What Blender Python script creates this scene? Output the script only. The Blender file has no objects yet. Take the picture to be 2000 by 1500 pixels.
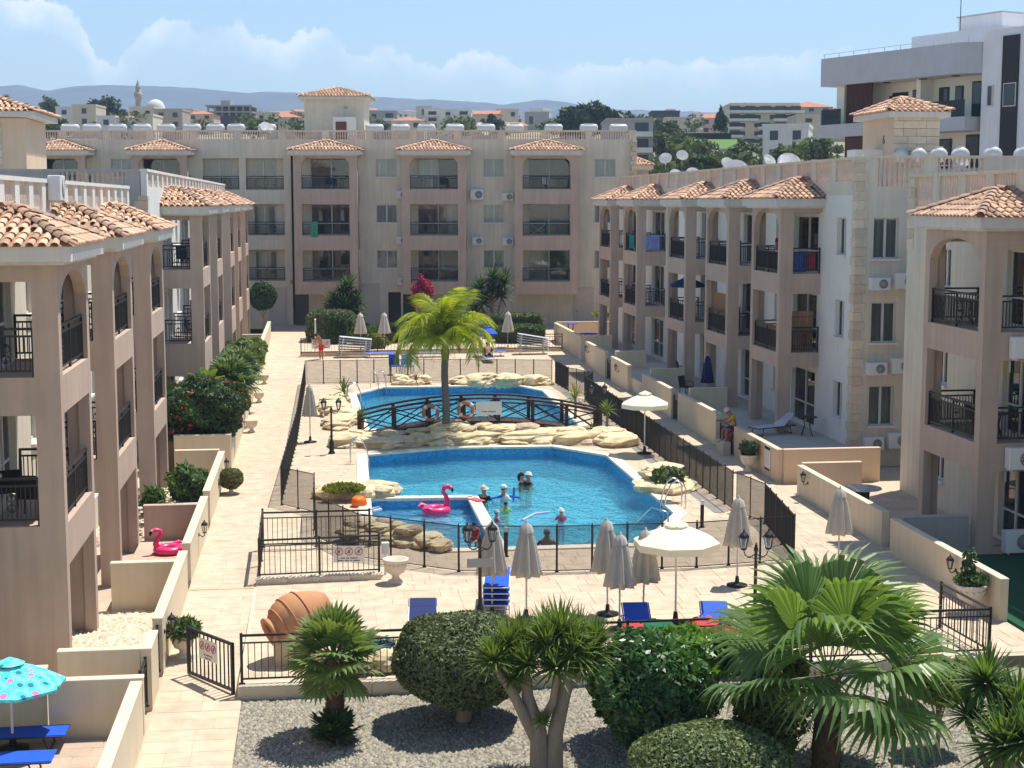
import bpy, math, random
import numpy as np
from mathutils import Matrix, Vector, noise
from mathutils.geometry import tessellate_polygon
random.seed(7); np.random.seed(7)
R = math.radians
sc = bpy.context.scene
col = sc.collection

# ------------------------------------------------------------ camera
FPX, CAMH = 2950.0, 9.5                      # focal length in photo pixels, lens height above the pool deck
PITCH = math.atan((750 - 395) / FPX)         # horizon lies at row 395 of 1500
YAW = math.atan(375 / FPX / math.cos(PITCH))  # the court runs towards column 625
cam_d = bpy.data.cameras.new('camera'); cam = bpy.data.objects.new('camera', cam_d); col.objects.link(cam)
cam_d.sensor_width = 36; cam_d.lens = FPX / 2000 * 36; cam_d.clip_start = .5; cam_d.clip_end = 20000
cam.location = (0, 0, CAMH); cam.rotation_euler = (R(90) - PITCH, 0, -YAW)
sc.camera = cam

# ------------------------------------------------------------ sky, sun, exposure
SUN_EL = R(68); SUN_AZ = math.atan2(.80, .60)        # towards +x (right) and +y (away)
wd = bpy.data.worlds.new('World'); sc.world = wd; wd.use_nodes = True
nt = wd.node_tree; nt.nodes.clear()
def N(nt, typ, **kw):
    n = nt.nodes.new(typ)
    for k, v in kw.items():
        if k.startswith('i'): n.inputs[int(k[1:])].default_value = v
        else: setattr(n, k, v)
    return n
def MATH(nt, op, a, b=None, c=None, clamp=False):
    n = nt.nodes.new('ShaderNodeMath'); n.operation = op; n.use_clamp = clamp
    for i, x in enumerate((a, b, c)):
        if x is None: continue
        if isinstance(x, (int, float)): n.inputs[i].default_value = x
        else: nt.links.new(x, n.inputs[i])
    return n.outputs[0]
sky = N(nt, 'ShaderNodeTexSky', sky_type='NISHITA', sun_disc=False, sun_elevation=SUN_EL, sun_rotation=SUN_AZ, altitude=50, air_density=1.0, dust_density=.1, ozone_density=3.2)
tc = N(nt, 'ShaderNodeTexCoord'); sx = N(nt, 'ShaderNodeSeparateXYZ'); nt.links.new(tc.outputs['Generated'], sx.inputs[0])
az = MATH(nt, 'ARCTAN2', sx.outputs[0], sx.outputs[1])
el = MATH(nt, 'ARCSINE', sx.outputs[2])
# cumulus tops along the horizon (a 40 degree stretch that repeats all the way round)
ramp = N(nt, 'ShaderNodeValToRGB')
tops = [(0,52),(60,38),(110,26),(160,28),(195,60),(222,135),(265,135),(305,75),(345,48),(400,60),(440,72),(480,56),(512,88),(560,92),(620,72),(655,76),(700,112),(770,102),(825,128),(865,140),(905,108),(935,98),(975,112),(1010,134),(1070,140),(1150,124),(1250,118),(1330,124),(1400,122),(1450,158),(1600,168),(2000,90)]
STRETCH = 2150 / FPX
cr = ramp.color_ramp; cr.interpolation = 'LINEAR'
for i, (u, v) in enumerate(tops):
    e_ = cr.elements[i] if i < 2 else cr.elements.new(.5)
    e_.position = min(1, u / 2150); h_ = (395 - v) / 400; e_.color = (h_, h_, h_, 1)
fr = MATH(nt, 'FRACT', MATH(nt, 'DIVIDE', MATH(nt, 'ADD', az, 1000 / FPX - YAW + 4 * STRETCH * 2), STRETCH))
nt.links.new(fr, ramp.inputs[0])
nz = N(nt, 'ShaderNodeTexNoise'); nz.inputs['Scale'].default_value = 70; nz.inputs['Detail'].default_value = 10; nz.inputs['Roughness'].default_value = .66
nt.links.new(tc.outputs['Generated'], nz.inputs['Vector'])
nz2 = N(nt, 'ShaderNodeTexNoise'); nz2.inputs['Scale'].default_value = 24; nz2.inputs['Detail'].default_value = 4
nt.links.new(tc.outputs['Generated'], nz2.inputs['Vector'])
top = MATH(nt, 'MULTIPLY', ramp.outputs[0], 400 / FPX)
top = MATH(nt, 'ADD', top, MATH(nt, 'MULTIPLY', MATH(nt, 'SUBTRACT', nz.outputs[0], .5), .030))
below = MATH(nt, 'SUBTRACT', top, el)                                  # radians under the cloud top
edge = MATH(nt, 'MULTIPLY', below, 380, clamp=True)
body = MATH(nt, 'SUBTRACT', 1, MATH(nt, 'MULTIPLY', below, 44), clamp=True)
dens = MATH(nt, 'ADD', MATH(nt, 'MULTIPLY', body, .66), .03)
dens = MATH(nt, 'MULTIPLY', dens, MATH(nt, 'MULTIPLY', MATH(nt, 'SUBTRACT', nz2.outputs[0], .28), 3.0, clamp=True), clamp=True)
fac = MATH(nt, 'MULTIPLY', edge, dens, clamp=True)
mx = N(nt, 'ShaderNodeMix', data_type='RGBA'); nt.links.new(fac, mx.inputs[0]); nt.links.new(sky.outputs[0], mx.inputs[6])
mx.inputs[7].default_value = (9, 9, 9.3, 1)
bg = N(nt, 'ShaderNodeBackground'); nt.links.new(mx.outputs[2], bg.inputs[0]); bg.inputs[1].default_value = .115
wo = N(nt, 'ShaderNodeOutputWorld'); nt.links.new(bg.outputs[0], wo.inputs[0])
sd = bpy.data.lights.new('sun', 'SUN'); sd.energy = 4.6; sd.angle = R(.53); sd.color = (1, .955, .88)
so = bpy.data.objects.new('sun', sd); col.objects.link(so)
svec = Vector((math.cos(SUN_EL) * math.sin(SUN_AZ), math.cos(SUN_EL) * math.cos(SUN_AZ), math.sin(SUN_EL)))
so.rotation_euler = svec.to_track_quat('Z', 'Y').to_euler(); so.location = svec * 60
vs = sc.view_settings; vs.view_transform = 'Standard'; vs.look = 'None'; vs.gamma = 1; vs.exposure = .55; vs.use_curve_mapping = False
sc.cycles.max_bounces = 8; sc.cycles.transparent_max_bounces = 24; sc.cycles.volume_bounces = 0

# ------------------------------------------------------------ pixels to places (a ground, wall or depth always settles the distance)
CT, ST = math.cos(YAW), math.sin(YAW); CP, SP = math.cos(PITCH), math.sin(PITCH)
def ray(u, v):
    x = (u - 1000) / FPX; y = (750 - v) / FPX
    f_ = CP + y * SP
    return Vector((x * CT + f_ * ST, -x * ST + f_ * CT, -SP + y * CP))
def W(u, v, z=0.0):                    # where the pixel's ray meets height z
    d = ray(u, v); t = (z - CAMH) / d.z; return Vector((d.x * t, d.y * t, z))
def CY(u, v, Y):                       # at camera depth Y
    d = ray(u, v); t = Y / (d.x * ST + d.y * CT); return Vector((d.x * t, d.y * t, CAMH + d.z * t))
def AX(u, e):                          # distance along the court where column u meets the plane x = e
    d = ray(u, 395); return e * d.y / d.x

# ------------------------------------------------------------ object helpers
WM = {}
def tag(o, label=None, cat=None, group=None, kind=None):
    if label: o['label'] = label
    if cat: o['category'] = cat
    if group: o['group'] = group
    if kind: o['kind'] = kind
    return o
def T(x, y=None, z=None): return Matrix.Translation(x if y is None else (x, y, z))
def RZ(a): return Matrix.Rotation(a, 4, 'Z')
def RX(a): return Matrix.Rotation(a, 4, 'X')
def RY(a): return Matrix.Rotation(a, 4, 'Y')
def SC(x, y=None, z=None): return Matrix.Diagonal((x, x if y is None else y, x if z is None else z, 1))
def place(o, mw, parent=None):
    WM[o] = mw
    if parent is not None:
        o.parent = parent; o.matrix_local = WM[parent].inverted() @ mw
    else: o.matrix_world = mw
    return o
def empty(name, mw, label=None, cat=None, group=None):
    o = bpy.data.objects.new(name, None); col.objects.link(o); o.empty_display_size = .2
    if not isinstance(mw, Matrix): mw = T(mw)
    place(o, mw); return tag(o, label, cat, group)
def inst(name, data, mw, parent=None):
    o = bpy.data.objects.new(name, data); col.objects.link(o); return place(o, mw, parent)
def frame(o, n):                       # x along the facade, y out of it, z up
    Y = Vector(n).normalized(); Z = Vector((0, 0, 1)); X = Y.cross(Z)
    m = Matrix((X, Y, Z)).transposed().to_4x4(); m.translation = Vector(o); return m

class MB:
    def __init__(s): s.v = []; s.f = []; s.sm = []; s.M = None; s.mi = []; s.cur = 0
    def add(s, vs, fs, smooth=False):
        b = len(s.v)
        if s.M is not None: vs = [s.M @ Vector(p) for p in vs]
        s.v.extend([tuple(p) for p in vs])
        for f in fs: s.f.append(tuple(i + b for i in f)); s.sm.append(smooth); s.mi.append(s.cur)
        return s
    def box(s, x0, x1, y0, y1, z0, z1):
        return s.add([(x0,y0,z0),(x1,y0,z0),(x1,y1,z0),(x0,y1,z0),(x0,y0,z1),(x1,y0,z1),(x1,y1,z1),(x0,y1,z1)],
                     [(0,3,2,1),(4,5,6,7),(0,1,5,4),(1,2,6,5),(2,3,7,6),(3,0,4,7)])
    def bbox(s, x0, x1, y0, y1, z0, z1, b=.02):          # box with chamfered vertical and top edges
        o = [(x0+b,y0),(x1-b,y0),(x1,y0+b),(x1,y1-b),(x1-b,y1),(x0+b,y1),(x0,y1-b),(x0,y0+b)]
        cx, cy = (x0+x1)/2, (y0+y1)/2
        n = 8; vs = [(x,y,z0) for x,y in o] + [(x,y,z1-b) for x,y in o]
        vs += [(min(max(x,x0+b),x1-b), min(max(y,y0+b),y1-b), z1) for x,y in o]
        fs = [tuple(range(n-1,-1,-1)), tuple(range(2*n,3*n))]
        for k in (0, n):
            for i in range(n): j = (i+1) % n; fs.append((k+i,k+j,k+n+j,k+n+i))
        return s.add(vs, fs)
    def cyl(s, p, q, r0, r1=None, n=8, caps=True, smooth=True):
        p, q = Vector(p), Vector(q); r1 = r0 if r1 is None else r1
        d = (q - p).normalized(); a = d.orthogonal().normalized(); b = d.cross(a)
        vs = []
        for c, r in ((p, r0), (q, r1)):
            for i in range(n): t = 2*math.pi*i/n; vs.append(c + (a*math.cos(t) + b*math.sin(t))*r)
        s.add(vs, [(i,(i+1)%n,n+(i+1)%n,n+i) for i in range(n)], smooth)
        if caps: s.add(vs, [tuple(range(n-1,-1,-1)), tuple(range(n,2*n))])
        return s
    def tube(s, pts, r, n=6, closed=False):
        pts = [Vector(p) for p in pts]; m = len(pts); rs = r if isinstance(r, (list, tuple)) else [r]*m
        vs = []; ref = None
        for i, p in enumerate(pts):
            a_ = pts[(i-1) % m] if (i or closed) else p; b_ = pts[(i+1) % m] if (i < m-1 or closed) else p
            d = (b_ - a_).normalized()
            if ref is None: ref = d.orthogonal().normalized()
            ref = (ref - d*ref.dot(d)); ref = ref.normalized() if ref.length > 1e-6 else d.orthogonal().normalized()
            b2 = d.cross(ref)
            for k in range(n): t = 2*math.pi*k/n; vs.append(p + (ref*math.cos(t) + b2*math.sin(t))*rs[i])
        fs = [(i*n+k, i*n+(k+1)%n, ((i+1)%m)*n+(k+1)%n, ((i+1)%m)*n+k) for i in range(m if closed else m-1) for k in range(n)]
        s.add(vs, fs, True)
        if not closed: s.add(vs, [tuple(range(n-1,-1,-1)), tuple(range((m-1)*n, m*n))])
        return s
    def lathe(s, prof, n=12, c=(0,0,0), smooth=True, ph=0, fold=0, nf=8):
        vs = []
        for r, z in prof:
            for i in range(n):
                t = 2*math.pi*i/n + ph; rr = r*(1 + fold*math.cos(nf*t)); vs.append((c[0]+rr*math.cos(t), c[1]+rr*math.sin(t), c[2]+z))
        m = len(prof)
        s.add(vs, [(j*n+i, j*n+(i+1)%n, (j+1)*n+(i+1)%n, (j+1)*n+i) for j in range(m-1) for i in range(n)], smooth)
        fs = []
        if prof[0][0] > 1e-4: fs.append(tuple(range(n-1,-1,-1)))
        if prof[-1][0] > 1e-4: fs.append(tuple(range((m-1)*n, m*n)))
        if fs: s.add(vs, fs)
        return s
    def prism(s, poly, off):
        n = len(poly); poly = [Vector(p) for p in poly]; off = Vector(off)
        return s.add(poly + [p + off for p in poly], [tuple(range(n-1,-1,-1)), tuple(range(n,2*n))] + [(i,(i+1)%n,n+(i+1)%n,n+i) for i in range(n)])
    def mesh(s, name, mat):
        m = bpy.data.meshes.new(name); m.from_pydata(s.v, [], s.f); m.polygons.foreach_set('use_smooth', s.sm)
        for x in (mat if isinstance(mat, (list, tuple)) else [mat]): m.materials.append(x)
        if any(s.mi): m.polygons.foreach_set('material_index', s.mi)
        m.update(); return m
    def build(s, name, mat, parent=None, mw=None):
        if mw is None: mw = WM[parent] if parent is not None else Matrix.Identity(4)
        return inst(name, s.mesh(name, mat), mw, parent)
def wbuild(mb, name, mat, parent=None):      # vertices are already in world space
    return mb.build(name, mat, parent, Matrix.Identity(4))
def copy_tree(o, mw, parent=None, label=None, group=None):
    c = o.copy(); col.objects.link(c); old = WM[o]; place(c, mw, parent)
    if parent is None and label: c['label'] = label
    if group: c['group'] = group
    for ch in list(o.children): copy_tree(ch, mw @ old.inverted() @ WM[ch], c)
    return c

# ------------------------------------------------------------ materials
def mat(name, c, rough=.8, var=.15, scale=2.0, bump=0, bscale=60, spec=.3, metal=0, rnd=0, streak=0, stretch=None, trans=0, island=0, coord='pos', alpha=None, sheen=0):
    m = bpy.data.materials.new(name); m.use_nodes = True; nt = m.node_tree; b = nt.nodes['Principled BSDF']
    b.inputs['Roughness'].default_value = rough; b.inputs['Specular IOR Level'].default_value = spec; b.inputs['Metallic'].default_value = metal
    L = nt.links.new
    if coord == 'pos': src = N(nt, 'ShaderNodeNewGeometry').outputs['Position']
    else: src = N(nt, 'ShaderNodeTexCoord').outputs['Object']
    if stretch:
        mp = N(nt, 'ShaderNodeMapping'); mp.inputs['Scale'].default_value = stretch; L(src, mp.inputs[0]); vsrc = mp.outputs[0]
    else: vsrc = src
    n1 = N(nt, 'ShaderNodeTexNoise'); n1.inputs['Scale'].default_value = scale; n1.inputs['Detail'].default_value = 6; L(vsrc, n1.inputs['Vector'])
    f = MATH(nt, 'SUBTRACT', n1.outputs[0], .5); f = MATH(nt, 'MULTIPLY', f, 2.4 * var)
    if streak:
        mp = N(nt, 'ShaderNodeMapping'); mp.inputs['Scale'].default_value = (2.2, 2.2, .12); L(src, mp.inputs[0])
        n2 = N(nt, 'ShaderNodeTexNoise'); n2.inputs['Scale'].default_value = 2.5; n2.inputs['Detail'].default_value = 5; L(mp.outputs[0], n2.inputs['Vector'])
        g = MATH(nt, 'MULTIPLY', MATH(nt, 'SUBTRACT', n2.outputs[0], .5), streak); f = MATH(nt, 'ADD', f, g)
    if rnd:
        oi = N(nt, 'ShaderNodeObjectInfo'); g = MATH(nt, 'MULTIPLY', MATH(nt, 'SUBTRACT', oi.outputs['Random'], .5), rnd); f = MATH(nt, 'ADD', f, g)
    if island:
        gi = N(nt, 'ShaderNodeNewGeometry'); g = MATH(nt, 'MULTIPLY', MATH(nt, 'SUBTRACT', gi.outputs['Random Per Island'], .5), island); f = MATH(nt, 'ADD', f, g)
    v = MATH(nt, 'ADD', f, 1.0); v = MATH(nt, 'MAXIMUM', v, .15)
    mul = N(nt, 'ShaderNodeVectorMath', operation='SCALE'); mul.inputs[0].default_value = c[:3]; L(v, mul.inputs['Scale'])
    L(mul.outputs[0], b.inputs['Base Color'])
    if bump:
        n3 = N(nt, 'ShaderNodeTexNoise'); n3.inputs['Scale'].default_value = bscale; n3.inputs['Detail'].default_value = 4; L(vsrc, n3.inputs['Vector'])
        bp = N(nt, 'ShaderNodeBump'); bp.inputs['Strength'].default_value = bump; bp.inputs['Distance'].default_value = .02; L(n3.outputs[0], bp.inputs['Height']); L(bp.outputs[0], b.inputs['Normal'])
    out = nt.nodes['Material Output']
    if trans:
        tr = N(nt, 'ShaderNodeBsdfTranslucent'); hs = N(nt, 'ShaderNodeVectorMath', operation='MULTIPLY'); L(mul.outputs[0], hs.inputs[0]); hs.inputs[1].default_value = (1.5, 1.4, .6); L(hs.outputs[0], tr.inputs[0])
        ms = N(nt, 'ShaderNodeMixShader'); ms.inputs[0].default_value = trans; L(b.outputs[0], ms.inputs[1]); L(tr.outputs[0], ms.inputs[2]); L(ms.outputs[0], out.inputs[0])
    if alpha is not None:
        tr = N(nt, 'ShaderNodeBsdfTransparent'); ms = N(nt, 'ShaderNodeMixShader'); ms.inputs[0].default_value = alpha; L(tr.outputs[0], ms.inputs[1]); L(b.outputs[0], ms.inputs[2]); L(ms.outputs[0], out.inputs[0])
    return m
def glassmat(name, tint, refl=1.45, rough=.02, base=None):
    m = bpy.data.materials.new(name); m.use_nodes = True; nt = m.node_tree; nt.nodes.clear()
    t = N(nt, 'ShaderNodeBsdfTransparent'); t.inputs[0].default_value = (*tint, 1); g = N(nt, 'ShaderNodeBsdfGlossy'); g.inputs['Roughness'].default_value = rough
    fz = N(nt, 'ShaderNodeFresnel'); fz.inputs[0].default_value = refl; ms = N(nt, 'ShaderNodeMixShader'); o = N(nt, 'ShaderNodeOutputMaterial')
    nt.links.new(fz.outputs[0], ms.inputs[0]); nt.links.new(t.outputs[0], ms.inputs[1]); nt.links.new(g.outputs[0], ms.inputs[2]); nt.links.new(ms.outputs[0], o.inputs[0]); return m
PINK = mat('taupe_render', (.475, .36, .285), .9, .14, .9, .25, 90, streak=.42)
CREAM = mat('cream_render', (.65, .58, .455), .9, .13, .8, .25, 90, streak=.42)
WHITE = mat('white_render', (.73, .70, .635), .9, .08, .8, .2, 90, streak=.20)
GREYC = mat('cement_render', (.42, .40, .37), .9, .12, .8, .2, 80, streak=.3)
GWALL = mat('garden_wall_render', (.67, .57, .41), .9, .09, 1.2, .25, 70, streak=.25)
EAVE = mat('eave_paint', (.62, .58, .52), .85, .08, 2, streak=.3)
QUOIN = mat('quoin_stone', (.66, .55, .40), .9, .15, 5, .5, 40, rnd=.25)
TILE = mat('clay_tile', (.57, .36, .235), .85, .28, 5, .3, 60, rnd=.75)
TILEI = mat('clay_tile_course', (.57, .36, .235), .85, .28, 5, .3, 60, island=.75)
TDECK = mat('clay_underlay', (.40, .235, .15), .9, .2, 4)
BALUS = mat('baluster_cast', (.66, .52, .42), .9, .15, 3, .2, 50)
IRON = mat('black_iron', (.012, .012, .013), .45, .2, 8, spec=.5)
ALU = mat('window_aluminium', (.60, .585, .54), .5, .06, 4, spec=.4)
CURT = mat('curtain_cloth', (.74, .71, .65), .9, .5, 9, stretch=(1, 1, .05), rnd=.5)
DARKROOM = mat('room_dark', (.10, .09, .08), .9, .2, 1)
GLASS = glassmat('window_glass', (.84, .87, .87), 1.7)
SLABM = mat('stamped_concrete', (.57, .45, .32), .85, .30, 2.6, .35, 30, rnd=.10, island=.10)
JOINT = mat('paving_joint', (.545, .43, .30), .95, .15, 4, .3, 40)
PATIO = mat('patio_tile', (.52, .40, .30), .7, .18, 2, .2, 40, rnd=.15, island=.18)
TERR = mat('terrace_tile', (.50, .46, .40), .6, .14, 2, .1, 40, island=.10)
KERB = mat('kerb_concrete', (.58, .50, .38), .9, .16, 3, .4, 40)
ROCK = mat('limestone', (.66, .54, .33), .95, .42, 3.4, 1.0, 9, rnd=.22)
ROCKD = mat('weathered_limestone', (.46, .36, .25), .95, .42, 3.4, 1.0, 9, rnd=.22)
STEEL = mat('stainless', (.62, .62, .62), .25, .03, 4, metal=1)
WPLAS = mat('white_plastic', (.72, .72, .70), .45, .05, 4)
WPAINT = mat('white_paint', (.74, .74, .72), .5, .08, 4)
CASTST = mat('cast_stone', (.66, .58, .47), .9, .15, 6, .4, 50)
BLUEC = mat('blue_sling', (.010, .085, .52), .7, .12, 8)
NAVY = mat('navy_fabric', (.012, .022, .10), .8, .2, 6)
CANV = mat('parasol_canvas', (.52, .485, .425), .9, .10, 5, trans=.12)
CANVW = mat('white_canvas', (.80, .775, .70), .85, .04, 4, trans=.25)
ALUP = mat('pole_aluminium', (.55, .53, .5), .4, .05, 5, spec=.5)
BLACKP = mat('black_plastic', (.015, .015, .016), .5, .2, 6)
TEAK = mat('dark_timber', (.045, .022, .014), .65, .35, 6, stretch=(1, 1, 1), spec=.35)
TERRA = mat('terracotta', (.52, .245, .115), .8, .22, 4, .25, 40)
PEACH = mat('peach_render', (.66, .50, .35), .9, .09, 1, .2, 90, streak=.15)
# ------------------------------------------------------------ ground, path, pools
def inpoly(x, y, P):
    c = False; j = len(P) - 1
    for i in range(len(P)):
        xi, yi = P[i][0], P[i][1]; xj, yj = P[j][0], P[j][1]
        if (yi > y) != (yj > y) and x < (xj - xi) * (y - yi) / (yj - yi) + xi: c = not c
        j = i
    return c
POOL_A = [(1.70,56.6),(4.9,57.9),(9.0,57.7),(10.7,55.4),(10.75,44.6),(8.9,40.7),(3.6,40.7),(1.45,43.2)]      # near pool
POOL_B = [(2.0,63.3),(1.75,75.0),(3.2,77.6),(10.2,77.6),(11.2,75.2),(11.0,63.2),(9.0,61.9),(4.2,61.9)]       # far pool
WATER_Z = -.30
def deck_z(y): return 0 if y < 82 else min(.6, (y - 82) / 22 * .6)
def path_z(y): return min(0, -.025 * (37 - y))
def grow(P, d):
    n = len(P); cx = sum(p[0] for p in P)/n; cy = sum(p[1] for p in P)/n; out = []
    area = sum(P[i][0]*P[(i+1)%n][1] - P[(i+1)%n][0]*P[i][1] for i in range(n)); sgn = 1 if area > 0 else -1
    for i in range(n):
        a, b, c = Vector(P[i-1][:2]), Vector(P[i][:2]), Vector(P[(i+1)%n][:2])
        n1 = Vector(((b-a).y, -(b-a).x)).normalized()*sgn; n2 = Vector(((c-b).y, -(c-b).x)).normalized()*sgn
        m = (n1+n2).normalized(); q = b + m * (d / max(.4, m.dot(n1))); out.append((q.x, q.y))
    return out
def sheet(name, outer, holes, z, material):
    polys = [[Vector((x, y, 0)) for x, y in outer]] + [[Vector((x, y, 0)) for x, y in h] for h in holes]
    flat = [p for q in polys for p in q]; tri = tessellate_polygon(polys)
    mb = MB(); mb.add([(p.x, p.y, z) for p in flat], [t if (flat[t[1]]-flat[t[0]]).cross(flat[t[2]]-flat[t[0]]).z > 0 else t[::-1] for t in tri])
    return wbuild(mb, name, material)
SOIL = mat('dry_ground', (.30, .26, .17), .95, .35, .02, .3, 3)
X0, X1, Y0, Y1 = -30, 40, 6, 118
def hill(x, y):                       # the town's slope behind the apartments
    ys = [118, 150, 180, 250, 400, 700, 1200, 2500, 9000]; zs = [-.2, 5, 10, 18, 28, 44, 58, 70, 80]
    z = float(np.interp(y, ys, zs))
    if y > 130: z += noise.noise((x*.012, y*.012, 3)) * min(4, (y-130)*.02)
    return z
def terrain():
    xs = [-5000,-3000,-1500,-800,-400,-200,-100,X0,0,20,X1,70,100,150,200,300,400,600,900,1600,3000,5000]
    ys = [-700,-300,-60,Y0,40,80,Y1,130,145,160,180,200,225,250,280,320,360,420,500,650,900,1300,2000,3000,4200]
    mb = MB(); nx = len(xs)
    mb.add([(x, y, hill(x, y) if y > 117 else -.3) for y in ys for x in xs],
           [(j*nx+i, j*nx+i+1, (j+1)*nx+i+1, (j+1)*nx+i) for j in range(len(ys)-1) for i in range(nx-1)
            if not (xs[i] >= X0 and xs[i+1] <= X1 and ys[j] >= Y0 and ys[j+1] <= Y1)], True)
    tag(wbuild(mb, 'ground', SOIL), kind='structure')
terrain()
court = sheet('courtyard_ground', [(X0,Y0),(-3.3,Y0),(-1.7,28.6),(-1.7,37),(14.6,37),(X1,37),(X1,82),(X0,82)], [POOL_A, POOL_B], -.032, JOINT)
# the above keeps left strip; low garden and path have their own sheets
bpy.data.objects.remove(court)
court = tag(sheet('deck', [(-1.7,29.4),(X1,29.4),(X1,82),(-3.3,82),(-3.3,37),(-1.7,37)], [POOL_A, POOL_B], -.012, JOINT), kind='structure')
mb = MB(); mb.add([(-3.3,82,-.012),(X1,82,-.012),(X1,104,.588),(-3.3,104,.588),(X1,118.5,.588),(-3.3,118.5,.588)], [(0,1,2,3),(3,2,4,5)])
upper = tag(wbuild(mb, 'upper_court', JOINT), kind='structure')
mb = MB(); mb.add([(-3.3,Y0,path_z(Y0)-.012),(-1.62,Y0,path_z(Y0)-.012),(-1.62,37,-.0125),(-3.3,37,-.0125)], [(0,1,2,3)])
path = tag(wbuild(mb, 'path', JOINT), kind='structure')
mb = MB(); mb.add([(X0,Y0,-.35),(-3.28,Y0,-.35),(-3.28,27.6,-.26),(X0,27.6,-.26),(-3.28,118,.0),(X0,118,.0)], [(0,1,2,3),(3,2,4,5)])
tag(wbuild(mb, 'patio_ground', PATIO), kind='structure')
# slabs of the stamped paving: ashlar courses, chamfered, each its own piece
def slab_geo(x0, x1, y0, y1, zf, g=.004, h=.012):
    c = [(x0+g,y0+g),(x1-g,y0+g),(x1-g,y1-g),(x0+g,y1-g)]; b = .008
    t = [(x0+g+b,y0+g+b),(x1-g-b,y0+g+b),(x1-g-b,y1-g-b),(x0+g+b,y1-g-b)]
    dz = random.uniform(-.002, .002)
    return [(x,y,zf(y)-.005) for x,y in c] + [(x,y,zf(y)+dz) for x,y in t], [(4,5,6,7)] + [(i,(i+1)%4,4+(i+1)%4,4+i) for i in range(4)]
KA, KB = grow(POOL_A, .42), grow(POOL_B, .42)
def lay(xa, xb, ya, yb, zf, skip=None, sizes=(.45,.6,.75,.9), row=(.4,.55,.65)):
    out = []; y = ya
    while y < yb - .1:
        h = random.choice(row); y2 = min(y + h, yb); x = xa
        while x < xb - .05:
            x2 = min(x + random.choice(sizes), xb)
            if xb - x2 < .2: x2 = xb
            if not skip or not any(skip(px, py) for px in (x, (x+x2)/2, x2) for py in (y, y2)): out.append((x, x2, y, y2))
            x = x2
        y = y2
    return out
def slabs(parent, rects, zf, m, cap, zoff=0, near=(0, 0), nm='paving_slab'):
    rects.sort(key=lambda r: (r[2]-near[1])**2 + (r[0]-near[0])**2 * .3)
    rest = MB()
    for i, r in enumerate(rects):
        vs, fs = slab_geo(*r, lambda y: zf(y) + zoff)
        if i < cap:
            o = MB(); c = ((r[0]+r[1])/2, r[2], 0); o.add([(a-c[0], b-c[1], d) for a, b, d in vs], fs); o.build(nm, m, parent, T(*c))
        else: rest.add(vs, fs)
    if rest.v: tag(wbuild(rest, nm + 's_beyond', m, parent), kind='stuff')
slabs(path, lay(-3.28, -1.64, 21, 36.9, path_z), path_z, SLABM, 110)
deck_rects = lay(-1.66, 15.4, 29.62, 82, deck_z, lambda x, y: inpoly(x, y, KA) or inpoly(x, y, KB)) + lay(-3.28, -1.7, 37.1, 82, deck_z)
slabs(court, deck_rects, deck_z, SLABM, 300)
slabs(upper, lay(-3.28, 15.4, 82.1, 104, deck_z), deck_z, SLABM, 0)
mb = MB()
for k in range(2):                     # slot drain along the right fence
    pass
# kerb wall round the front edge of the deck, deck edge riser, drain
mb = MB(); n_ = 12
for i in range(n_):
    xa = -1.7 + i*1.32; ya = 28.6 + .06*min(1, i/3); mb = MB(); mb.bbox(0, 1.315, 0, .36, -.42, .035, .02)
    if i == 0: kerb = empty('kerb_wall', T(-1.7, 29.25, -.4)); tag(kerb, 'low cream kerb wall holding the pool deck above the gravel bed', 'kerb')
    mb.build('kerb_block', KERB, kerb, T(xa, 29.22, 0))
mb = MB(); mb.box(-1.70, -1.62, 29.6, 37, -.4, .004); tag(wbuild(mb, 'deck_edge', KERB), kind='structure')
drain = empty('drain_channel', T(12.2, 45, 0), 'grey slotted drain grating running along the right pool fence', 'drain')
DRN = mat('drain_grate', (.30, .28, .25), .8, .2, 6)
for i in range(30):
    mb = MB(); mb.box(-.17, .17, .01, .97, 0, .007)
    for k in range(8): mb.box(-.13, .13, .05 + k*.115, .11 + k*.115, .0071, .0125)
    if i == 0: dm = mb.mesh('grating', DRN)
    inst('grating', dm, T(12.15, 44.5 + i*1.0, .002), drain)

# pools: mosaic basin, coping stones, water
def mosaic(name, c1, c2, sc_):
    m = bpy.data.materials.new(name); m.use_nodes = True; nt = m.node_tree; b = nt.nodes['Principled BSDF']; b.inputs['Roughness'].default_value = .25
    g = N(nt, 'ShaderNodeNewGeometry'); vo = N(nt, 'ShaderNodeTexVoronoi', distance='CHEBYCHEV'); vo.inputs['Scale'].default_value = sc_; vo.inputs['Randomness'].default_value = 0
    nt.links.new(g.outputs['Position'], vo.inputs['Vector']); mx = N(nt, 'ShaderNodeMix', data_type='RGBA'); sp = N(nt, 'ShaderNodeSeparateColor'); nt.links.new(vo.outputs['Color'], sp.inputs[0]); nt.links.new(sp.outputs[0], mx.inputs[0])
    mx.inputs[6].default_value = (*c1, 1); mx.inputs[7].default_value = (*c2, 1); nt.links.new(mx.outputs[2], b.inputs['Base Color']); return m
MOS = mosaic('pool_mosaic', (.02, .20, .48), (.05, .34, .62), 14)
MOSF = mosaic('pool_floor_mosaic', (.10, .50, .64), (.26, .68, .78), 14)
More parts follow.
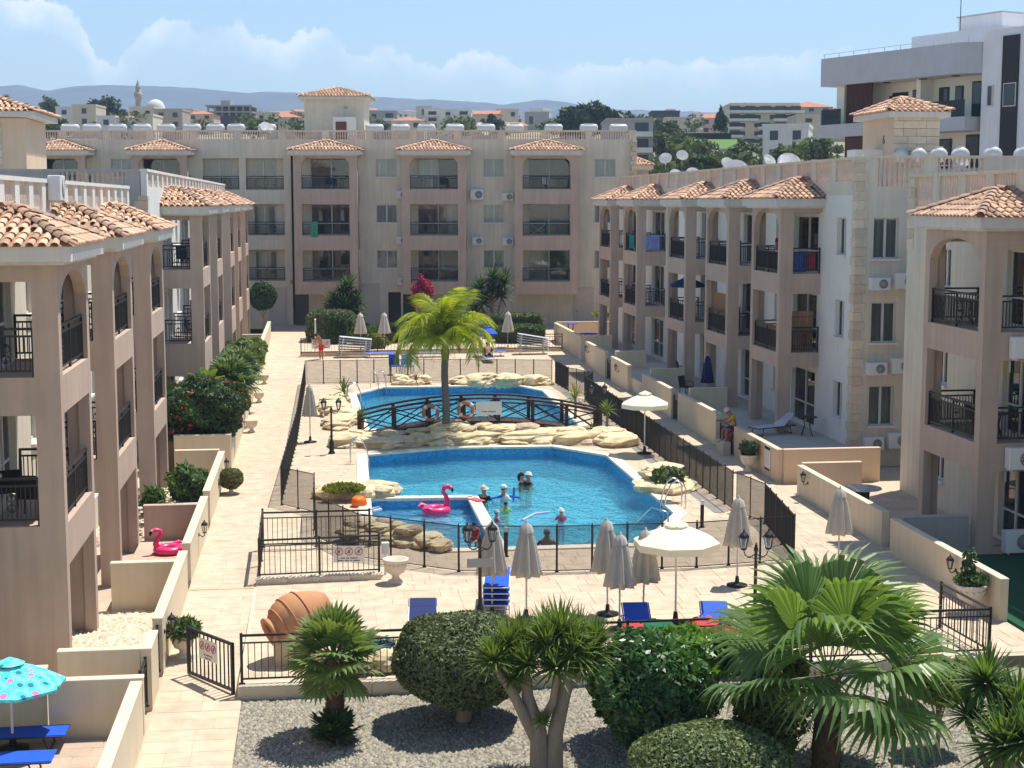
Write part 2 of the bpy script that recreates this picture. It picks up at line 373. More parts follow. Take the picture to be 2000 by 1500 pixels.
def water_mat():
    m = bpy.data.materials.new('pool_water'); m.use_nodes = True; nt = m.node_tree; nt.nodes.clear(); L = nt.links.new
    g = N(nt, 'ShaderNodeNewGeometry'); mp = N(nt, 'ShaderNodeMapping'); mp.inputs['Scale'].default_value = (1, .55, 1); L(g.outputs['Position'], mp.inputs[0])
    n1 = N(nt, 'ShaderNodeTexNoise'); n1.inputs['Scale'].default_value = 2.2; n1.inputs['Detail'].default_value = 3; n1.inputs['Distortion'].default_value = .6; L(mp.outputs[0], n1.inputs['Vector'])
    n2 = N(nt, 'ShaderNodeTexNoise'); n2.inputs['Scale'].default_value = 6.5; n2.inputs['Detail'].default_value = 3; n2.inputs['Distortion'].default_value = .8; L(mp.outputs[0], n2.inputs['Vector'])
    h = MATH(nt, 'ADD', MATH(nt, 'MULTIPLY', n1.outputs[0], 1.0), MATH(nt, 'MULTIPLY', n2.outputs[0], .5))
    bp = N(nt, 'ShaderNodeBump'); bp.inputs['Strength'].default_value = 1; bp.inputs['Distance'].default_value = .2; L(h, bp.inputs['Height'])
    tr = N(nt, 'ShaderNodeBsdfTransparent'); tr.inputs[0].default_value = (.78, .95, .97, 1)
    rf = N(nt, 'ShaderNodeBsdfRefraction'); rf.inputs['IOR'].default_value = 1.33; rf.inputs['Roughness'].default_value = .02; rf.inputs[0].default_value = (.78, .95, .98, 1); L(bp.outputs[0], rf.inputs['Normal'])
    mi = N(nt, 'ShaderNodeMixShader'); mi.inputs[0].default_value = .5; L(tr.outputs[0], mi.inputs[1]); L(rf.outputs[0], mi.inputs[2])
    gl = N(nt, 'ShaderNodeBsdfGlossy'); gl.inputs['Roughness'].default_value = .04; L(bp.outputs[0], gl.inputs['Normal'])
    fz = N(nt, 'ShaderNodeFresnel'); fz.inputs[0].default_value = 1.33; L(bp.outputs[0], fz.inputs['Normal'])
    ms = N(nt, 'ShaderNodeMixShader'); L(fz.outputs[0], ms.inputs[0]); L(mi.outputs[0], ms.inputs[1]); L(gl.outputs[0], ms.inputs[2]); o = N(nt, 'ShaderNodeOutputMaterial'); L(ms.outputs[0], o.inputs[0]); return m
WATER = water_mat()
COPE = mat('pool_coping', (.72, .64, .50), .8, .12, 3, .3, 40, rnd=.12)
def pool(P, depth, nm, label):
    root = empty(nm, T(P[0][0], P[0][1], -depth), label, 'pool'); mb = MB(); n = len(P); fl = MB()
    for i in range(n):
        a, b = P[i], P[(i+1) % n]; mb.add([(a[0],a[1],-depth),(b[0],b[1],-depth),(b[0],b[1],0),(a[0],a[1],0)], [(0,1,2,3)])
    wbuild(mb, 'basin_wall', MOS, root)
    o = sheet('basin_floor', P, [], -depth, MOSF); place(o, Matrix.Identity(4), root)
    G = grow(P, .38)
    for i in range(n):                # coping stones
        a, b, c, d = Vector(P[i]), Vector(P[(i+1)%n]), Vector(G[(i+1)%n]), Vector(G[i]); k = max(1, round((b-a).length/.6))
        a2 = a + (a-d)*.08; b2 = b + (b-c)*.08
        for j in range(k):
            t0, t1 = j/k, (j+1)/k - .012/max(.3,(b-a).length/k)/k*.5; q = [a2.lerp(b2,t0), a2.lerp(b2,t1), d.lerp(c,t1), d.lerp(c,t0)]
            o = MB(); cen = (q[0]+q[2])/2; o.prism([(p.x-cen.x, p.y-cen.y, -.05) for p in q], (0,0,.075)); o.build('coping_stone', COPE, root, T(cen.x, cen.y, 0))
    return root
pool_a = pool(POOL_A, 1.15, 'swimming_pool', 'near turquoise swimming pool with angled corners and a toddler section')
pool_b = pool(POOL_B, 1.15, 'swimming_pool', 'far turquoise swimming pool behind the timber footbridge')
def water(P, z, nm):
    o = sheet(nm, P, [], z, WATER); tag(o, kind='structure')
water(POOL_A, WATER_Z, 'water'); water(POOL_B, WATER_Z, 'water')
# toddler section: divider wall and raised floor
TD = [W(715, 972), W(925, 972), W(985, 1078)]
div = [(1.45, 48.4), (TD[1].x, 48.2), (4.9, 40.9)]
mb = MB(); mb.add([(1.46,48.3,-.62),(div[1][0],48.1,-.62),(4.85,40.75,-.62),(3.62,40.72,-.62),(1.48,43.2,-.62)], [(0,4,3,2,1)]); wbuild(mb, 'toddler_floor', mat('pale_pool_floor', (.25, .56, .72), .4, .1, 5), pool_a)
for a, b in ((div[0], div[1]), (div[1], div[2])):
    a, b = Vector(a), Vector(b); L_ = (b-a).length; ang = math.atan2((b-a).y, (b-a).x); k = max(1, round(L_/.6))
    mb = MB(); mb.box(0, L_, -.13, .13, -1.15, -.10); mb.build('divider_wall', MOS, pool_a, T(a.x, a.y, 0) @ RZ(ang))
    for j in range(k):
        mb = MB(); mb.bbox(j*L_/k, (j+1)*L_/k-.008, -.19, .19, -.10, 0, .012); mb.build('divider_coping', COPE, pool_a, T(a.x, a.y, 0) @ RZ(ang))
# gravel bed in front
GRAV = mat('gravel', (.27, .245, .19), .95, .35, 30, .8, 60)
mb = MB(); mb.add([(-1.62,Y0,path_z(Y0)-.005),(14.6,Y0,-.6),(14.6,29.3,-.24),(-1.62,29.3,-.24)], [(0,1,2,3)])
tag(wbuild(mb, 'gravel_bed', GRAV), kind='structure')
def gz(x, y): return -.24 - max(0, 29.3 - y) * .0215
def pebbles(n):
    base = np.array([(-1,0,0),(0,-1,0),(1,0,0),(0,1,0),(0,0,.9),(.5,.5,.55)], float); F = np.array([(0,1,4),(1,2,4),(2,5,4),(2,3,5),(3,0,4),(3,4,5)])
    x = np.random.uniform(-1.6, 14.3, n); y = 29.2 - np.abs(np.random.uniform(0, 1, n))*7.0
    s = np.random.uniform(.022, .062, n); th = np.random.uniform(0, 6.28, n); z = -.24 - (29.3-y)*.0215
    c, sn = np.cos(th), np.sin(th); bx = base[None,:,0]*s[:,None]; by = base[None,:,1]*s[:,None]*np.random.uniform(.6,1,n)[:,None]
    V = np.stack([x[:,None]+bx*c[:,None]-by*sn[:,None], y[:,None]+bx*sn[:,None]+by*c[:,None], z[:,None]+base[None,:,2]*s[:,None]*.8], 2).reshape(-1,3)
    I = (F[None]+np.arange(n)[:,None,None]*6).reshape(-1,3); return rawmesh('pebbles', V, I, mat('pebble', (.28, .25, .195), .9, .1, 3, island=.85))
def rawmesh(name, V, I, m, smooth=False):
    me = bpy.data.meshes.new(name); k = I.shape[1]; me.vertices.add(len(V)); me.vertices.foreach_set('co', np.asarray(V, np.float32).ravel())
    me.loops.add(I.size); me.loops.foreach_set('vertex_index', I.astype(np.int32).ravel()); me.polygons.add(len(I)); me.polygons.foreach_set('loop_start', np.arange(0, I.size, k, dtype=np.int32))
    if smooth: me.polygons.foreach_set('use_smooth', np.ones(len(I), bool))
    me.materials.append(m); me.update(calc_edges=True); me.validate(); return me
tag(inst('gravel_stones', pebbles(60000), Matrix.Identity(4)), 'loose pale grey and beige gravel stones over the planting bed', 'gravel', kind='stuff')
# ------------------------------------------------------------ apartment blocks
def panel(mb, F, L, z0, z1, ops, th=.25, x_start=0.0):
    old = mb.M; mb.M = F if old is None else old @ F
    xs = sorted({x_start, L} | {o[0] for o in ops} | {o[1] for o in ops}); xs = [x for x in xs if x_start - 1e-6 <= x <= L + 1e-6]
    for a, b in zip(xs, xs[1:]):
        if b - a < 1e-4: continue
        cov = sorted([(o[2], o[3]) for o in ops if o[0] <= a + 1e-6 and o[1] >= b - 1e-6]); z = z0
        for c, d in cov:
            if c > z + 1e-4: mb.box(a, b, -th, 0, z, c)
            z = max(z, d)
        if z1 > z + 1e-4: mb.box(a, b, -th, 0, z, z1)
    for o in ops:
        if len(o) > 4 and o[4]:               # arched head: fill the corners above the curve
            x0, x1, zt, rise = o[0], o[1], o[3], o[4]; n = 12; w = (x1-x0)/2; xm = (x0+x1)/2
            def za(x): return zt - rise + rise * math.sqrt(max(0, 1 - ((x-xm)/w)**2))**1.1
            for i in range(n):
                a, b = x0 + (x1-x0)*i/n, x0 + (x1-x0)*(i+1)/n; p, q = za(a), za(b)
                if zt - p < .003 and zt - q < .003: continue
                mb.add([(a,-th,p),(b,-th,q),(b,-th,zt),(a,-th,zt),(a,0,p),(b,0,q),(b,0,zt),(a,0,zt)], [(0,1,2,3),(7,6,5,4),(0,4,5,1)])
    mb.M = old
RAILS = {}
def rail_mesh(w, h=.98):
    k = (round(w, 2), h)
    if k in RAILS: return RAILS[k]
    mb = MB(); mb.box(0, w, -.03, .03, h-.05, h); mb.box(0, w, -.018, .018, h-.19, h-.15); mb.box(0, w, -.018, .018, .10, .14)
    np_ = max(1, round(w/1.5))
    for i in range(np_+1): x = i*(w-.05)/np_; mb.box(x, x+.05, -.0251, .0251, 0, h-.051)
    n = int(w/.09)
    for i in range(1, n): x = i*w/n; mb.box(x-.011, x+.011, -.011, .011, .141, h-.191)
    for j in range(np_):                     # scroll ornament in each bay of the railing
        xc = (j+.5)*w/np_; zc = h*.47
        for sx_ in (-1, 1):
            for sz in (-1, 1):
                mb.tube([(xc + sx_*(.01+.085*math.sin(t)*(1-t/8)), 0, zc + sz*(.03+.075*(1-math.cos(t))*1.1)) for t in np.linspace(0, 4.6, 9)], .011, 4)
    RAILS[k] = mb.mesh('railing', IRON); return RAILS[k]
def railing(parent, Mx, w, h=.98): return inst('railing', rail_mesh(w, h), Mx, parent)
def tile_mesh(m, w=.235, l=.44, n=5):
    mb = MB(); r0, r1 = w*.36, w*.30; top = []; vs = []
    for y, r, dz in ((0, r0, .028), (l, r1, .0)):
        for i in range(n): t = math.pi*i/(n-1); vs.append((-math.cos(t)*r, y, math.sin(t)*r*.7 + dz))
        for i in range(n): t = math.pi*i/(n-1); vs.append((-math.cos(t)*(r-.018), y, math.sin(t)*(r-.018)*.7 + dz))
    mb.add(vs, [(i,i+1,2*n+i+1,2*n+i) for i in range(n-1)], True); mb.add(vs, [(i+1,i,n+i,n+i+1) for i in range(n-1)])
    return mb.mesh('tile', m), mb
TILE_ME, TILE_MB = tile_mesh(TILE)
CAPT_ME, CAPT_MB = tile_mesh(mat('ridge_clay', (.44, .29, .20), .9, .35, 5, .3, 60, rnd=.5), .36, .42)
def tile_slope(roof, P, edge, up, width_fn, run, join, pitch=.235, course=.335):
    """tiles on a slope: P eave corner, edge unit vector along the eave, up unit vector up the slope, width_fn(t) -> (x0, x1)"""
    nrm = edge.cross(up).normalized(); r = 0
    while r*course < run - .05:
        t = r*course; x0, x1 = width_fn(t + course*.45); k = int((x1-x0)/pitch); off = x0 + ((x1-x0)-k*pitch)/2
        for i in range(k):
            p = P + edge*(off+(i+.5)*pitch) + up*(t-.04) + nrm*(.012 + random.uniform(0, .006))
            jit = random.uniform(-.03, .03); e2 = (edge + up*jit).normalized(); u2 = nrm.cross(e2)
            m = Matrix((e2, u2, nrm)).transposed().to_4x4(); m.translation = p
            if join is None: inst('tile', TILE_ME, m, roof)
            else: join.M = m; join.add(TILE_MB.v, TILE_MB.f, True)
        r += 1
def cap_line(roof, a, b, join):
    a, b = Vector(a), Vector(b); d = b - a; n = max(1, round(d.length/.36)); u = d.normalized(); e = u.cross(Vector((0,0,1))).normalized(); nr = e.cross(u)
    for i in range(n):
        m = Matrix((e, u, nr)).transposed().to_4x4(); m.translation = a + d*(i/n) + nr*.045
        if join is None: inst('ridge_tile', CAPT_ME, m, roof)
        else: join.M = m; join.add(CAPT_MB.v, CAPT_MB.f, True)
def lean_roof(root, F, L, D, ze, single, oh=.38, rise=.72, hip=1.5):
    """hipped roof of a balcony bay leaning on the wall; F at wall, x along, y out"""
    x0, x1, y1 = -oh, L+oh, D+oh; xm = L/2; yr = max(.15, y1-hip)
    A, B, C, E_ = [F @ Vector(p) for p in ((x0,0,ze),(x0,y1,ze),(x1,y1,ze),(x1,0,ze))]; Rt, Rw = F @ Vector((xm,yr,ze+rise)), F @ Vector((xm,0,ze+rise))
    mb = MB(); mb.add([A,B,C,E_,Rt,Rw], [(1,2,4),(2,3,5,4),(0,1,4,5),(0,3,2,1)]); roof = wbuild(mb, 'roof', TDECK, root)
    f = MB(); f.M = F; f.box(x0+.05, x1-.05, .002, y1-.05, ze-.30, ze-.004); f.box(x0+.2, x1-.2, .002, y1-.2, ze-.37, ze-.30); wbuild(f, 'eave', EAVE, root)
    j = None if single else MB()
    X, Y = (F.to_3x3() @ Vector((1,0,0))), (F.to_3x3() @ Vector((0,1,0)))
    def slope(P, Q, apexes):                # P->Q eave, right-handed so that normal points up
        e = (Q-P).normalized(); top = apexes[0] - P; up = (top - e*top.dot(e)).normalized(); run = (top - e*top.dot(e)).length; W_ = (Q-P).length
        l = (apexes[0]-P).dot(e); r = (apexes[-1]-P).dot(e)
        tile_slope(roof, P, e, up, lambda t: (min(t/run,1)*l + .05, W_ + (r-W_)*min(t/run,1) - .05), run, j)
    slope(C, B, [Rt]) if (C-B).cross(Rt-B).z < 0 else slope(B, C, [Rt])
    for P, Q, aps in ((E_, C, [Rw, Rt]), (B, A, [Rt, Rw])):
        if (Q-P).cross(aps[0]-P).z < 0: P, Q, aps = Q, P, aps[::-1]
        slope(P, Q, aps)
    for a, b in ((B, Rt), (C, Rt), (Rt, Rw), (A, Rw), (E_, Rw)): cap_line(roof, a, b, j)
    if j: j.M = None; tag(wbuild(j, 'roof_tiles', TILEI, roof), kind='stuff')
    return roof
def hip_roof(root, cx, cy, hx, hy, ze, rise, join=True, rz=0):
    F = T(cx, cy, 0) @ RZ(rz); c = [F @ Vector(p) for p in ((-hx,-hy,ze),(hx,-hy,ze),(hx,hy,ze),(-hx,hy,ze))]; d = max(0, hx-hy)
    r1, r2 = F @ Vector((-d,0,ze+rise)), F @ Vector((d,0,ze+rise))
    mb = MB(); mb.add(c+[r1,r2], [(0,1,5,4),(1,2,5),(2,3,4,5),(3,0,4),(3,2,1,0)]); roof = wbuild(mb, 'roof', TDECK, root); j = MB() if join else None
    for P, Q, ap in ((c[0],c[1],(r1,r2)),(c[1],c[2],(r2,r2)),(c[2],c[3],(r2,r1)),(c[3],c[0],(r1,r1))):
        e = (Q-P).normalized(); top = ap[0]-P; up = (top-e*top.dot(e)); run = up.length; up.normalize(); W_ = (Q-P).length; l = (ap[0]-P).dot(e); r = (ap[1]-P).dot(e)
        tile_slope(roof, P, e, up, lambda t: (min(t/run,1)*l + .05, W_ + (r-W_)*min(t/run,1) - .05), run, j)
    for a, b in ((c[0],r1),(c[3],r1),(c[1],r2),(c[2],r2),(r1,r2)):
        if (Vector(a)-Vector(b)).length > .2: cap_line(roof, a, b, j)
    if j: j.M = None; tag(wbuild(j, 'roof_tiles', TILEI, roof), kind='stuff')
    f = MB(); f.M = F; f.box(-hx+.06, hx-.06, -hy+.06, hy-.06, ze-.22, ze-.004); wbuild(f, 'eave', EAVE, root)
    return roof
WINS = {}
def window(root, F, x, z, w, h, curtain=True, sill=True, shutter=None):
    k = (round(w,2), round(h,2))
    if k not in WINS:
        f = MB(); t = .055
        f.box(0,w,-.04,.03,0,t); f.box(0,w,-.04,.03,h-t,h); f.box(0,t,-.04,.03,t,h-t); f.box(w-t,w,-.04,.03,t,h-t); f.box(w/2-.045,w/2+.045,-.03,.045,t,h-t)
        if h > 1.9: f.box(t,w-t,-.031,.02,h*.36,h*.36+.06)
        s = MB(); s.box(-.06,w+.06,-.1,.27,-.07,-.003)
        p = MB(); p.box(t,w-t,-.008,.0,t,h-t)
        c = MB(); n = 22; pts = [(w*i/n, -.16 + .03*math.sin(i*2.3)) for i in range(n+1)]
        c.add([(a,b,.02) for a,b in pts]+[(a,b,h-.02) for a,b in pts], [(i,i+1,n+2+i,n+1+i) for i in range(n)], True)
        WINS[k] = (f.mesh('window',ALU), s.mesh('sill',WHITE), p.mesh('pane',GLASS), c.mesh('curtain',CURT))
    f, s, p, c = WINS[k]; M0 = F @ T(x, -.16, z)
    o = inst('window' if h < 1.9 else 'glass_door', f, M0, root); inst('pane', p, M0, o)
    if sill: inst('sill', s, M0, o)
    if curtain:
        half = curtain if isinstance(curtain, float) else 1.0
        inst('curtain', c, M0 @ T(w*random.choice((0, 1-half)), 0, 0) @ SC(half, 1, 1), o)
    return o
class Facade:
    def __init__(s, root, F, L, z0, z1, m, th=.25, name='wall'): s.root, s.F, s.L, s.z0, s.z1, s.m, s.th, s.ops, s.name = root, F, L, z0, z1, m, th, [], name
    def win(s, x, z, w, h, curtain=True, sill=True): s.ops.append((x, x+w, z, z+h)); window(s.root, s.F, x, z, w, h, curtain, sill); return s
    def hole(s, x, z, w, h, arch=0): s.ops.append((x, x+w, z, z+h, arch)); return s
    def done(s): mb = MB(); panel(mb, s.F, s.L, s.z0, s.z1, s.ops, s.th); return wbuild(mb, s.name, s.m, s.root)
def bay(root, F, L, D, z0, floors, ztop, single_tiles=False, arch=.62, m=PINK, pil=.32, ground_open=True, roof=True, zbot=None, sidepil=.50, side_open=True, top_h=2.52):
    """balcony bay standing out of the wall: front y=D, two sides, slabs, railings"""
    zb = z0 if zbot is None else zbot
    ops, sops = [], []
    if ground_open: ops.append((pil, L-pil, z0, z0+2.5))
    if ground_open and side_open: sops.append((.001, D-.25-sidepil+.25, z0, z0+2.5))
    for i, fz in enumerate(floors):
        last = i == len(floors)-1
        ops.append((pil, L-pil, fz+.06, fz+(top_h if last else 2.30), arch if last else 0)); sops.append((.001, D-sidepil, fz+.06, fz+(2.30 if not last else top_h-.15)))
    mb = MB(); mb.M = F; panel(mb, T(0, D, 0), L, zb, ztop, ops)
    So = [(o[0], min(o[1], D-.2501), *o[2:]) for o in sops]
    panel(mb, frame((0,0,0), (-1,0,0)), D-.25, zb, ztop, So, x_start=.001)                                  # side at x=0: x' runs outwards
    Se = [(D-.25-o[1], D-.25-o[0], *o[2:]) for o in So]
    panel(mb, T(L, D-.25, 0) @ frame((0,0,0), (1,0,0)), D-.251, zb, ztop, Se)                                # side at x=L: x' runs back to the wall
    for fz in list(floors) + [ztop]:
        mb.box(.251, L-.251, .001, D-.2505, fz-.2, fz-.002)
    b = wbuild(mb, 'balcony_bay', m, root)
    for fz in floors:
        railing(b, F @ T(pil, D-.12, fz+.06), L-2*pil)
        ws = D-sidepil
        for sgn, x in ((-1, .12), (1, L-.12)):
            railing(b, F @ T(x, 0, fz+.06) @ RZ(R(90)), ws)
    if roof: lean_roof(root, F, L, D, ztop+.36, single_tiles)
    return b
def balustrade(root, F, L, z0, z1, step=2.1, m=CREAM, bm=BALUS, th=.22, solid=(), base=.32, fill=True):
    w = MB(); w.M = F; w.box(0, L, -th, 0, z0, z0+base); w.box(0, L, -th-.03, .03, z1-.1, z1)
    n = max(1, round(L/step)); pw = .52; b = MB(); b.M = F
    for i in range(n+1):
        x = i*(L-pw)/n; w.box(x, x+pw, -th+.001, -.001, z0+base, z1-.1)
        if i < n:
            xa, xb = x+pw, (i+1)*(L-pw)/n
            if i in solid: w.box(xa, xb, -th+.001, -.001, z0+base, z1-.1); continue
            k = max(1, int((xb-xa)/.17))
            for j in range(k):
                c = (xa+(j+.5)*(xb-xa)/k, -th/2, z0+base); h = z1-.1-z0-base
                b.lathe([(.05,0),(.05,.06),(.035,.1),(.065,h*.38),(.045,h*.6),(.032,h*.8),(.05,h-.06),(.05,h)], 6, c)
    wbuild(w, 'parapet', m, root); tag(wbuild(b, 'balusters', bm, root), kind='stuff')
def quoins(root, F, z0, z1, w=(.5,.34), h=.33, both=True):
    """stones at a corner: F at the corner, x along one wall away from the corner, y out"""
    z = z0; i = 0
    while z < z1 - .1:
        a, b = (w if i % 2 == 0 else w[::-1]); mb = MB(); hh = min(h, z1-z)
        mb.bbox(-.025, a, -b, .025, 0, hh-.012, .01); mb.build('quoin', QUOIN, root, F @ T(0, 0, z)); z += h; i += 1
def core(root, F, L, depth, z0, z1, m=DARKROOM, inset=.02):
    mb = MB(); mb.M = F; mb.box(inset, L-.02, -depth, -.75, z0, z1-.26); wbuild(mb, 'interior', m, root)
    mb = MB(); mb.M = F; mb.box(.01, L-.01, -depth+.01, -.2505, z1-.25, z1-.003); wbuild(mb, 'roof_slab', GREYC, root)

# ---- left near block (three bays in view)
LX = -5.1; DB = 1.6
lb1 = empty('apartment_block', T(LX-DB, 30, -.3), 'near left taupe apartment block with three tiled balcony bays', 'building')
F = frame((LX-DB, 56, 0), (1,0,0)); fl = [3.0, 6.0]
fac = Facade(lb1, F, 36, -.3, 9.0, CREAM)
for i, a in enumerate((30.6, 38.6, 47.2)):
    xb = 56-a-4.0; Fb = F @ T(xb, 0, 0)
    for z in (0, 3.0, 6.0): fac.win(xb+.35, z+.08, 1.7, 2.1, .5, False); fac.win(xb+2.5, z+.9, 1.0, 1.2)
    bay(lb1, Fb, 4.0, DB, -.3, fl, 8.29, top_h=2.1, single_tiles=i < 2, side_open=i > 0)
    if i < 2:
        xg = 56-a-6.6-1.4
for z in (0, 3, 6):
    for a in (36.0, 44.4, 53): fac.win(56-a-1.0, z+.9, 1.0, 1.2)
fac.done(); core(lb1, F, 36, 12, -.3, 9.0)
balustrade(lb1, F, 36, 9.0, 10.08, 1.75, WHITE)
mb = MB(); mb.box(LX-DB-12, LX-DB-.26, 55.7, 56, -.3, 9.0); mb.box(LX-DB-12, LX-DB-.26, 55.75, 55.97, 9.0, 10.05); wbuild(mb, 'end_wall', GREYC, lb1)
# ---- left far block (raised)
LX2 = -4.6
lb2 = empty('apartment_block', T(LX2-DB, 60, 0), 'far left taupe apartment block with a row of arched bays', 'building')
F = frame((LX2-DB, 105, 0), (1,0,0)); fl2 = [3.75, 6.75]
fac = Facade(lb2, F, 47.8, 0, 9.75, WHITE)
for i, (a, l) in enumerate(((62, 4.2), (70.8, 4.0), (81.5, 4.0), (89.3, 3.9), (98.6, 4.0))):
    xb = 105-a-l
    for z in (.75, 3.75, 6.75): fac.win(xb+.4, z+.08, 1.7, 2.1, .5, False); fac.win(xb+2.6, z+.9, .9, 1.2)
    bay(lb2, F @ T(xb, 0, 0), l, DB, 0, fl2, 8.98, single_tiles=i < 1)
for z in (.75, 3.75, 6.75):
    for a in (58.6, 68, 76, 95): fac.win(105-a-1, z+.9, 1, 1.2)
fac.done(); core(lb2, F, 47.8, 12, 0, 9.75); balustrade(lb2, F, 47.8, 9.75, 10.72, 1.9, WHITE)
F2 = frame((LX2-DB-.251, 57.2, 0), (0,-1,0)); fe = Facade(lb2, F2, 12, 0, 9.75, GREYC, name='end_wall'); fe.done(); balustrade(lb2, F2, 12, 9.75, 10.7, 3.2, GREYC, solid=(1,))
quoins(lb2, frame((LX2-DB, 57.2, 0), (0,-1,0)), 0, 9.75)
# ---- right near block
RBX = 17.5
rb1 = empty('apartment_block', T(RBX+DB, 38, 0), 'near right taupe apartment block with one tiled corner bay', 'building')
F = frame((RBX+DB, 26, 0), (-1,0,0)); fac = Facade(rb1, F, 21.5, -.2, 9.0, CREAM)
for z in (0, 3.0, 6.0):
    fac.win(12.5, z+.08, 1.7, 2.1, .5, False); fac.win(14.6, z+.9, 1.0, 1.2); fac.win(18, z+.9, 1.1, 1.2)
bay(rb1, F @ T(38.1-26, 0, 0), 4.0, DB, -.2, [3.0, 6.0], 8.75, single_tiles=True)
fac.done(); core(rb1, F, 21.5, 14, -.2, 9.0); balustrade(rb1, F, 21.5, 9.0, 10.4, 2.0, CREAM, base=.38)
quoins(rb1, frame((RBX+DB, 47.5, 0), (-1,0,0)) @ T(-.0,0,0) @ RZ(0) @ SC(-1,1,1) if False else frame((RBX+DB, 47.5, 0), (-1,0,0)) @ T(-.5,0,0), 8.0, 10.3)
# ---- right middle block (raised terrace)
RX2 = 17.3
rb2 = empty('apartment_block', T(RX2+DB, 56, .75), 'middle right apartment block with five taupe bays above a raised terrace', 'building')
F = frame((RX2+DB, 51.8, 0), (-1,0,0)); fac = Facade(rb2, F, 43.2, 0, 9.75, WHITE)
for z in (.75, 3.75, 6.75): fac.win(.95, z+.85, .95, 1.35)
for i, a in enumerate((55.4, 62.7, 70.2, 81.3, 88.8)):
    xb = a-51.8
    for z in (.75, 3.75, 6.75): fac.win(xb+.4, z+.08, 2.9, 2.15, random.choice((.3,False,False,.5,False)), False)
    bay(rb2, F @ T(xb, 0, 0), 3.85, DB, .75, [3.75, 6.75], 9.28, single_tiles=i < 2)
for z in (.75, 3.75, 6.75):
    for a in (60.2, 67.6, 76, 86.3): fac.win(a-51.8, z+.9, 1, 1.2)
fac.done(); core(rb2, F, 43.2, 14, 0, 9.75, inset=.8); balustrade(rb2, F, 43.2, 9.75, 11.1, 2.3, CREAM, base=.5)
F2 = frame((RX2+DB+14, 51.8, 0), (0,-1,0)); fe = Facade(rb2, F2, 13.75, 0, 9.75, CREAM, name='end_wall')
xe = AX(1757, 1); 
def endx(u): d = ray(u, 395); return RX2+DB+14 - 51.8*d.x/d.y
for z, v in ((6.75, 0), (3.75, 0), (.75, 0)): fe.win(endx(1757), z+.75, endx(1708)-endx(1757), 1.45)
fe.done(); balustrade(rb2, F2, 13.75, 9.75, 11.15, 2.4, CREAM, base=.3, solid=(3,))
quoins(rb2, frame((RX2+DB, 51.8, 0), (-1,0,0)), 0, 11.0, (.42,.3))
# stair tower on the right block, stone faced
tw = empty('stair_tower', T(RX2+DB+2.2, 56, 9.75), 'peach rooftop stair tower with stone side and tiled hip roof', 'tower')
def stone_course(root, F, L, z0, z1, h=.3, w=(.55,.75,.95)):
    z = z0
    while z < z1-.05:
        x = 0; hh = min(h, z1-z)
        while x < L-.02:
            ww = min(random.choice(w), L-x)
            if L-x-ww < .15: ww = L-x
            mb = MB(); mb.bbox(.006, ww-.006, 0, .05+random.uniform(0,.02), 0, hh-.012, .012); mb.build('stone', QUOIN, root, F @ T(x, 0, z)); x += ww
        z += h
c0 = CY(1735, 395, 57.5); tx0 = c0.x; 
def xat(u, y): d = ray(u, 395); return d.x/d.y*y
ty = 58.0; tx0, tx1, tz1 = xat(1741, ty), xat(1830, ty), CY(1741, 224, 60.4).z
TLX = tx0; tD = 3.4
mb = MB(); mb.box(tx0, tx1, ty+.001, ty+tD, 9.7, tz1); mb.build('wall', PEACH, tw, Matrix.Identity(4))
stone_course(tw, frame((tx1, ty, 0), (0,-1,0)), tx1-tx0, 9.7, tz1-.05)
hip_roof(tw, (tx0+tx1)/2, ty+tD/2, (tx1-tx0)/2+.38, tD/2+.38, tz1+.12, .62, rz=0)
mb = MB(); mb.box(tx0-1.2, tx0-.01, ty+1.0, ty+1.9, 9.75, 11.6); mb.build('door_porch', WHITE, tw, Matrix.Identity(4))
# number on the tower
# ---- back block, parallel to the picture
YB = 110.0; GB = .6
def BX(u): return (u-1000)/FPX*YB*1.0
cn = Vector((ST, CT, 0)); cr_ = Vector((CT, -ST, 0))
bo = cn*YB/1.0
bb = empty('apartment_block', Matrix.Translation(bo + Vector((0,0,GB))), 'four storey beige apartment block closing the far end of the court', 'building')
def zB(v): return CAMH + (395-v)/FPX*YB
ztop_b = zB(276); zpar = zB(257); FB_L = BX(1240)-BX(40)
F = frame(bo + cr_*BX(1240), -cn)                       # x runs to the left in the picture
def fx(u): return BX(1240)-BX(u)
fac = Facade(bb, F, FB_L, GB-.3, ztop_b, CREAM)
flb = [zB(548), zB(460), zB(372)]
for u in (757, 965, 1180):
    for z in flb: fac.win(fx(u+20), z+.95, 1.5, 1.3)
for u0 in (583, 790, 1005):
    x = fx(u0+122); L_ = BX(122)-BX(0)
    for z in flb: fac.win(x+.55, z+.08, 3.0, 2.2, random.choice((.3,False,False,.5,False)), False)
    bay(bb, F @ T(x, 0, 0), L_, 1.7, GB, flb, zB(297)-.36, arch=.6, pil=.58, ground_open=False, zbot=zB(571))
for u0 in (82, 276):
    x = fx(u0+105); L_ = BX(105)-BX(0)
    for z in flb: fac.win(x+.55, z+.08, 3.0, 2.2, random.choice((.3,False,False,.5,False)), False)
    bay(bb, F @ T(x, 0, 0), L_, 1.7, GB, flb, zB(297)-.36, arch=.6, pil=.5, ground_open=False, zbot=zB(571))
for u in (245,):
    for z in flb: fac.win(fx(u+20), z+.95, 1.5, 1.3)
for u0, u1 in ((402, 472), (485, 558)):                 # recessed loggias
    for z in flb: fac.hole(fx(u1), z+.04, fx(u0)-fx(u1), 2.25)
fac.hole(fx(588), GB, fx(572)-fx(588), zB(300)-GB)
for u0, u1 in ((758, 783), (787, 812)): fac.hole(fx(u1), GB, fx(u0)-fx(u1), 2.4)
fac.hole(fx(603), GB-.2, fx(574)-fx(603)-.9, 2.5) if False else None
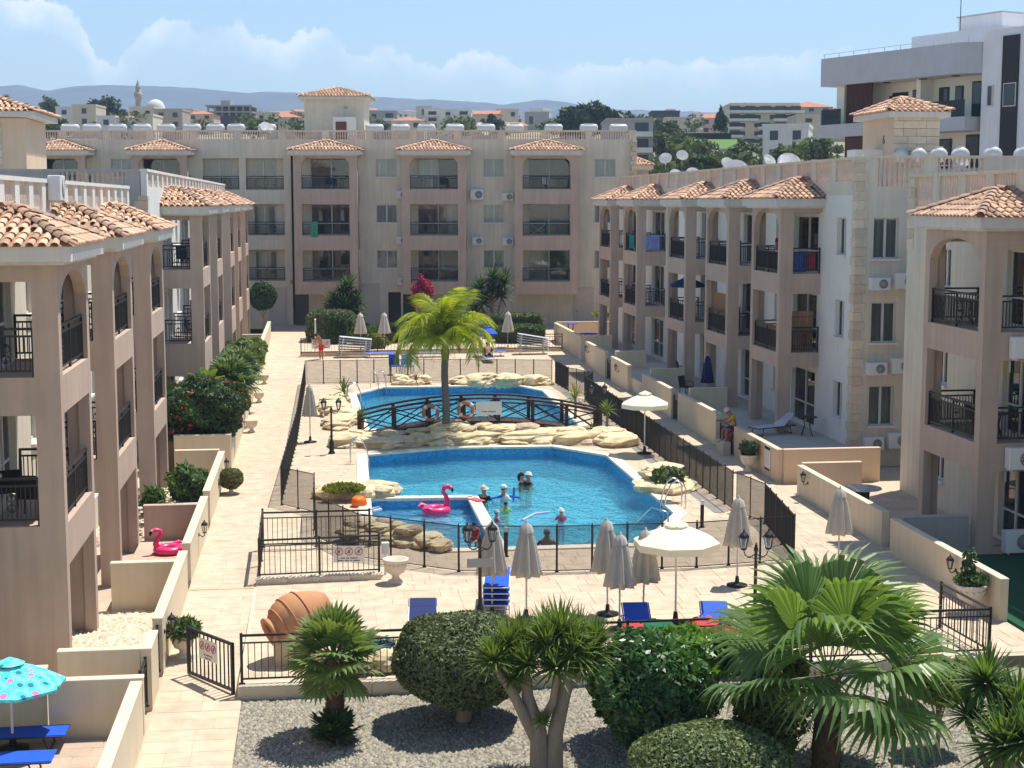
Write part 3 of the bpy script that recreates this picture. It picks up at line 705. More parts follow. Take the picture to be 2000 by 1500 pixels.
fac.done(); core(bb, F, FB_L, 13, GB-.3, ztop_b)
for u0, u1 in ((402, 472), (485, 558)):
    for z in flb:
        mb = MB(); mb.M = F; xa, xb = fx(u1)-.1, fx(u0)+.1; mb.box(xa, xb, -.749, -.25, z-.15, z+.02); mb.box(xa, xa+.1, -.749, -.25, z+.02, z+2.4); mb.box(xb-.1, xb, -.749, -.25, z+.02, z+2.4); mb.box(xa, xb, -.745, -.70, z+.02, z+2.4); mb.box(xa, xb, -.749, -.25, z+2.4, z+2.5); wbuild(mb, 'loggia', CREAM, bb)
        window(bb, F @ T(0, -.48, 0), xa+.5+random.random()*.5, z+.08, 1.6, 2.1, .5, False)
        railing(bb, F @ T(fx(u1), -.06, z+.04), fx(u0)-fx(u1))
balustrade(bb, F, FB_L, ztop_b, zpar, 3.15, CREAM, th=.25, base=.06)
Fs = frame(bo + cr_*BX(1240), cr_) @ T(-0, 0, 0)        # right end wall, sunlit
fs = Facade(bb, frame(bo + cr_*(BX(1240)+.0) , cr_), 13, GB-.3, ztop_b, CREAM, name='end_wall')
fs.F = frame(bo + cr_*BX(1240) + cn*13.25, cr_); fs.L = 13.0; fs.done(); balustrade(bb, fs.F, 13.0, ztop_b, zpar, 2.6, CREAM, th=.25, base=.06)
bay(bb, fs.F @ T(4.0, 0, 0), 3.8, 1.4, GB, [flb[1]], zB(330), zbot=zB(470), ground_open=False)
mbq = frame(bo + cr_*BX(1240), cr_); quoins(bb, mbq, GB, ztop_b, (.45,.32))
# ground floor doors and lines of the back block
DOORM = mat('cream_door', (.50, .45, .38), .7, .08, 4)
for u0, u1, v0 in ((700, 742, 552), (950, 985, 560), (1120, 1160, 560), (525, 560, 560)):
    mb = MB(); mb.M = F; mb.box(fx(u1), fx(u0), .002, .05, GB-.2, zB(v0)); mb.box(fx(u1)+.12, fx(u0)-.12, .05, .065, GB-.1, zB(v0)-.12); d = wbuild(mb, 'door', DOORM, bb)
    mb = MB(); mb.M = F; mb.box(fx(u0)-.3, fx(u0)-.2, .066, .1, GB+1.0, GB+1.05); wbuild(mb, 'handle', IRON, d)
# red lettering above the stair door
RED = mat('red_paint', (.35, .02, .03), .6, .1, 5)
mb = MB(); mb.M = F @ T(fx(598), .004, zB(556)) @ SC(-1,1,1) ; 
def letters(txt, parent, Mx, h, m, depth=.01, name='lettering'):
    cu = bpy.data.curves.new(name, 'FONT'); cu.body = txt; cu.size = h; cu.extrude = depth; cu.align_x = 'CENTER'; cu.align_y = 'CENTER'; cu.materials.append(m)
    tmp = bpy.data.objects.new('tmp', cu); col.objects.link(tmp); me = bpy.data.meshes.new_from_object(tmp.evaluated_get(bpy.context.evaluated_depsgraph_get())); bpy.data.objects.remove(tmp); bpy.data.curves.remove(cu)
    return inst(name, me, Mx, parent)
def facing(F_): return F_ @ Matrix(((-1,0,0,0),(0,0,1,0),(0,1,0,0),(0,0,0,1)))     # text x to the viewer's right on a facade
letters('BLOC', bb, F @ T(fx(582), .012, zB(550)) @ Matrix(((-1,0,0,0),(0,0,1,0),(0,1,0,0),(0,0,0,1))), .42, RED)
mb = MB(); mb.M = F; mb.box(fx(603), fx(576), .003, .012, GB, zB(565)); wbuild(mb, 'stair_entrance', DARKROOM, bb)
letters('6', tw, frame((tx0-.012, ty+1.0, tz1-.95), (-1,0,0)) @ Matrix(((-1,0,0,0),(0,0,1,0),(0,1,0,0),(0,0,0,1))), .5, mat('number_brown',(.16,.09,.07),.8), .005, 'painted_number')
# roof stair tower of the back block
tb = empty('stair_tower', Matrix.Translation(bo + cn*3 + cr_*BX(657) + Vector((0,0,ztop_b))), 'cream rooftop stair tower with clay hip roof on the far block', 'tower')
YT = 113.; 
def TXu(u): return (u-1000)/FPX*YT
def zT(v): return CAMH + (395-v)/FPX*YT
Ft = frame(cn*YT + cr_*TXu(715), -cn); Lt = TXu(715)-TXu(600)
mb = MB(); mb.M = Ft; mb.box(0, Lt, -4.2, 0, ztop_b-.2, zT(197)); wbuild(mb, 'wall', PEACH if False else CREAM, tb)
mb = MB(); mb.M = Ft; mb.box(.55, 2.2, .002, .9, ztop_b, zT(233)); wbuild(mb, 'door_porch', WHITE, tb)
mb = MB(); mb.M = Ft; mb.box(1.2, 2.0, .901, .93, ztop_b, zT(242)); wbuild(mb, 'door', mat('brown_door', (.14, .06, .04), .6), tb)
mb = MB(); mb.M = Ft; mb.box(1.2, 1.5, .002, .02, zT(217), zT(211)); wbuild(mb, 'vent', GREYC, tb)
ct = cn*(YT+2.1) + cr_*((TXu(600)+TXu(715))/2)
hip_roof(tb, ct.x, ct.y, Lt/2+.45, 2.1+.45, zT(196)+.1, .75, rz=-YAW)
# left stair tower at the picture edge
tl = empty('stair_tower', T(-13.5, 64, 9.75), 'stone faced rooftop tower cut by the left picture edge', 'tower')
ty = 62.0; x1 = xat(55, ty+0); mb = MB(); mb.box(x1-4.5, x1, ty, ty+4.5, 9.7, 9.5+(395-240)/FPX*62.5); wbuild(mb, 'wall', PEACH, tl)
stone_course(tl, frame((x1-.9, ty, 0), (0,-1,0)), 3.5, 9.75, 12.6)
hip_roof(tl, x1-2.25, ty+2.25, 2.75, 2.75, 9.5+(395-238)/FPX*62.5+.2, .9)
# ------------------------------------------------------------ garden walls, terraces
def gwall(a, b, h, label, z0=-.4, th=.2, m=GWALL, cap=True, name='garden_wall', zt=None):
    a, b = Vector((a[0], a[1], 0)), Vector((b[0], b[1], 0)); L_ = (b-a).length; ang = math.atan2((b-a).y, (b-a).x)
    root = empty(name, T(a.x, a.y, 0) @ RZ(ang), label, 'wall')
    mb = MB(); mb.box(0, L_, -th/2, th/2, z0, h-.05); mb.build('wall_body', m, root)
    mb = MB(); mb.bbox(-.012, L_+.012, -th/2-.012, th/2+.012, h-.05, h, .012); mb.build('coping', m, root); return root
PX = -3.4
gwall((PX, 18), (PX, 27.3), .85, 'pale garden wall nearest the camera along the left path')
gwall((-5.0, 27.6), (-3.31, 27.6), .85, 'short cross wall behind the blue loungers, joining the path wall')
gwall((-9, 27.75), (-5.05, 27.75), 1.05, 'cross wall behind the tropical print parasol')
gwall((-5.05, 28.95), (-3.51, 28.95), 1.0, 'second cross wall at the foot of the left block near the open gate')
gwall((PX, 28.85), (PX, 30.1), 1.0, 'short path wall stub between two black gates')
gwall((PX, 31.0), (PX, 37.1), 1.0, 'path wall beside the stone chip patio with a lantern')
gwall((-5.0, 36.1), (-3.51, 36.1), 1.0, 'cross wall between stone chip patio and flamingo patio')
gwall((PX, 37.95), (PX, 44.1), 1.0, 'path wall in front of the pink flamingo patio')
gwall((-5.0, 43.0), (-3.51, 43.0), 1.0, 'pinkish cross wall behind the flamingo float', m=PINK)
gwall((PX, 44.95), (PX, 52.2), 1.0, 'path wall in front of the lounger and oleander patio')
gwall((-5.0, 52.6), (-3.51, 52.6), 1.0, 'cross wall in front of the raised flower bed')
gwall((-5.2, 54.4), (-3.21, 54.4), 1.25, 'front wall of the raised flower bed under the bougainvillea')
gwall((-3.3, 54.5), (-3.3, 70), 1.25, 'path side wall of the raised flower bed with bougainvillea')
gwall((-3.3, 71), (-3.3, 84), 1.3, 'path side wall under the fan palms and banana')
gwall((-3.3, 85.2), (-3.3, 102), 1.6, 'far left path wall near the end of the court')
gwall((-4.6, 92), (-3.41, 92), 1.6, 'far cross wall on the left before the back block')
SOILB = mat('bed_soil', (.12, .085, .055), .95, .3, 5)
mb = MB(); mb.box(-6.2, -3.41, 54.5, 84, -.2, 1.0); tag(wbuild(mb, 'planting_bed', SOILB), kind='structure')
CHIP = mat('stone_chip', (.60, .50, .37), .95, .2, 3, .5, 30, island=.6)
mb = MB(); mb.box(-6.6, -3.51, 29.1, 36.0, -.35, -.17); tag(wbuild(mb, 'stone_chip_bed', KERB), kind='structure')
def chips(n, x0, x1, y0, y1, z, s0, s1, m, label):
    base = np.array([(-1,0,0),(0,-1,0),(1,0,0),(0,1,0),(0,0,.9)], float); F = np.array([(0,1,4),(1,2,4),(2,3,4),(3,0,4)])
    x = np.random.uniform(x0,x1,n); y = np.random.uniform(y0,y1,n); s = np.random.uniform(s0,s1,n); th = np.random.uniform(0,6.28,n); c, sn = np.cos(th), np.sin(th)
    bx = base[None,:,0]*s[:,None]; by = base[None,:,1]*s[:,None]*.7
    V = np.stack([x[:,None]+bx*c[:,None]-by*sn[:,None], y[:,None]+bx*sn[:,None]+by*c[:,None], z+base[None,:,2]*s[:,None]*.7+0*bx], 2).reshape(-1,3)
    tag(inst('stone_chips', rawmesh('stone_chips', V, (F[None]+np.arange(n)[:,None,None]*5).reshape(-1,3), m), Matrix.Identity(4)), label, 'stones', kind='stuff')
chips(5000, -6.5, -3.55, 29.1, 35.9, -.17, .03, .085, CHIP, 'pale stone chips covering the patio behind the path wall')
chips(3000, -6.5, -3.55, 43.2, 52.4, .02, .03, .07, CHIP, 'stone chips round the oleander behind the path wall')
pat = empty('patio', T(-5, 24, -.3)); tag(pat, kind='structure')
slabs(pat, lay(-8.5, -3.52, 20.5, 27.45, None), lambda y: -.24 - max(0, 27.6-y)*.007, PATIO, 60, nm='patio_tile')
slabs(pat, lay(-5.1, -3.52, 36.25, 42.85, None), lambda y: .0, PATIO, 60, nm='patio_tile')
# right side: raised terrace and its walls
mb = MB(); mb.box(15.6, 18.89, 49.2, 95, -.2, .74); terr = tag(wbuild(mb, 'terrace', TERR), kind='structure')
slabs(terr, lay(15.62, 18.88, 49.3, 95, None, None, (.6,), (.6,)), lambda y: .752, TERR, 40, near=(15, 49), nm='terrace_tile')
RW_ = 15.5; TH = 1.15
gwall((RW_, 49.2), (RW_, 54.6), TH, 'right terrace wall below the man in yellow, next to the notice board', m=PEACH)
gwall((19.0, 49.15), (15.61, 49.15), TH+.02, 'sunlit peach end wall of the right terrace', m=PEACH)
gwall((RW_, 57.2), (RW_, 63.6), TH+.15, 'right path wall behind the open parasol')
gwall((RW_, 64.8), (RW_, 70.9), TH+.15, 'right path wall with plants on the middle patios')
gwall((RW_, 74.4), (RW_, 78.8), TH+.2, 'right path wall carrying a single lantern')
gwall((RW_, 80.4), (RW_, 86.5), TH+.3, 'right path wall beside the dark gate')
gwall((RW_, 88), (RW_, 98.5), TH+.45, 'farthest right path wall before the back block')
gwall((RW_+.1, 98.6), (19.5, 98.6), TH+.5, 'sunlit cross wall at the far right corner', m=PEACH)
for a, l in ((62.4, 'cross wall between the terraces of the first two right bays'), (70, 'cross wall between second and third right patios'), (78.6, 'cross wall beside the far right patios'), (88, 'cross wall by the blue table on the far right')):
    gwall((17.25, a), (15.61, a), 1.65, l, z0=.7)
gwall((RW_, 39.5), (RW_, 47.0), 1.0, 'low right wall in front of the round glass table with a lantern')
gwall((17.7, 47.4), (15.7, 47.4), 1.0, 'cross wall behind the round glass table', m=PEACH)
gwall((15.39, 31.9), (15.39, 38.6), 1.0, 'long right wall with lantern beside the green lawn')
gwall((17.45, 38.55), (15.62, 38.55), 1.05, 'grey green cross wall beside the near right bay', m=GREYC)
gwall((15.9, 20), (15.9, 30.6), 1.0, 'near right wall stub at the picture edge with black gate')
mb = MB(); mb.box(15.49, 17.5, 22, 38.45, -.2, .06); tag(wbuild(mb, 'lawn', mat('artificial_turf', (.012, .085, .035), .95, .25, 40, .6, 120)), kind='structure')
mb = MB(); mb.box(17.5, 19.08, 22, 38, -.2, .061); tag(wbuild(mb, 'lawn_edge', mat('turf_edge', (.012, .08, .034), .95, .25, 40, .6, 120)), kind='structure')
slabs(pat, lay(15.62, 19, 39.2, 47.2, None), lambda y: .012, PATIO, 30, near=(15, 39), nm='patio_tile')
# right path beyond the deck slabs
# ------------------------------------------------------------ pool fence
MESHP = mat('fence_mesh', (.028, .026, .024), .9, .05, 3)
def fence(pts, label, h=1.22, step=.92):
    root = empty('pool_fence', T(pts[0][0], pts[0][1], 0), label, 'fence')
    pm = MB(); pm.cyl((0,0,0), (0,0,h+.05), .018, n=6); pm.cyl((0,0,0), (0,0,.03), .05, n=6); post = pm.mesh('post', IRON)
    for (a, b) in zip(pts, pts[1:]):
        a, b = Vector(a[:2]), Vector(b[:2]); L_ = (b-a).length; n = max(1, round(L_/step)); ang = math.atan2((b-a).y, (b-a).x); w = L_/n
        me = MB(); nt_ = int((w-.04)/.022)
        for k in range(nt_):
            x = .02+(w-.04)*(k+.5)/nt_; a_, b_ = x-.0045, x+.0045; me.add([(a_,-.0015,.05),(b_,-.0015,.05),(b_,.0015,.05),(a_,.0015,.05),(a_,-.0015,h-.02),(b_,-.0015,h-.02),(b_,.0015,h-.02),(a_,.0015,h-.02)], [(0,1,5,4),(1,2,6,5),(2,3,7,6),(3,0,4,7)])
        e = MB(); e.box(0,w,-.008,.008,h-.02,h+.005); e.box(0,w,-.008,.008,.03,.05)
        for d in (.012, w-.012): e.box(d-.012, d+.012, -.006, .006, .051, h-.021)
        pme, eme = me.mesh('mesh_panel', MESHP), e.mesh('panel_hem', IRON)
        for i in range(n):
            p = a.lerp(b, i/n); inst('post', post, T(p.x, p.y, 0), root); q = inst('mesh_panel', pme, T(p.x, p.y, 0) @ RZ(ang), root); inst('panel_hem', eme, T(p.x, p.y, 0) @ RZ(ang), q)
    return root
fl_ = lambda *uv: [tuple(W(u, v))[:2] for u, v in uv]
fence([(-.75, 79.6), (-.95, 60), (-1.28, 47.5)], 'black mesh pool fence along the left path, seen edge on')
fence([(-1.25, 47.45), (-.22, 46.1), (-.24, 42.8)], 'short return of mesh fence beside the railed steps')
fence([(-.2, 42.7), (.95, 39.97), (3.49, 38.1), (6.0, 37.75), (9.7, 37.75), (12.4, 38.2)], 'black mesh pool fence in front of the near pool')
fence([(12.5, 38.25), (13.05, 42.8), (12.72, 44.7)], 'curved mesh fence at the near right corner of the pool')
fence([(12.66, 44.9), (12.6, 70.5)], 'long black mesh fence along the right path')
fence([(12.55, 70.6), (13.3, 72.6), (12.45, 74.8), (12.3, 78.2)], 'zigzag mesh fence at the far right corner')
fence([(12.2, 78.6), (5.5, 79.9), (-.7, 79.75)], 'black mesh fence across the back of the far pool')
# ------------------------------------------------------------ iron railings, gate, signs
SIGNW = mat('sign_white', (.72, .70, .66), .6, .04, 5)
def iron_run(root, a, b, h=1.0, z=0, posts=1.9, bars=.13):
    a, b = Vector((*a[:2], 0)), Vector((*b[:2], 0)); L_ = (b-a).length; ang = math.atan2((b-a).y, (b-a).x); Mx = T(a.x, a.y, z) @ RZ(ang); n = max(1, round(L_/posts))
    for i in range(n+1):
        mb = MB(); x = i*L_/n; mb.box(x-.028, x+.028, -.028, .028, 0, h+.03); mb.box(x-.06, x+.06, -.05, .05, 0, .012); mb.build('post', IRON, root, Mx)
    mb = MB()
    for zz, t in ((h-.02, .022), (h-.17, .014), (.1, .016)): mb.box(0, L_, -t, t, zz-t, zz+t)
    k = int(L_/bars)
    for i in range(1, k): x = i*L_/k; mb.box(x-.008, x+.008, -.008, .008, .116, h-.185)
    mb.build('bars', IRON, root, Mx)
def sign(root, Mx, w, h, lines, icons=3, nm='sign_board'):
    mb = MB(); mb.box(-w/2, w/2, -.012, 0, -h/2, h/2); s = mb.build(nm, SIGNW, root, Mx)
    txt = mat('sign_grey_print', (.16, .15, .15), .7); redp = mat('sign_red_print', (.5, .06, .05), .6)
    FM = Mx @ T(0, .004, 0) @ Matrix(((-1,0,0,0),(0,0,1,0),(0,1,0,0),(0,0,0,1)))
    for i in range(icons):
        x = (i-(icons-1)/2)*w/icons*.95; mb = MB(); r = min(w/icons*.36, h*.26)
        mb.tube([(x+r*math.cos(t), .004, h*.16+r*math.sin(t)) for t in np.linspace(0, 2*math.pi, 17)[:-1]], r*.11, 4, True); mb.tube([(x-r*.7, .004, h*.16+r*.7), (x+r*.7, .004, h*.16-r*.7)], r*.09, 4); mb.build('no_symbol', redp, s, Mx)
        mb = MB(); mb.lathe([(0,0),(r*.16,.0),(r*.16,.002),(0,.002)], 8, (x, 0, 0)); 
        m2 = MB(); m2.prism([(x-r*.32,.002,h*.16-r*.45),(x+r*.1,.002,h*.16-r*.5),(x+r*.35,.002,h*.16),(x+r*.05,.002,h*.16+r*.55),(x-r*.25,.002,h*.16+r*.3)], (0,.002,0)); m2.build('pictogram', txt, s, Mx)
    for k, words in enumerate(lines):        # print too small to read in the photograph: word blocks only
        x = -sum(words)/2 - .04*w*(len(words)-1)/2*1.0; x = -(sum(words)*w + .035*w*(len(words)-1))/2
        for q_ in words:
            m3 = MB(); m3.box(x, x+q_*w, .001, .003, -h*.24-k*h*.15-.022*h*2, -h*.24-k*h*.15+.022*h); m3.build('print_line', txt, s, Mx); x += q_*w + .035*w
    return s
rb = empty('iron_railing', T(-1.6, 37.5, 0), 'black iron railing enclosure with prohibition sign beside the pool steps', 'railing')
ra, rbk, rc, rd = (-1.58, 37.55), (1.42, 37.75), (-1.62, 41.3), (1.42, 41.0)
iron_run(rb, ra, rbk, 1.0, .12); iron_run(rb, ra, rc, 1.0, .12); iron_run(rb, rc, (1.3, 41.3), 1.0, .05)
sign(rb, frame((.66, 37.66, .66), (-.06,-1,0)), .78, .42, [(.24,.1,.14),(.22,.06,.14,.18)])
kb = empty('rope_edged_kerb', T(-1.7, 37.4, 0), 'stone kerb with rope moulding under the iron railing', 'kerb')
for i in range(4):
    mb = MB(); mb.box(0, .775, -.14, .14, -.05, .13); mb.build('kerb_stone', CASTST, kb, T(-1.66+i*.785, 37.55+.05*i, 0)); m2 = MB()
    for k in range(9): m2.cyl((k*.085, -.15, .12), (k*.085+.09, -.05, .17), .032, n=5)
    m2.build('rope_moulding', CASTST, kb, T(-1.66+i*.785, 37.55+.05*i, 0))
fr_ = empty('iron_railing', T(-1.6, 29.4, .03), 'black iron railing along the kerb in front of the gravel garden', 'railing')
iron_run(fr_, (-1.62, 29.42), (13.9, 29.42), 1.0, .035, 2.0)
gt = empty('garden_gate', T(-1.75, 28.8, -.2), 'open black iron gate with warning sign swung over the left path', 'gate')
g0, g1 = Vector((-1.80, 29.45, 0)), Vector((-2.76, 30.75, 0)); ga = math.atan2((g1-g0).y, (g1-g0).x); GL = (g1-g0).length; Mg = T(g0.x, g0.y, -.19) @ RZ(ang_ := ga)
mb = MB(); 
for x in (0, GL): mb.box(x-.03, x+.03, -.03, .03, .06 if x else -.0, 1.06)
for z in (.09, 1.03): mb.box(.03, GL-.03, -.026, .026, z-.026, z+.026)
mb.build('gate_frame', IRON, gt, Mg); mb = MB()
for i in range(1, 11): x = i*GL/11; mb.box(x-.011, x+.011, -.011, .011, .116, 1.0)
mb.build('bars', IRON, gt, Mg)
sign(gt, Mg @ T(GL*.52, .03, .72) @ frame((0,0,0),(0,1,0)), .66, .42, [(.1,.2,.1),(.12,.16)])
gr2 = empty('iron_railing', T(13.7, 30, 0), 'black iron railing on the right behind the big fan palm', 'railing'); iron_run(gr2, (13.9, 29.42), (13.75, 31.6), 1.0, .03); 
for (a0, a1, l) in ((30.15, 30.95, 'black iron gate leaf closing the gap by the wall lantern'), (27.9, 28.75, 'dark gate leaf in the gap by the near left patios')):
    g = empty('garden_gate', T(PX, a0, -.1), l, 'gate'); iron_run(g, (PX, a0), (PX, a1), .95, -.12, 5, .06)
for (a0, a1, l) in ((63.7, 64.7, 'dark gate in the right wall behind the open parasol'), (79, 80.2, 'dark gate with white notice in the far right wall'), (55.3, 56.9, 'dark gate beside the man in yellow on the right terrace')):
    g = empty('garden_gate', T(RW_, a0, 0), l, 'gate'); iron_run(g, (RW_, a0), (RW_, a1), 1.05, .0, 5, .05)
g = empty('garden_gate', T(15.9, 30.7, 0), 'black gate at the bottom right picture edge', 'gate'); iron_run(g, (15.8, 28.5), (15.8, 30.6), .95, .05, 2.2, .12)
# back railing in front of the far hedges
br = empty('iron_railing', T(-1, 92, .25), 'black railing with white sign across the far planting beds', 'railing')
zb_ = deck_z(92); iron_run(br, (-1.1, 91.3), (15.0, 92.6), .95, zb_+.15, 2.4, .2)
sign(br, frame((.1, 91.33, zb_+.75), (0,-1,0)), 1.1, .55, [(.24,.1,.14),(.22,.06,.14,.18)])
kb2 = empty('kerb_wall', T(-1.1, 91.6, .2), 'peach kerb under the far railing by the showering person', 'kerb')
for i in range(11):
    mb = MB(); mb.bbox(0, 1.45, -.12, .3, -.3, .42, .015); mb.build('kerb_block', PEACH, kb2, T(-1.15+i*1.47, 91.6+.118*i, zb_-.12))
# ------------------------------------------------------------ rocks
def stone_mesh(seed, m, sq=3.0):
    mb = MB(); n, k = 18, 11; vs = []; r = random.Random(seed); off = Vector((r.uniform(0,99), r.uniform(0,99), r.uniform(0,99)))
    for j in range(k+1):
        ph = -math.pi/2 + math.pi*j/k
        for i in range(n):
            th = 2*math.pi*i/n; d = Vector((math.cos(th)*math.cos(ph), math.sin(th)*math.cos(ph), math.sin(ph)))
            q = (abs(d.x)**sq + abs(d.y)**sq + abs(d.z)**sq)**(-1/sq); p = d*q
            lay_ = math.floor(p.z*2.5+.5)/2.5
            s = .95 + .34*noise.noise(Vector((p.x*1.2, p.y*1.2, lay_*3.2)) + off) + .22*(abs(noise.noise(p*2.6 + off))-.2) + .12*noise.noise(p*6 + off)
            vs.append((p.x*s, p.y*s, p.z*(1 + .1*noise.noise(p*2 + off))))
    mb.add(vs, [(j*n+i, j*n+(i+1)%n, (j+1)*n+(i+1)%n, (j+1)*n+i) for j in range(k) for i in range(n)]); return mb.mesh('stone', m)
STONES = [stone_mesh(i, ROCK) for i in range(7)]; STONESD = [stone_mesh(20+i, ROCKD) for i in range(4)]
rr = random.Random(3)
def outcrop(label, items, dark=0.0, name='rock_outcrop'):
    root = empty(name, T(items[0][0], items[0][1], 0), label, 'rocks')
    for (x, y, z, sx_, sy_, sz_) in items:
        me = rr.choice(STONESD if rr.random() < dark else STONES)
        inst('stone', me, T(x, y, z) @ RZ(rr.uniform(0, 6.28)) @ RX(rr.uniform(-.08,.08)) @ RZ(0) @ SC(sx_, sy_, sz_), root)
    return root
def ridge(pts, w, h, n, base=0, sz=(.35,.75), flat=.32):
    out = []
    for i in range(n):
        t = rr.random()*(len(pts)-1); k = min(int(t), len(pts)-2); f = t-k; x = pts[k][0]*(1-f)+pts[k+1][0]*f; y = pts[k][1]*(1-f)+pts[k+1][1]*f
        hh = (pts[k][2]*(1-f)+pts[k+1][2]*f)*h if len(pts[0]) > 2 else h
        off = rr.uniform(-1,1); s = rr.uniform(*sz); z = base + hh*(1-abs(off))*rr.uniform(.55,1) - .05
        out.append((x+rr.uniform(-.1,.1), y+off*w, max(base+.02, z), s, s*rr.uniform(.6,1), s*flat*rr.uniform(.8,1.3)))
    return out
main = outcrop('long pale limestone ridge dividing the two pools under the footbridge', ridge([(1.0,59.9,.8),(2.8,59.7,.7),(5,59.8,1.3),(7,59.9,1.0),(9,59.8,.8),(11.2,59.2,.8),(12.2,58.6,.7)], 1.3, .62, 170, .0, (.25,.62), .36), .15)
for (x, y, z, sx_, sy_, sz_) in [(2.2,58.7,.12,1.1,.5,.24),(4.2,59.0,.14,1.2,.45,.26),(6.2,59.1,.16,1.3,.45,.28),(8.3,59.0,.18,1.3,.45,.28),(10.2,58.5,.18,1.1,.5,.3),(11.6,57.8,.18,.8,.7,.3),(5.2,59.9,.45,.7,.5,.3),(7.4,59.9,.4,.9,.5,.22),(1.0,59.0,.2,.7,.7,.3)]:
    inst('stone', rr.choice(STONES), T(x,y,z) @ RZ(rr.uniform(-.3,.3)) @ SC(sx_,sy_,sz_), main)
outcrop('stack of limestone ledges left of the far pool by the lamp post', ridge([(.6,63.2),(.9,66),(.6,70)], .6, .55, 26, 0, (.4,.8)))
outcrop('pale rock planter with agave at the far left pool corner', ridge([(.4,70.5),(.9,73)], .5, .4, 12, 0, (.35,.6)))
a_ = W(812, 752); outcrop('square rock planter with spiky plant behind the far pool', ridge([(a_.x-.8,a_.y+.5,1),(a_.x+.8,a_.y+.5,1)], .35, .45, 14, 0, (.35,.55), .5))
a_, b_ = W(900, 754), W(1065, 756); outcrop('long low limestone rocks along the far edge of the far pool', ridge([(a_.x,a_.y+.95),(b_.x,b_.y+.95)], .35, .45, 26, 0, (.4,.75), .45))
a_ = W(690, 968); outcrop('rock planter with ground cover at the left corner of the near pool', ridge([(a_.x-.75,a_.y+.3),(a_.x+.95,a_.y+.2)], .55, .3, 12, 0, (.45,.75), .42))
a_ = W(1296, 955); outcrop('oval tiered rock planter with succulents right of the near pool', [(a_.x, a_.y, .12, 1.15, 1.0, .22), (a_.x+.05, a_.y+.35, .38, .95, .75, .2), (a_.x+.15, a_.y+.6, .58, .7, .5, .16)])
a_, b_ = W(690, 1062), W(860, 1078); outcrop('brown stepped rock mound between the mesh fence and toddler pool', ridge([(a_.x,a_.y+.6,1.2),((a_.x+b_.x)/2,a_.y+.4,1.1),(b_.x,b_.y+.3,.6)], .6, .6, 75, 0, (.2,.45), .38), .35)
# ------------------------------------------------------------ footbridge
br_ = empty('footbridge', T(1.7, 60.6, 0), 'arched dark timber footbridge with cross braced rails over the rocks', 'bridge')
bx0, bx1, byn, byf = 1.55, 11.35, 60.15, 61.45
def bz(x): t = (x-bx0)/(bx1-bx0); return .10 + .62*(1-(2*t-1)**2)
ns = 30
for i in range(ns):
    x0, x1 = bx0+(bx1-bx0)*i/ns, bx0+(bx1-bx0)*(i+1)/ns; mb = MB(); z0, z1 = bz(x0), bz(x1)
    mb.add([(x0+.01,byn,z0-.05),(x1-.01,byn,z1-.05),(x1-.01,byf,z1-.05),(x0+.01,byf,z0-.05),(x0+.01,byn,z0),(x1-.01,byn,z1),(x1-.01,byf,z1),(x0+.01,byf,z0)],[(0,3,2,1),(4,5,6,7),(0,1,5,4),(1,2,6,5),(2,3,7,6),(3,0,4,7)]); wbuild(mb, 'deck_board', TEAK, br_)
for y in (byn+.02, byf-.02):
    xs_ = np.linspace(bx0, bx1, 8); RH = .92
    mb = MB()
    for x0, x1 in zip(np.linspace(bx0,bx1,25), np.linspace(bx0,bx1,25)[1:]): mb.tube([(x0,y,bz(x0)-.12),(x1,y,bz(x1)-.12)], .085, 4)
    wbuild(mb, 'beam', TEAK, br_); mb = MB()
    for x0, x1 in zip(xs_, xs_[1:]):
        mb.tube([(x0,y,bz(x0)+RH),((x0+x1)/2,y,bz((x0+x1)/2)+RH-.0),(x1,y,bz(x1)+RH)], .05, 6); mb.tube([(x0,y,bz(x0)+RH-.17),((x0+x1)/2,y,bz((x0+x1)/2)+RH-.17),(x1,y,bz(x1)+RH-.17)], .03, 5)
    wbuild(mb, 'handrail', TEAK, br_)
    for x in xs_: mb = MB(); mb.box(x-.065,x+.065,y-.065,y+.065,bz(x)-.18,bz(x)+RH+.02); wbuild(mb, 'post', TEAK, br_)
    for x0, x1 in zip(xs_, xs_[1:]):
        mb = MB(); mb.tube([(x0,y,bz(x0)+.06),(x1,y,bz(x1)+RH-.2)], .032, 4); mb.tube([(x0,y,bz(x0)+RH-.2),(x1,y,bz(x1)+.06)], .032, 4); wbuild(mb, 'cross_brace', TEAK, br_)
sign(br_, frame((6.75, byn-.06, bz(6.75)+.52), (0,-1,0)), 1.05, .55, [(.3,.2)], 0)
LBO = mat('lifebuoy_orange', (.52, .20, .09), .6, .1, 4)
for u, v, l in ((838, 806, 'orange and white lifebuoy hung left of the palm on the bridge'), (908, 806, 'orange and white lifebuoy hung right of the palm on the bridge')):
    x = xat(u, 60.1); o = empty('lifebuoy', T(x, byn-.14, bz(x)+.5), l, 'lifebuoy'); mb = MB()
    mb.tube([(.29*math.cos(t),0,.29*math.sin(t)) for t in np.linspace(0,2*math.pi,25)[:-1]], .075, 8, True); mb.build('ring', LBO, o)
    for k in range(4):
        m2 = MB(); t0 = k*math.pi/2+.55; m2.tube([(.29*math.cos(t),0,.29*math.sin(t)) for t in np.linspace(t0,t0+.4,4)], .079, 8); m2.build('band', WPAINT, o)
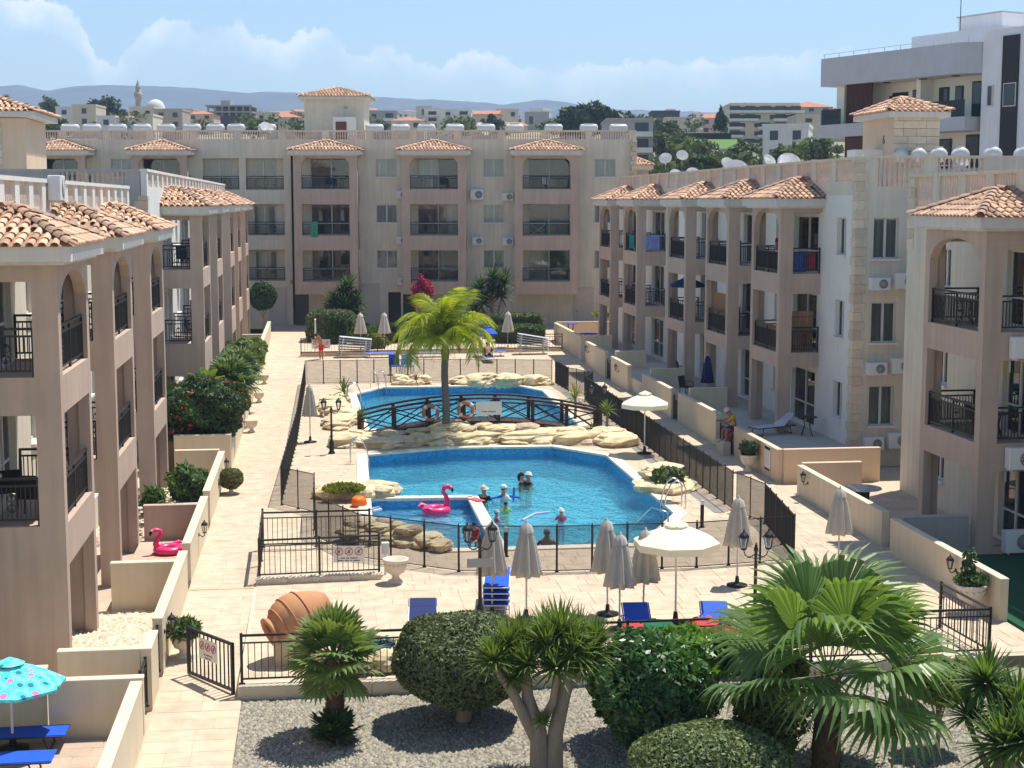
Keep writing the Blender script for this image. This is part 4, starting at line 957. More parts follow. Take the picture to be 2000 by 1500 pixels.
# ------------------------------------------------------------ pool ladders, bollards
def ladder(x, y, rz, label):
    o = empty('pool_ladder', T(x, y, 0) @ RZ(rz), label, 'ladder')
    for s in (-.25, .25):
        mb = MB(); mb.tube([(s,-.55,0),(s,-.55,.62),(s,-.45,.82),(s,-.25,.88),(s,-.08,.78),(s,.06,.45),(s,.12,.05),(s,.14,-.9)], .024, 8); mb.build('handrail', STEEL, o)
    for k in range(3): mb = MB(); mb.box(-.25,.25,.10,.2,-.35-k*.27,-.32-k*.27); mb.build('step', STEEL, o)
p = W(1318, 1005); ladder(10.72, 45.6, R(90), 'steel pool ladder by the oval rock planter')
ladder(1.62, 55.2, R(-90), 'steel pool ladder at the far left corner of the near pool'); ladder(1.85, 72.5, R(-90), 'steel ladder at the left side of the far pool'); ladder(3.1, 77.3, R(215), 'steel ladder at the back left corner of the far pool')
hr = empty('pool_handrail', T(9.6, 41.9, 0), 'steel handrail reaching down into the near pool behind the open parasol', 'handrail'); mb = MB(); mb.tube([(9.75,41.2,0),(9.75,41.25,.75),(9.4,41.8,.8),(8.9,43.1,-.2),(8.8,43.3,-.5)], .026, 8); wbuild(mb, 'rail', STEEL, hr)
for u, v, l in ((988,1087,'black bollard light behind the fence left of the parasols'),(1193,1080,'black bollard light at the middle of the near pool edge'),(1371,1030,'black bollard light beside the big open parasol'),(672,765,'black bollard light at the far pool left corner')):
    q = W(u, v); o = empty('bollard_light', T(q), l, 'bollard'); mb = MB(); mb.cyl((0,0,0),(0,0,.68),.055,n=12); mb.cyl((0,0,0),(0,0,.02),.09,n=12); mb.build('post', BLACKP, o); mb = MB(); mb.cyl((0,0,.68),(0,0,.78),.05,n=12); mb.build('lens', WPLAS, o); mb = MB(); mb.cyl((0,0,.78),(0,0,.81),.06,n=12); mb.build('cap', ALUP, o)
# ------------------------------------------------------------ lamps
LGLASS = glassmat('lantern_glass', (.85, .86, .86), 1.6)
def lantern(parent, Mx):
    f = MB(); f.lathe([(.055,0),(.075,.02),(.03,.03)], 6); f.lathe([(.115,.27),(.13,.29),(.09,.35),(.03,.40),(.02,.44),(.0,.47)], 6)
    for i in range(6): t = i*math.pi/3; f.cyl((.06*math.cos(t),.06*math.sin(t),.02),(.11*math.cos(t),.11*math.sin(t),.28),.008,n=4)
    o = f.build('lantern', IRON, parent, Mx); g = MB(); g.lathe([(.05,.03),(.1,.27)], 6, smooth=False); g.build('glass', LGLASS, o, Mx); return o
def lamp_post(x, y, h, label, rz=0, arms=2):
    o = empty('lamp_post', T(x, y, 0) @ RZ(rz), label, 'lamp'); mb = MB(); mb.lathe([(.13,0),(.13,.05),(.09,.1),(.085,.45),(.06,.5),(.045,.55),(.035,h-.1),(.055,h-.08),(.04,h),(.0,h+.12)], 12); mb.build('pole', IRON, o)
    for s in ((-1,1) if arms == 2 else (1,)):
        mb = MB(); mb.tube([(0,0,h-.15),(s*.14,0,h-.24),(s*.24,0,h-.18),(s*.28,0,h-.05)], .014, 5); mb.tube([(0,0,h-.3),(s*.12,0,h-.2),(s*.2,0,h-.24)], .010, 4); mb.build('arm', IRON, o); lantern(o, WM[o] @ T(s*.28, 0, h-.06))
    return o
q = W(648, 886); lamp_post(q.x, q.y, 1.75, 'double lantern lamp post left of the rock ridge')
q = W(1167, 850); lamp_post(q.x, q.y, 1.75, 'double lantern lamp post at the right end of the bridge')
ln = lamp_post(3.5, 33.0, 2.0, 'double lantern lamp post with grey board near the round bush'); mb = MB(); mb.box(-.30,.28,-.08,-.05,1.38,1.58); mb.build('board', GREYC, ln)
lamp_post(xat(1490, 31.5), 31.5, 2.0, 'lamp post half hidden behind the big fan palm')
def sconce(x, y, z, n, label):
    o = empty('wall_lantern', frame((x,y,z), n), label, 'lamp'); mb = MB(); mb.cyl((0,0,0),(0,.02,0),.05,n=10); mb.tube([(0,.02,0),(0,.1,-.06),(0,.16,-.02),(0,.16,.05)], .014, 5); mb.build('bracket', IRON, o); lantern(o, WM[o] @ T(0,.16,.04) @ SC(.8))
sconce(PX+.1, 31.3, .62, (1,0,0), 'black wall lantern by the urn on the left path'); sconce(PX+.1, 40.6, .62, (1,0,0), 'black wall lantern by the pink flamingo patio'); sconce(PX+.1, 50.6, .62, (1,0,0), 'black wall lantern beside the trimmed planter bush')
sconce(RW_-.1, 45.9, .6, (-1,0,0), 'black wall lantern on the wall of the glass table'); sconce(15.29, 34.3, .6, (-1,0,0), 'black wall lantern near the urn with a tall plant'); sconce(RW_-.1, 76.6, .8, (-1,0,0), 'black wall lantern on the far right path wall'); sconce(RW_-.1, 85.4, .95, (-1,0,0), 'farthest wall lantern on the right path')
# ------------------------------------------------------------ parasols
def parasol_closed(x, y, h, label, z=0, m=CANV, wide=.25, lean=0, base=True):
    o = empty('closed_parasol', T(x, y, z) @ RY(lean), label, 'parasol'); mb = MB(); mb.cyl((0,0,0),(0,0,h),.022,n=8); mb.build('pole', ALUP, o)
    mb = MB(); c = h*.46; ph = random.uniform(0,6); mb.lathe([(wide*.5,c+.04),(wide*1.02,c),(wide*.95,c+.12),(wide*.8,c+.4),(wide*.58,c+.8),(wide*.38,h-.24),(wide*.26,h-.1),(.0,h)], 48, (0,0,0), True, ph, .27, 8); cp = mb.build('canopy', m, o)
    m2 = MB(); m2.lathe([(wide*.52,h-.24),(wide*.40,h-.10),(0,h+.02)], 24, (0,0,0), True, ph, .15, 8); m2.build('top_vent', m, cp)
    if base: mb = MB(); mb.lathe([(.26,0),(.26,.04),(.06,.07),(.04,.25)], 16); mb.build('base', BLACKP, o)
    mb = MB(); mb.lathe([(.015,h-.02),(.03,h+.02),(0,h+.06)], 8); mb.build('finial', WPLAS, o)
    return o
def parasol_open(x, y, h, r, label, z=0, m=CANVW, val=.16, n=8, rz=.3):
    o = empty('open_parasol', T(x, y, z) @ RZ(rz), label, 'parasol'); mb = MB(); mb.cyl((0,0,0),(0,0,h),.024,n=8); mb.build('pole', WPAINT, o)
    ze = h-.42; mb = MB(); mb.lathe([(r,ze-val),(r*1.005,ze),(r*.62,ze+.19),(r*.22,h-.08),(r*.22,h-.08)], n, smooth=False); 
    mb.f = [f for f in mb.f if len(f) == 4]; mb.sm = [False]*len(mb.f); mb.mi = [0]*len(mb.f); cp = mb.build('canopy', m, o)
    m2 = MB(); m2.lathe([(r*.28,h-.04),(r*.26,h-.03),(.02,h+.07),(0,h+.08)], n, smooth=False); m2.build('top_vent', m, cp)
    for i in range(n):
        t = 2*math.pi*i/n; mb = MB(); mb.cyl((0,0,h-.12),(r*.99*math.cos(t),r*.99*math.sin(t),ze-.01),.011,n=4); mb.cyl((0,0,h-.75),(r*.5*math.cos(t),r*.5*math.sin(t),ze+.16),.009,n=4); mb.build('rib', WPAINT, o)
    mb = MB(); mb.lathe([(.28,0),(.28,.05),(.07,.09),(.045,.3)], 16); mb.build('base', BLACKP, o); return o
for u, v, h, l in ((606,864,2.3,'closed beige parasol beside the left mesh fence'),):
    q = W(u, v); parasol_closed(q.x, q.y, h, l)
for x_, a, h, l, ln_ in ((960,33.7,2.25,'closed parasol nearest the double lantern',.0),(1029,33.4,2.28,'closed parasol standing alone right of the lantern',0),(1193,33.6,2.25,'left of the three bunched closed parasols',-.02),(1217,32.3,2.2,'middle of the three bunched closed parasols',0),(1264,32.7,2.2,'right one of the three bunched closed parasols',.02),(1453,35.8,2.25,'closed parasol right of the big open one',0),(1656,36.9,2.2,'closed parasol sticking up behind the fan palm',0)):
    parasol_closed(xat(x_, a), a, h, l, 0, CANV, .30, ln_)
parasol_open(xat(1330, 32.6), 32.6, 2.35, .98, 'large open white parasol in front of the near pool', rz=R(22))
q = W(1268, 876); parasol_open(q.x-.45, q.y-1.2, 2.35, .92, 'open white parasol beside the right mesh fence', rz=.1)
for u, v, l in ((701,690,'closed cream parasol behind the stacked loungers on the left'),(748,696,'closed cream parasol under the tall palm fronds'),(992,690,'closed cream parasol behind the stacked loungers on the right')):
    a = 93.0; parasol_closed(xat(u, a), a, 2.35, l, deck_z(93)+.1, mat('pale_canvas', (.62,.56,.48), .9, .08, 5), .32)
q = W(1430, 782, .75); parasol_closed(16.6, 63.2, 2.2, 'closed navy parasol on the right terrace', .75, NAVY, .24)
TROP = None
def trop_mat():
    m = bpy.data.materials.new('tropical_print'); m.use_nodes = True; nt = m.node_tree; b = nt.nodes['Principled BSDF']; b.inputs['Roughness'].default_value = .8; L = nt.links.new
    tcn = N(nt, 'ShaderNodeTexCoord'); v = N(nt, 'ShaderNodeTexVoronoi'); v.inputs['Scale'].default_value = 5.5; L(tcn.outputs['Object'], v.inputs['Vector']); nz_ = N(nt, 'ShaderNodeTexNoise'); nz_.inputs['Scale'].default_value = 9; L(tcn.outputs['Object'], nz_.inputs['Vector'])
    r = N(nt, 'ShaderNodeValToRGB'); r.color_ramp.interpolation = 'CONSTANT'; el_ = r.color_ramp.elements; el_[0].color = (.02,.14,.24,1); el_[1].position = .42; el_[1].color = (.05,.62,.66,1)
    sp = N(nt, 'ShaderNodeSeparateColor'); L(v.outputs['Color'], sp.inputs[0]); d = MATH(nt, 'ADD', v.outputs['Distance'], MATH(nt, 'MULTIPLY', nz_.outputs[0], .25)); L(d, r.inputs[0]); e3 = el_.new(.68); e3.color = (.16,.72,.72,1)
    mx_ = N(nt, 'ShaderNodeMix', data_type='RGBA'); pk = MATH(nt, 'MULTIPLY', MATH(nt, 'GREATER_THAN', sp.outputs[0], .6), MATH(nt, 'LESS_THAN', d, .5)); L(pk, mx_.inputs[0]); L(r.outputs[0], mx_.inputs[6]); mx_.inputs[7].default_value = (.75,.18,.42,1); L(mx_.outputs[2], b.inputs['Base Color']); return m
parasol_open(xat(-18, 27.0), 27.0, 1.65, .96, 'turquoise parasol with tropical leaf print at the left edge', -.25, trop_mat(), .05, 8)
# ------------------------------------------------------------ loungers, chairs, tables
def lounger_meshes(frm, slg):
    f = MB(); L_, w = 1.9, .6
    for y in (-w/2, w/2): f.tube([(0,y,.3),(L_,y,.3)], .018, 6); f.tube([(.25,y,.3),(.18,y,0)], .016, 5); f.tube([(1.55,y,.3),(1.65,y,0)], .016, 5)
    for x in (0, L_, .2, 1.6): f.tube([(x,-w/2,.3),(x,w/2,.3)], .016, 5)
    for x in (.18, 1.65): f.tube([(x,-w/2,.03),(x,w/2,.03)], .014, 5)
    s = MB(); s.box(.03, 1.25, -w/2+.02, w/2-.02, .305, .322); b = MB(); b.box(0, .68, -w/2+.02, w/2-.02, 0, .02); b.tube([(0,-w/2,.0),(.68,-w/2,0)], .014, 5); b.tube([(0,w/2,.0),(.68,w/2,0)], .014, 5)
    return f.mesh('frame', frm), s.mesh('seat', slg), b.mesh('backrest', slg)
LM = {k: lounger_meshes(*v) for k, v in {'blue': (WPAINT, BLUEC), 'white': (WPAINT, mat('pale_sling', (.55,.60,.66), .7, .1, 5)), 'dark': (IRON, BLUEC), 'navy': (WPAINT, NAVY), 'grey': (BLACKP, mat('grey_sling', (.5,.5,.52), .8, .1, 6))}.items()}
def lounger(Mx, label, kind='blue', back=0, group=None):
    o = empty('sun_lounger', Mx, label, 'lounger', group); f, s, b = LM[kind]; inst('frame', f, Mx, o); inst('seat', s, Mx, o); inst('backrest', b, Mx @ T(1.25, 0, .305) @ RY(-back), o); return o
ordn = ['lowest', 'second', 'third', 'fourth', 'fifth', 'sixth', 'topmost', 'eighth']
for i in range(7):
    z = deck_z(91)+.02; lounger(T(xat(655, 91)+i*.02, 91.0, z+i*.155) @ RY(.012*i+.03) , f'{ordn[i]} white lounger of the stack beside the left hedge', 'white', 0, 'stacked loungers left')
    lounger(T(xat(1010, 91.4)-.0+i*.0, 91.4, z+i*.16) @ RY(.02*i+.05), f'{ordn[i]} white lounger of the stack at the right end of the far railing', 'white', 0, 'stacked loungers right')
for u, l, b in ((712, 'blue lounger next to the left stack at the far railing', .0), (815, 'pale blue lounger behind the palm trunk at the far railing', .05), (925, 'blue lounger right of the palm at the far railing', .0)):
    lounger(T(xat(u, 90.6), 90.6, deck_z(90.6)), l, 'blue', b)
for i in range(4): lounger(T(xat(962, 34.2), 33.6, i*.14) @ RZ(R(82)), f'{ordn[i] if i<3 else "topmost"} blue lounger stacked behind the near double lantern', 'blue', 0, 'blue stack')
for i in range(5): lounger(T(xat(818,30.4), 30.1, i*.16) @ RZ(R(86)), f'{ordn[i] if i<4 else "topmost"} grey lounger stacked left of the round bush', 'navy', 0, 'grey stack')
lounger(T(6.75, 30.5, 0) @ RZ(R(85)), 'blue lounger with green towel among the bunched parasols', 'blue', .45); lounger(T(8.35, 30.4, 0) @ RZ(R(80)), 'blue lounger with a red towel under the big parasol', 'blue', .45)
def cloth(x, y, z, w, l, rz, m, label, amp=.05, drop=0, name='towel'):
    n = 14; mb = MB(); s = random.uniform(0,50); vs = []
    for j in range(n+1):
        for i in range(n+1):
            a, b = i/n-.5, j/n-.5; vs.append((a*w, b*l, amp*(noise.noise((a*4+s,b*4,0))+.5*noise.noise((a*9+s,b*9,3)))+.03 - drop*max(0, abs(a)-.32)*2))
    k = len(vs); vs2 = [(x_, y_, z_-.012) for x_, y_, z_ in vs]; mb.add(vs+vs2, [(j*(n+1)+i, j*(n+1)+i+1, (j+1)*(n+1)+i+1, (j+1)*(n+1)+i) for j in range(n) for i in range(n)] + [(k+(j+1)*(n+1)+i, k+(j+1)*(n+1)+i+1, k+j*(n+1)+i+1, k+j*(n+1)+i) for j in range(n) for i in range(n)], True)
    return tag(mb.build(name, m, None, T(x,y,z) @ RZ(rz)), label, 'towel')
REDT = mat('red_towel', (.62,.05,.06), .95, .35, 9); GREENT = mat('green_towel', (.01,.13,.06), .95, .2, 9)
cloth(8.5, 31.2, .36, .95, 1.2, .2, REDT, 'crumpled red towel on the lounger under the open parasol', .16, .6); cloth(7.25, 31.0, .42, .8, 1.1, .3, GREENT, 'dark green towel on the lounger by the bunched parasols', .08, .7); cloth(6.7, 31.35, .36, .55, .35, .1, REDT, 'small red cloth on the blue lounger by the parasol poles', .06, .3)
lounger(T(W(135,1412,.07).x-1.9, W(135,1425,.07).y, -.25) @ RZ(0), 'blue lounger behind its twin on the near left patio', 'dark'); lounger(T(W(112,1455,.07).x-1.9, W(112,1475,.07).y, -.25) @ RZ(0), 'front blue lounger on the near left patio', 'dark')
lounger(T(-5.46, 46.1, .02) @ RZ(R(4)), 'white lounger beside the oleander on the left patio', 'white'); lounger(T(16.15, 54.6, .76) @ RZ(R(25)), 'striped lounger behind the man in yellow', 'grey', .7)
def chair(Mx, label, m=BLACKP, wick=True, group=None):
    o = empty('garden_chair', Mx, label, 'chair', group); mb = MB(); mb.bbox(-.24,.24,-.22,.24,.40,.45,.02); mb.build('seat', m, o); mb = MB(); mb.M = T(0,.22,.42) @ RX(R(-10)); mb.bbox(-.24,.24,-.02,.03,0,.5,.02); mb.M = None; mb.build('backrest', m, o)
    for sx_ in (-.21,.21):
        for sy_ in (-.19,.2): mb = MB(); mb.cyl((sx_,sy_,.41),(sx_*1.08,sy_*1.1,0),.016,n=6); mb.build('leg', m, o)
        mb = MB(); mb.tube([(sx_*1.15,-.2,.41),(sx_*1.15,-.2,.64),(sx_*1.15,.24,.66)], .016, 5); mb.build('armrest', m, o)
    return o
def table(Mx, r, h, label, topm, legm=IRON, skirt=False):
    o = empty('garden_table', Mx, label, 'table'); mb = MB(); mb.lathe([(r*.98,h-.03),(r,h-.015),(r*.98,h)], 28); mb.build('table_top', topm, o)
    for i in range(4): t = i*math.pi/2+.5; mb = MB(); mb.tube([(r*.5*math.cos(t),r*.5*math.sin(t),h-.03),(r*.35*math.cos(t),r*.35*math.sin(t),h*.5),(r*.75*math.cos(t),r*.75*math.sin(t),0)], .018, 5); mb.build('leg', legm, o)
    if skirt: mb = MB(); mb.lathe([(r*.42,0),(r*.5,h-.03)], 4, smooth=False, ph=.6); mb.build('wicker_base', legm, o)
    return o
table(T(16.55, 44.2, .01), .62, .74, 'round glass table on the sunlit right patio', mat('glass_table', (.50,.55,.53), .15, .05, 4, spec=.6), IRON, True)
table(T(18.2, 54.5, .76), .38, .72, 'small dark round table on the right terrace', IRON); table(T(16.3, 90.5, .8), .6, .75, 'round blue table on the far right patio', BLUEC); table(T(16.2, 96.5, .8), .5, .9, 'blue covered table in the far right corner', BLUEC)
for i, (x, y, z, rz, l) in enumerate(((-6.55,32.4,3.05,R(200),'black wicker chair on the first floor balcony of the near left bay'),(-5.95,31.7,3.05,R(170),'second black wicker chair behind the near left balcony railing'),(-5.5,64.0,6.77,R(30),'black chair on the top balcony of the far left block'),(-5.3,64.6,3.77,R(100),'dark chair on the middle balcony of the far left block'),(18.3,40.0,3.05,R(90),'dark chair on the first floor balcony of the near right bay'),(16.5,66.5,.76,R(40),'dark chair on the second right terrace'),(17.9,73,.76,R(90),'dark chair under the third right bay'))):
    chair(T(x,y,z) @ RZ(rz), l)
for x, y, z, l in ((18.3,41.0,6.03,'round dark table on the top balcony of the near right bay'),(18.5,39.3,3.03,'small dark table on the middle near right balcony')): table(T(x,y,z), .35, .7, l, IRON)
# balconies of the back block
for u, k, l, mm in ((650,2,'blue grey chair on the top left balcony of the back block',NAVY),(870,2,'dark chair on the top middle balcony of the back block',BLACKP),(1065,2,'white chair on the top right balcony of the back block',WPLAS),(640,0,'dark chair on the lowest left balcony of the back block',BLACKP)):
    p = bo + cr_*BX(u) - cn*.9; chair(T(p.x, p.y, flb[k]+.01) @ RZ(R(160)), l, mm)
def rack(Mx, label, m=WPAINT):
    o = empty('drying_rack', Mx, label, 'drying rack'); mb = MB()
    for y in (-.25,.25): mb.tube([(-.6,y,0),(.55,y*1.0,.85)], .014, 5); mb.tube([(.6,y,0),(-.55,y,.85)], .014, 5)
    mb.build('legs', m, o); mb = MB()
    for i in range(7): y = -.25+i*.083; mb.tube([(-.75,y,.88),(.75,y,.88)], .008, 4)
    for x in (-.75,.75): mb.tube([(x,-.25,.88),(x,.25,.88)], .012, 4)
    mb.build('rails', m, o); return o
p = bo + cr_*BX(1050) - cn*.9; rack(T(p.x,p.y,flb[1]+.02) @ RZ(-YAW), 'white drying rack on the middle right balcony of the back block')
rack(T(18.15, 56.1, 6.77) @ RZ(0), 'white drying rack with laundry on the top right terrace bay')
def hang(Mx, w, h, m, label, name='towel', cat='towel'):
    n = 12; mb = MB(); vs = [(w*(i/n-.5), .02*math.sin(i*1.9)+.015*(j/6)*math.sin(i*.8), -h*j/6) for j in range(7) for i in range(n+1)]; k = len(vs)
    mb.add(vs + [(a,b-.012,c) for a,b,c in vs], [(j*(n+1)+i,(j+1)*(n+1)+i,(j+1)*(n+1)+i+1,j*(n+1)+i+1) for j in range(6) for i in range(n)] + [(k+j*(n+1)+i+1,k+(j+1)*(n+1)+i+1,k+(j+1)*(n+1)+i,k+j*(n+1)+i) for j in range(6) for i in range(n)], True); return tag(mb.build(name, m, None, Mx), label, cat)
p = bo + cr_*BX(622) - cn*1.75; hang(T(p.x,p.y,flb[1]+1.05) @ RZ(-YAW), .5, 1.1, mat('green_print_towel', (.05,.30,.16), .9, .7, 6), 'green patterned towel over the middle left balcony railing')
hang(T(18.0,55.55,7.62), .7, .75, mat('blue_laundry',(.05,.08,.35),.9,.4,7), 'dark blue laundry on the drying rack of the top right bay'); hang(T(18.55,55.6,7.62), .4, .7, mat('red_laundry',(.42,.05,.10),.9,.4,7), 'red laundry on the drying rack of the top right bay')
hang(T(17.35,83.0,7.7) @ RZ(R(90)), 1.4, .75, mat('teal_cover',(.01,.16,.16),.9,.2,5), 'teal cloth behind the railing of the fourth right bay'); hang(T(18.1,81.3,7.7), .9, .8, mat('striped_towel',(.20,.24,.5),.9,.8,9,stretch=(6,1,1)), 'blue striped towels over the top railing of the fourth right bay')
BAMB = mat('bamboo_screen', (.34,.19,.10), .9, .35, 12, stretch=(6,6,.4))
def screen(Mx, w, h, label):
    o = empty('bamboo_screen', Mx, label, 'screen'); n = int(w/.045); me = MB(); me.cyl((0,0,0),(0,0,h),.02,n=5); cane = me.mesh('cane', BAMB)
    for i in range(n): inst('cane', cane, Mx @ T((i+.5)*w/n,0,0), o)
    mb = MB()
    for z in (.15,.5,.85): mb.box(0,w,-.026,-.021,h*z,h*z+.02)
    mb.build('binding', TEAK, o)
screen(T(17.62,63.05,3.82) @ RZ(R(90)), 3.1, 1.7, 'bamboo screen along the middle balcony of the second right bay'); screen(T(17.5,55.75,3.82), 1.25, 1.55, 'bamboo screen on the front of the middle right balcony'); screen(T(17.62,55.75,3.82) @ RZ(R(90)), 3.1, .85, 'low bamboo screen behind the railing of the first right bay'); screen(T(18.3,59.0,7.4), .55, 1.4, 'brown slatted screen at the back of the top right balcony')
parasol_open(16.95+.95, 72.2, 2.15, .9, 'dark blue parasol on the balcony of the third right bay', 3.76, NAVY, .1)
# ------------------------------------------------------------ air conditioners, water heaters, dishes
ACM = {}
def ac(Mx, label, w=.80, h=.56, d=.30):
    if not ACM:
        b = MB(); b.bbox(-.5,.5,0,.38,0,1,.02); ACM['b'] = b.mesh('casing', WPLAS); g = MB(); g.M = RX(R(-90)); 
        g.lathe([(.0,.0),(.36,.0),(.36,.012),(.0,.012)], 24); ACM['f'] = g.mesh('fan', mat('fan_dark',(.05,.05,.05),.6)); q = MB()
        for r_ in (.1,.18,.26,.34): q.tube([(r_*math.cos(t),0,r_*math.sin(t)) for t in np.linspace(0,2*math.pi,19)[:-1]], .012, 4, True)
        for k in range(8): t = k*math.pi/4; q.cyl((0,0,0),(.35*math.cos(t),0,.35*math.sin(t)),.01,n=4)
        ACM['g'] = q.mesh('grille', WPLAS); r2 = MB(); 
        for s in (-.38,.36): r2.box(s,s+.05,-.12,.36,-.06,-.002); r2.box(s,s+.05,-.13,-.11,-.4,-.002)
        ACM['r'] = r2.mesh('bracket', ALUP)
    o = empty('air_conditioner', Mx, label, 'air conditioner'); S = Mx @ SC(w, d/.38, h); inst('casing', ACM['b'], S, o); P_ = Mx @ T(-w*.14, d+.004, h*.5) @ SC(h*1.05)
    f_ = inst('fan', ACM['f'], P_, o); inst('grille', ACM['g'], P_ @ T(0,.02,0), f_); inst('bracket', ACM['r'], Mx @ SC(w,d/.38,1), o); return o
def on_end(u, v, l, w, h): # on the end wall of the right middle block
    x = xat(u, 51.8); z = CAMH - (v-395)/FPX*51.8*1.0; dd = ray(u, v); t = 51.8/dd.y; ac(frame((dd.x*t, 51.79, CAMH+dd.z*t), (0,-1,0)), l, w, h)
for i, v in enumerate((566, 731, 876)):
    nm = ('upper', 'middle', 'lowest')[i]; on_end(1714-i*6, v, f'small white air conditioner of the {nm} pair by the quoins', .72, .44); on_end(1765-i*7, v-3, f'larger white air conditioner of the {nm} pair by the quoins', .82, .55)
for u, v, l in ((787,388,'air conditioner right of the left bay, upper row of back block'),(787,476,'air conditioner right of the left bay, middle row of back block'),(787,555,'air conditioner right of the left bay, lowest row of back block'),(932,390,'large air conditioner right of the middle bay, upper row'),(933,477,'air conditioner right of the middle bay, middle row'),(992,392,'air conditioner left of the right bay, upper row'),(992,478,'air conditioner left of the right bay, middle row')):
    p = bo + cr_*BX(u); ac(frame((p.x,p.y,zB(v)), -cn), l, .95 if u==932 else .78, .72 if u == 932 else .55)
ac(frame((LX-DB+.03, 39.6, 9.55), (1,0,0)), 'air conditioner fixed to the parapet above the left tiled roofs', .8, .62)
for z, l in ((5.38,'air conditioner at the right picture edge, upper one'),(2.4,'air conditioner at the right picture edge below the upper one'),(.14,'air conditioner standing on the green lawn at right edge')): 
    dd = ray(2000, 395); ac(frame((xat(2012,38.0), 38.06, z), (0,-1,0)), l, .8, .58)
TANK = mat('tank_white', (.58,.57,.55), .4, .12, 3); PANEL = mat('solar_panel', (.02,.03,.06), .15, .1, 4, spec=.6)
def tank_meshes():
    a = MB(); a.M = RY(R(90)); a.lathe([(0,-.68),(.16,-.66),(.27,-.58),(.29,-.5),(.29,.5),(.27,.58),(.16,.66),(0,.68)], 16); s = MB()
    for x in (-.45,.45): s.tube([(x,-.3,-.75),(x,0,-.2),(x,.3,-.75)], .02, 4); s.tube([(x,-.3,-.4),(x,.3,-.4)], .015, 4)
    for y in (-.1, .1): s.tube([(-.5,y,-.4),(.5,y,-.4)], .016, 4)
    p = MB(); p.M = RX(R(40)); p.box(-.55,.55,-1.5,-.2,-.42,-.36); c = MB(); c.box(-.35,.35,-.12,.12,.24,.34); return a.mesh('tank',TANK), s.mesh('stand',ALUP), p.mesh('collector',PANEL), c.mesh('inlet_box',TANK)
TKM = tank_meshes()
def heater(Mx, label, panel_=False):
    o = empty('water_heater', Mx, label, 'water heater', 'solar water heaters on the roofs')
    for nm, me in zip(('tank','stand','collector','inlet_box'), TKM):
        if nm != 'collector' or panel_: inst(nm, me, Mx, o)
for i, u in enumerate((148,190,240,287,333,383,428,468,528)):
    p = cn*(YB+2.5) + cr_*((u-1000)/FPX*(YB+2.5)); heater(T(p.x,p.y,ztop_b+.98) @ RZ(-YAW+random.uniform(-.15,.15)), f'white water heater {ordn[i] if 0<i<6 else ("leftmost" if i==0 else ("seventh" if i==6 else "eighth" if i==7 else "last before the tower"))} in the row left of the roof tower'.replace('second','second').replace('topmost','seventh'))
for i, u in enumerate((735,785,835,890,950,1005,1080,1148,1205)):
    p = cn*(YB+2.5) + cr_*((u-1000)/FPX*(YB+2.5)); heater(T(p.x,p.y,ztop_b+.98) @ RZ(-YAW+random.uniform(-.2,.2)), f'white water heater {["nearest the tower","second","third","fourth","fifth","sixth","seventh","eighth","rightmost"][i]} in the row right of the roof tower')
for i, (u, a) in enumerate(((1445,88),(1470,82),(1500,77),(1530,73),(1560,69),(1590,66),(1755,58),(1790,57.2),(1830,56.6),(1872,56.2),(1935,55.6),(1995,55))):
    x = xat(u, a); heater(T(x, a, 10.95 + (.15 if i < 6 else .35)) @ RZ(R(75 if i > 5 else 60)) @ SC(.85 if i < 6 else .98), f'white tank {["farthest","second","third","fourth","fifth","sixth","seventh","eighth","ninth","tenth","eleventh","nearest"][i]} along the right block roof')
def dish(Mx, label, r=.45):
    o = empty('satellite_dish', Mx, label, 'dish'); mb = MB(); mb.M = T(0,0,.9) @ RX(R(55)); mb.lathe([(0,0),(r*.5,.05*r/.45),(r*.8,.12*r/.45),(r,.2*r/.45)], 20); mb.lathe([(r,.2*r/.45),(r*.97,.19*r/.45)], 20); mb.M = None; mb.build('reflector', WPAINT, o); mb = MB(); mb.cyl((0,0,0),(0,0,.95),.025,n=6); mb.tube([(0,0,.9),(0,-.3,.8),(0,-.5,1.15)], .012, 4); mb.build('mast', ALUP, o)
for i, (u, a, r_, l) in enumerate(((1435,84,.75,'large satellite dish left end of the right roof row'),(1538,66,.55,'white satellite dish rising above the right roof tanks'),(1352,92,.5,'satellite dish above the far end of the right roof'),(1318,94,.45,'small satellite dish at the far right roof corner'),(1870,58,.35,'small dish in front of the modern building'),(522,112,.5,'satellite dish on the back roof left of the tower'),(940,112.6,.6,'satellite dish on the back roof right of the tower'))):
    zz = 9.8 if u > 1200 else ztop_b-.1; dish(T(xat(u,a), a, zz+(.4 if u>1200 else 0)) @ RZ(R(-10+i*8)), l, r_)
# ------------------------------------------------------------ urns, jar, fountain
URNP = [(.0,0),(.20,0),(.20,.06),(.12,.09),(.085,.16),(.10,.2),(.2,.27),(.27,.38),(.285,.48),(.27,.52),(.33,.57),(.33,.62),(.27,.62),(.24,.52),(0,.50)]
def urn(x, y, z, label, s=1.0, m=CASTST):
    o = empty('stone_urn', T(x,y,z), label, 'urn'); mb = MB(); mb.lathe([(r*s,h*s) for r,h in URNP[:7]], 18); mb.box(-.23*s,.23*s,-.23*s,.23*s,-.03,.0); mb.build('foot', m, o)
    mb = MB(); mb.lathe([(r*s,h*s) for r,h in URNP[6:]], 20); 
    for k in range(14): t = 2*math.pi*k/14; mb.cyl((.2*s*math.cos(t),.2*s*math.sin(t),.28*s),(.285*s*math.cos(t),.285*s*math.sin(t),.5*s),.025*s,n=5)
    mb.build('bowl', m, o); return o
q = W(773, 1138); urn(q.x, q.y, 0, 'empty cast stone urn right of the railing sign', 1.0)
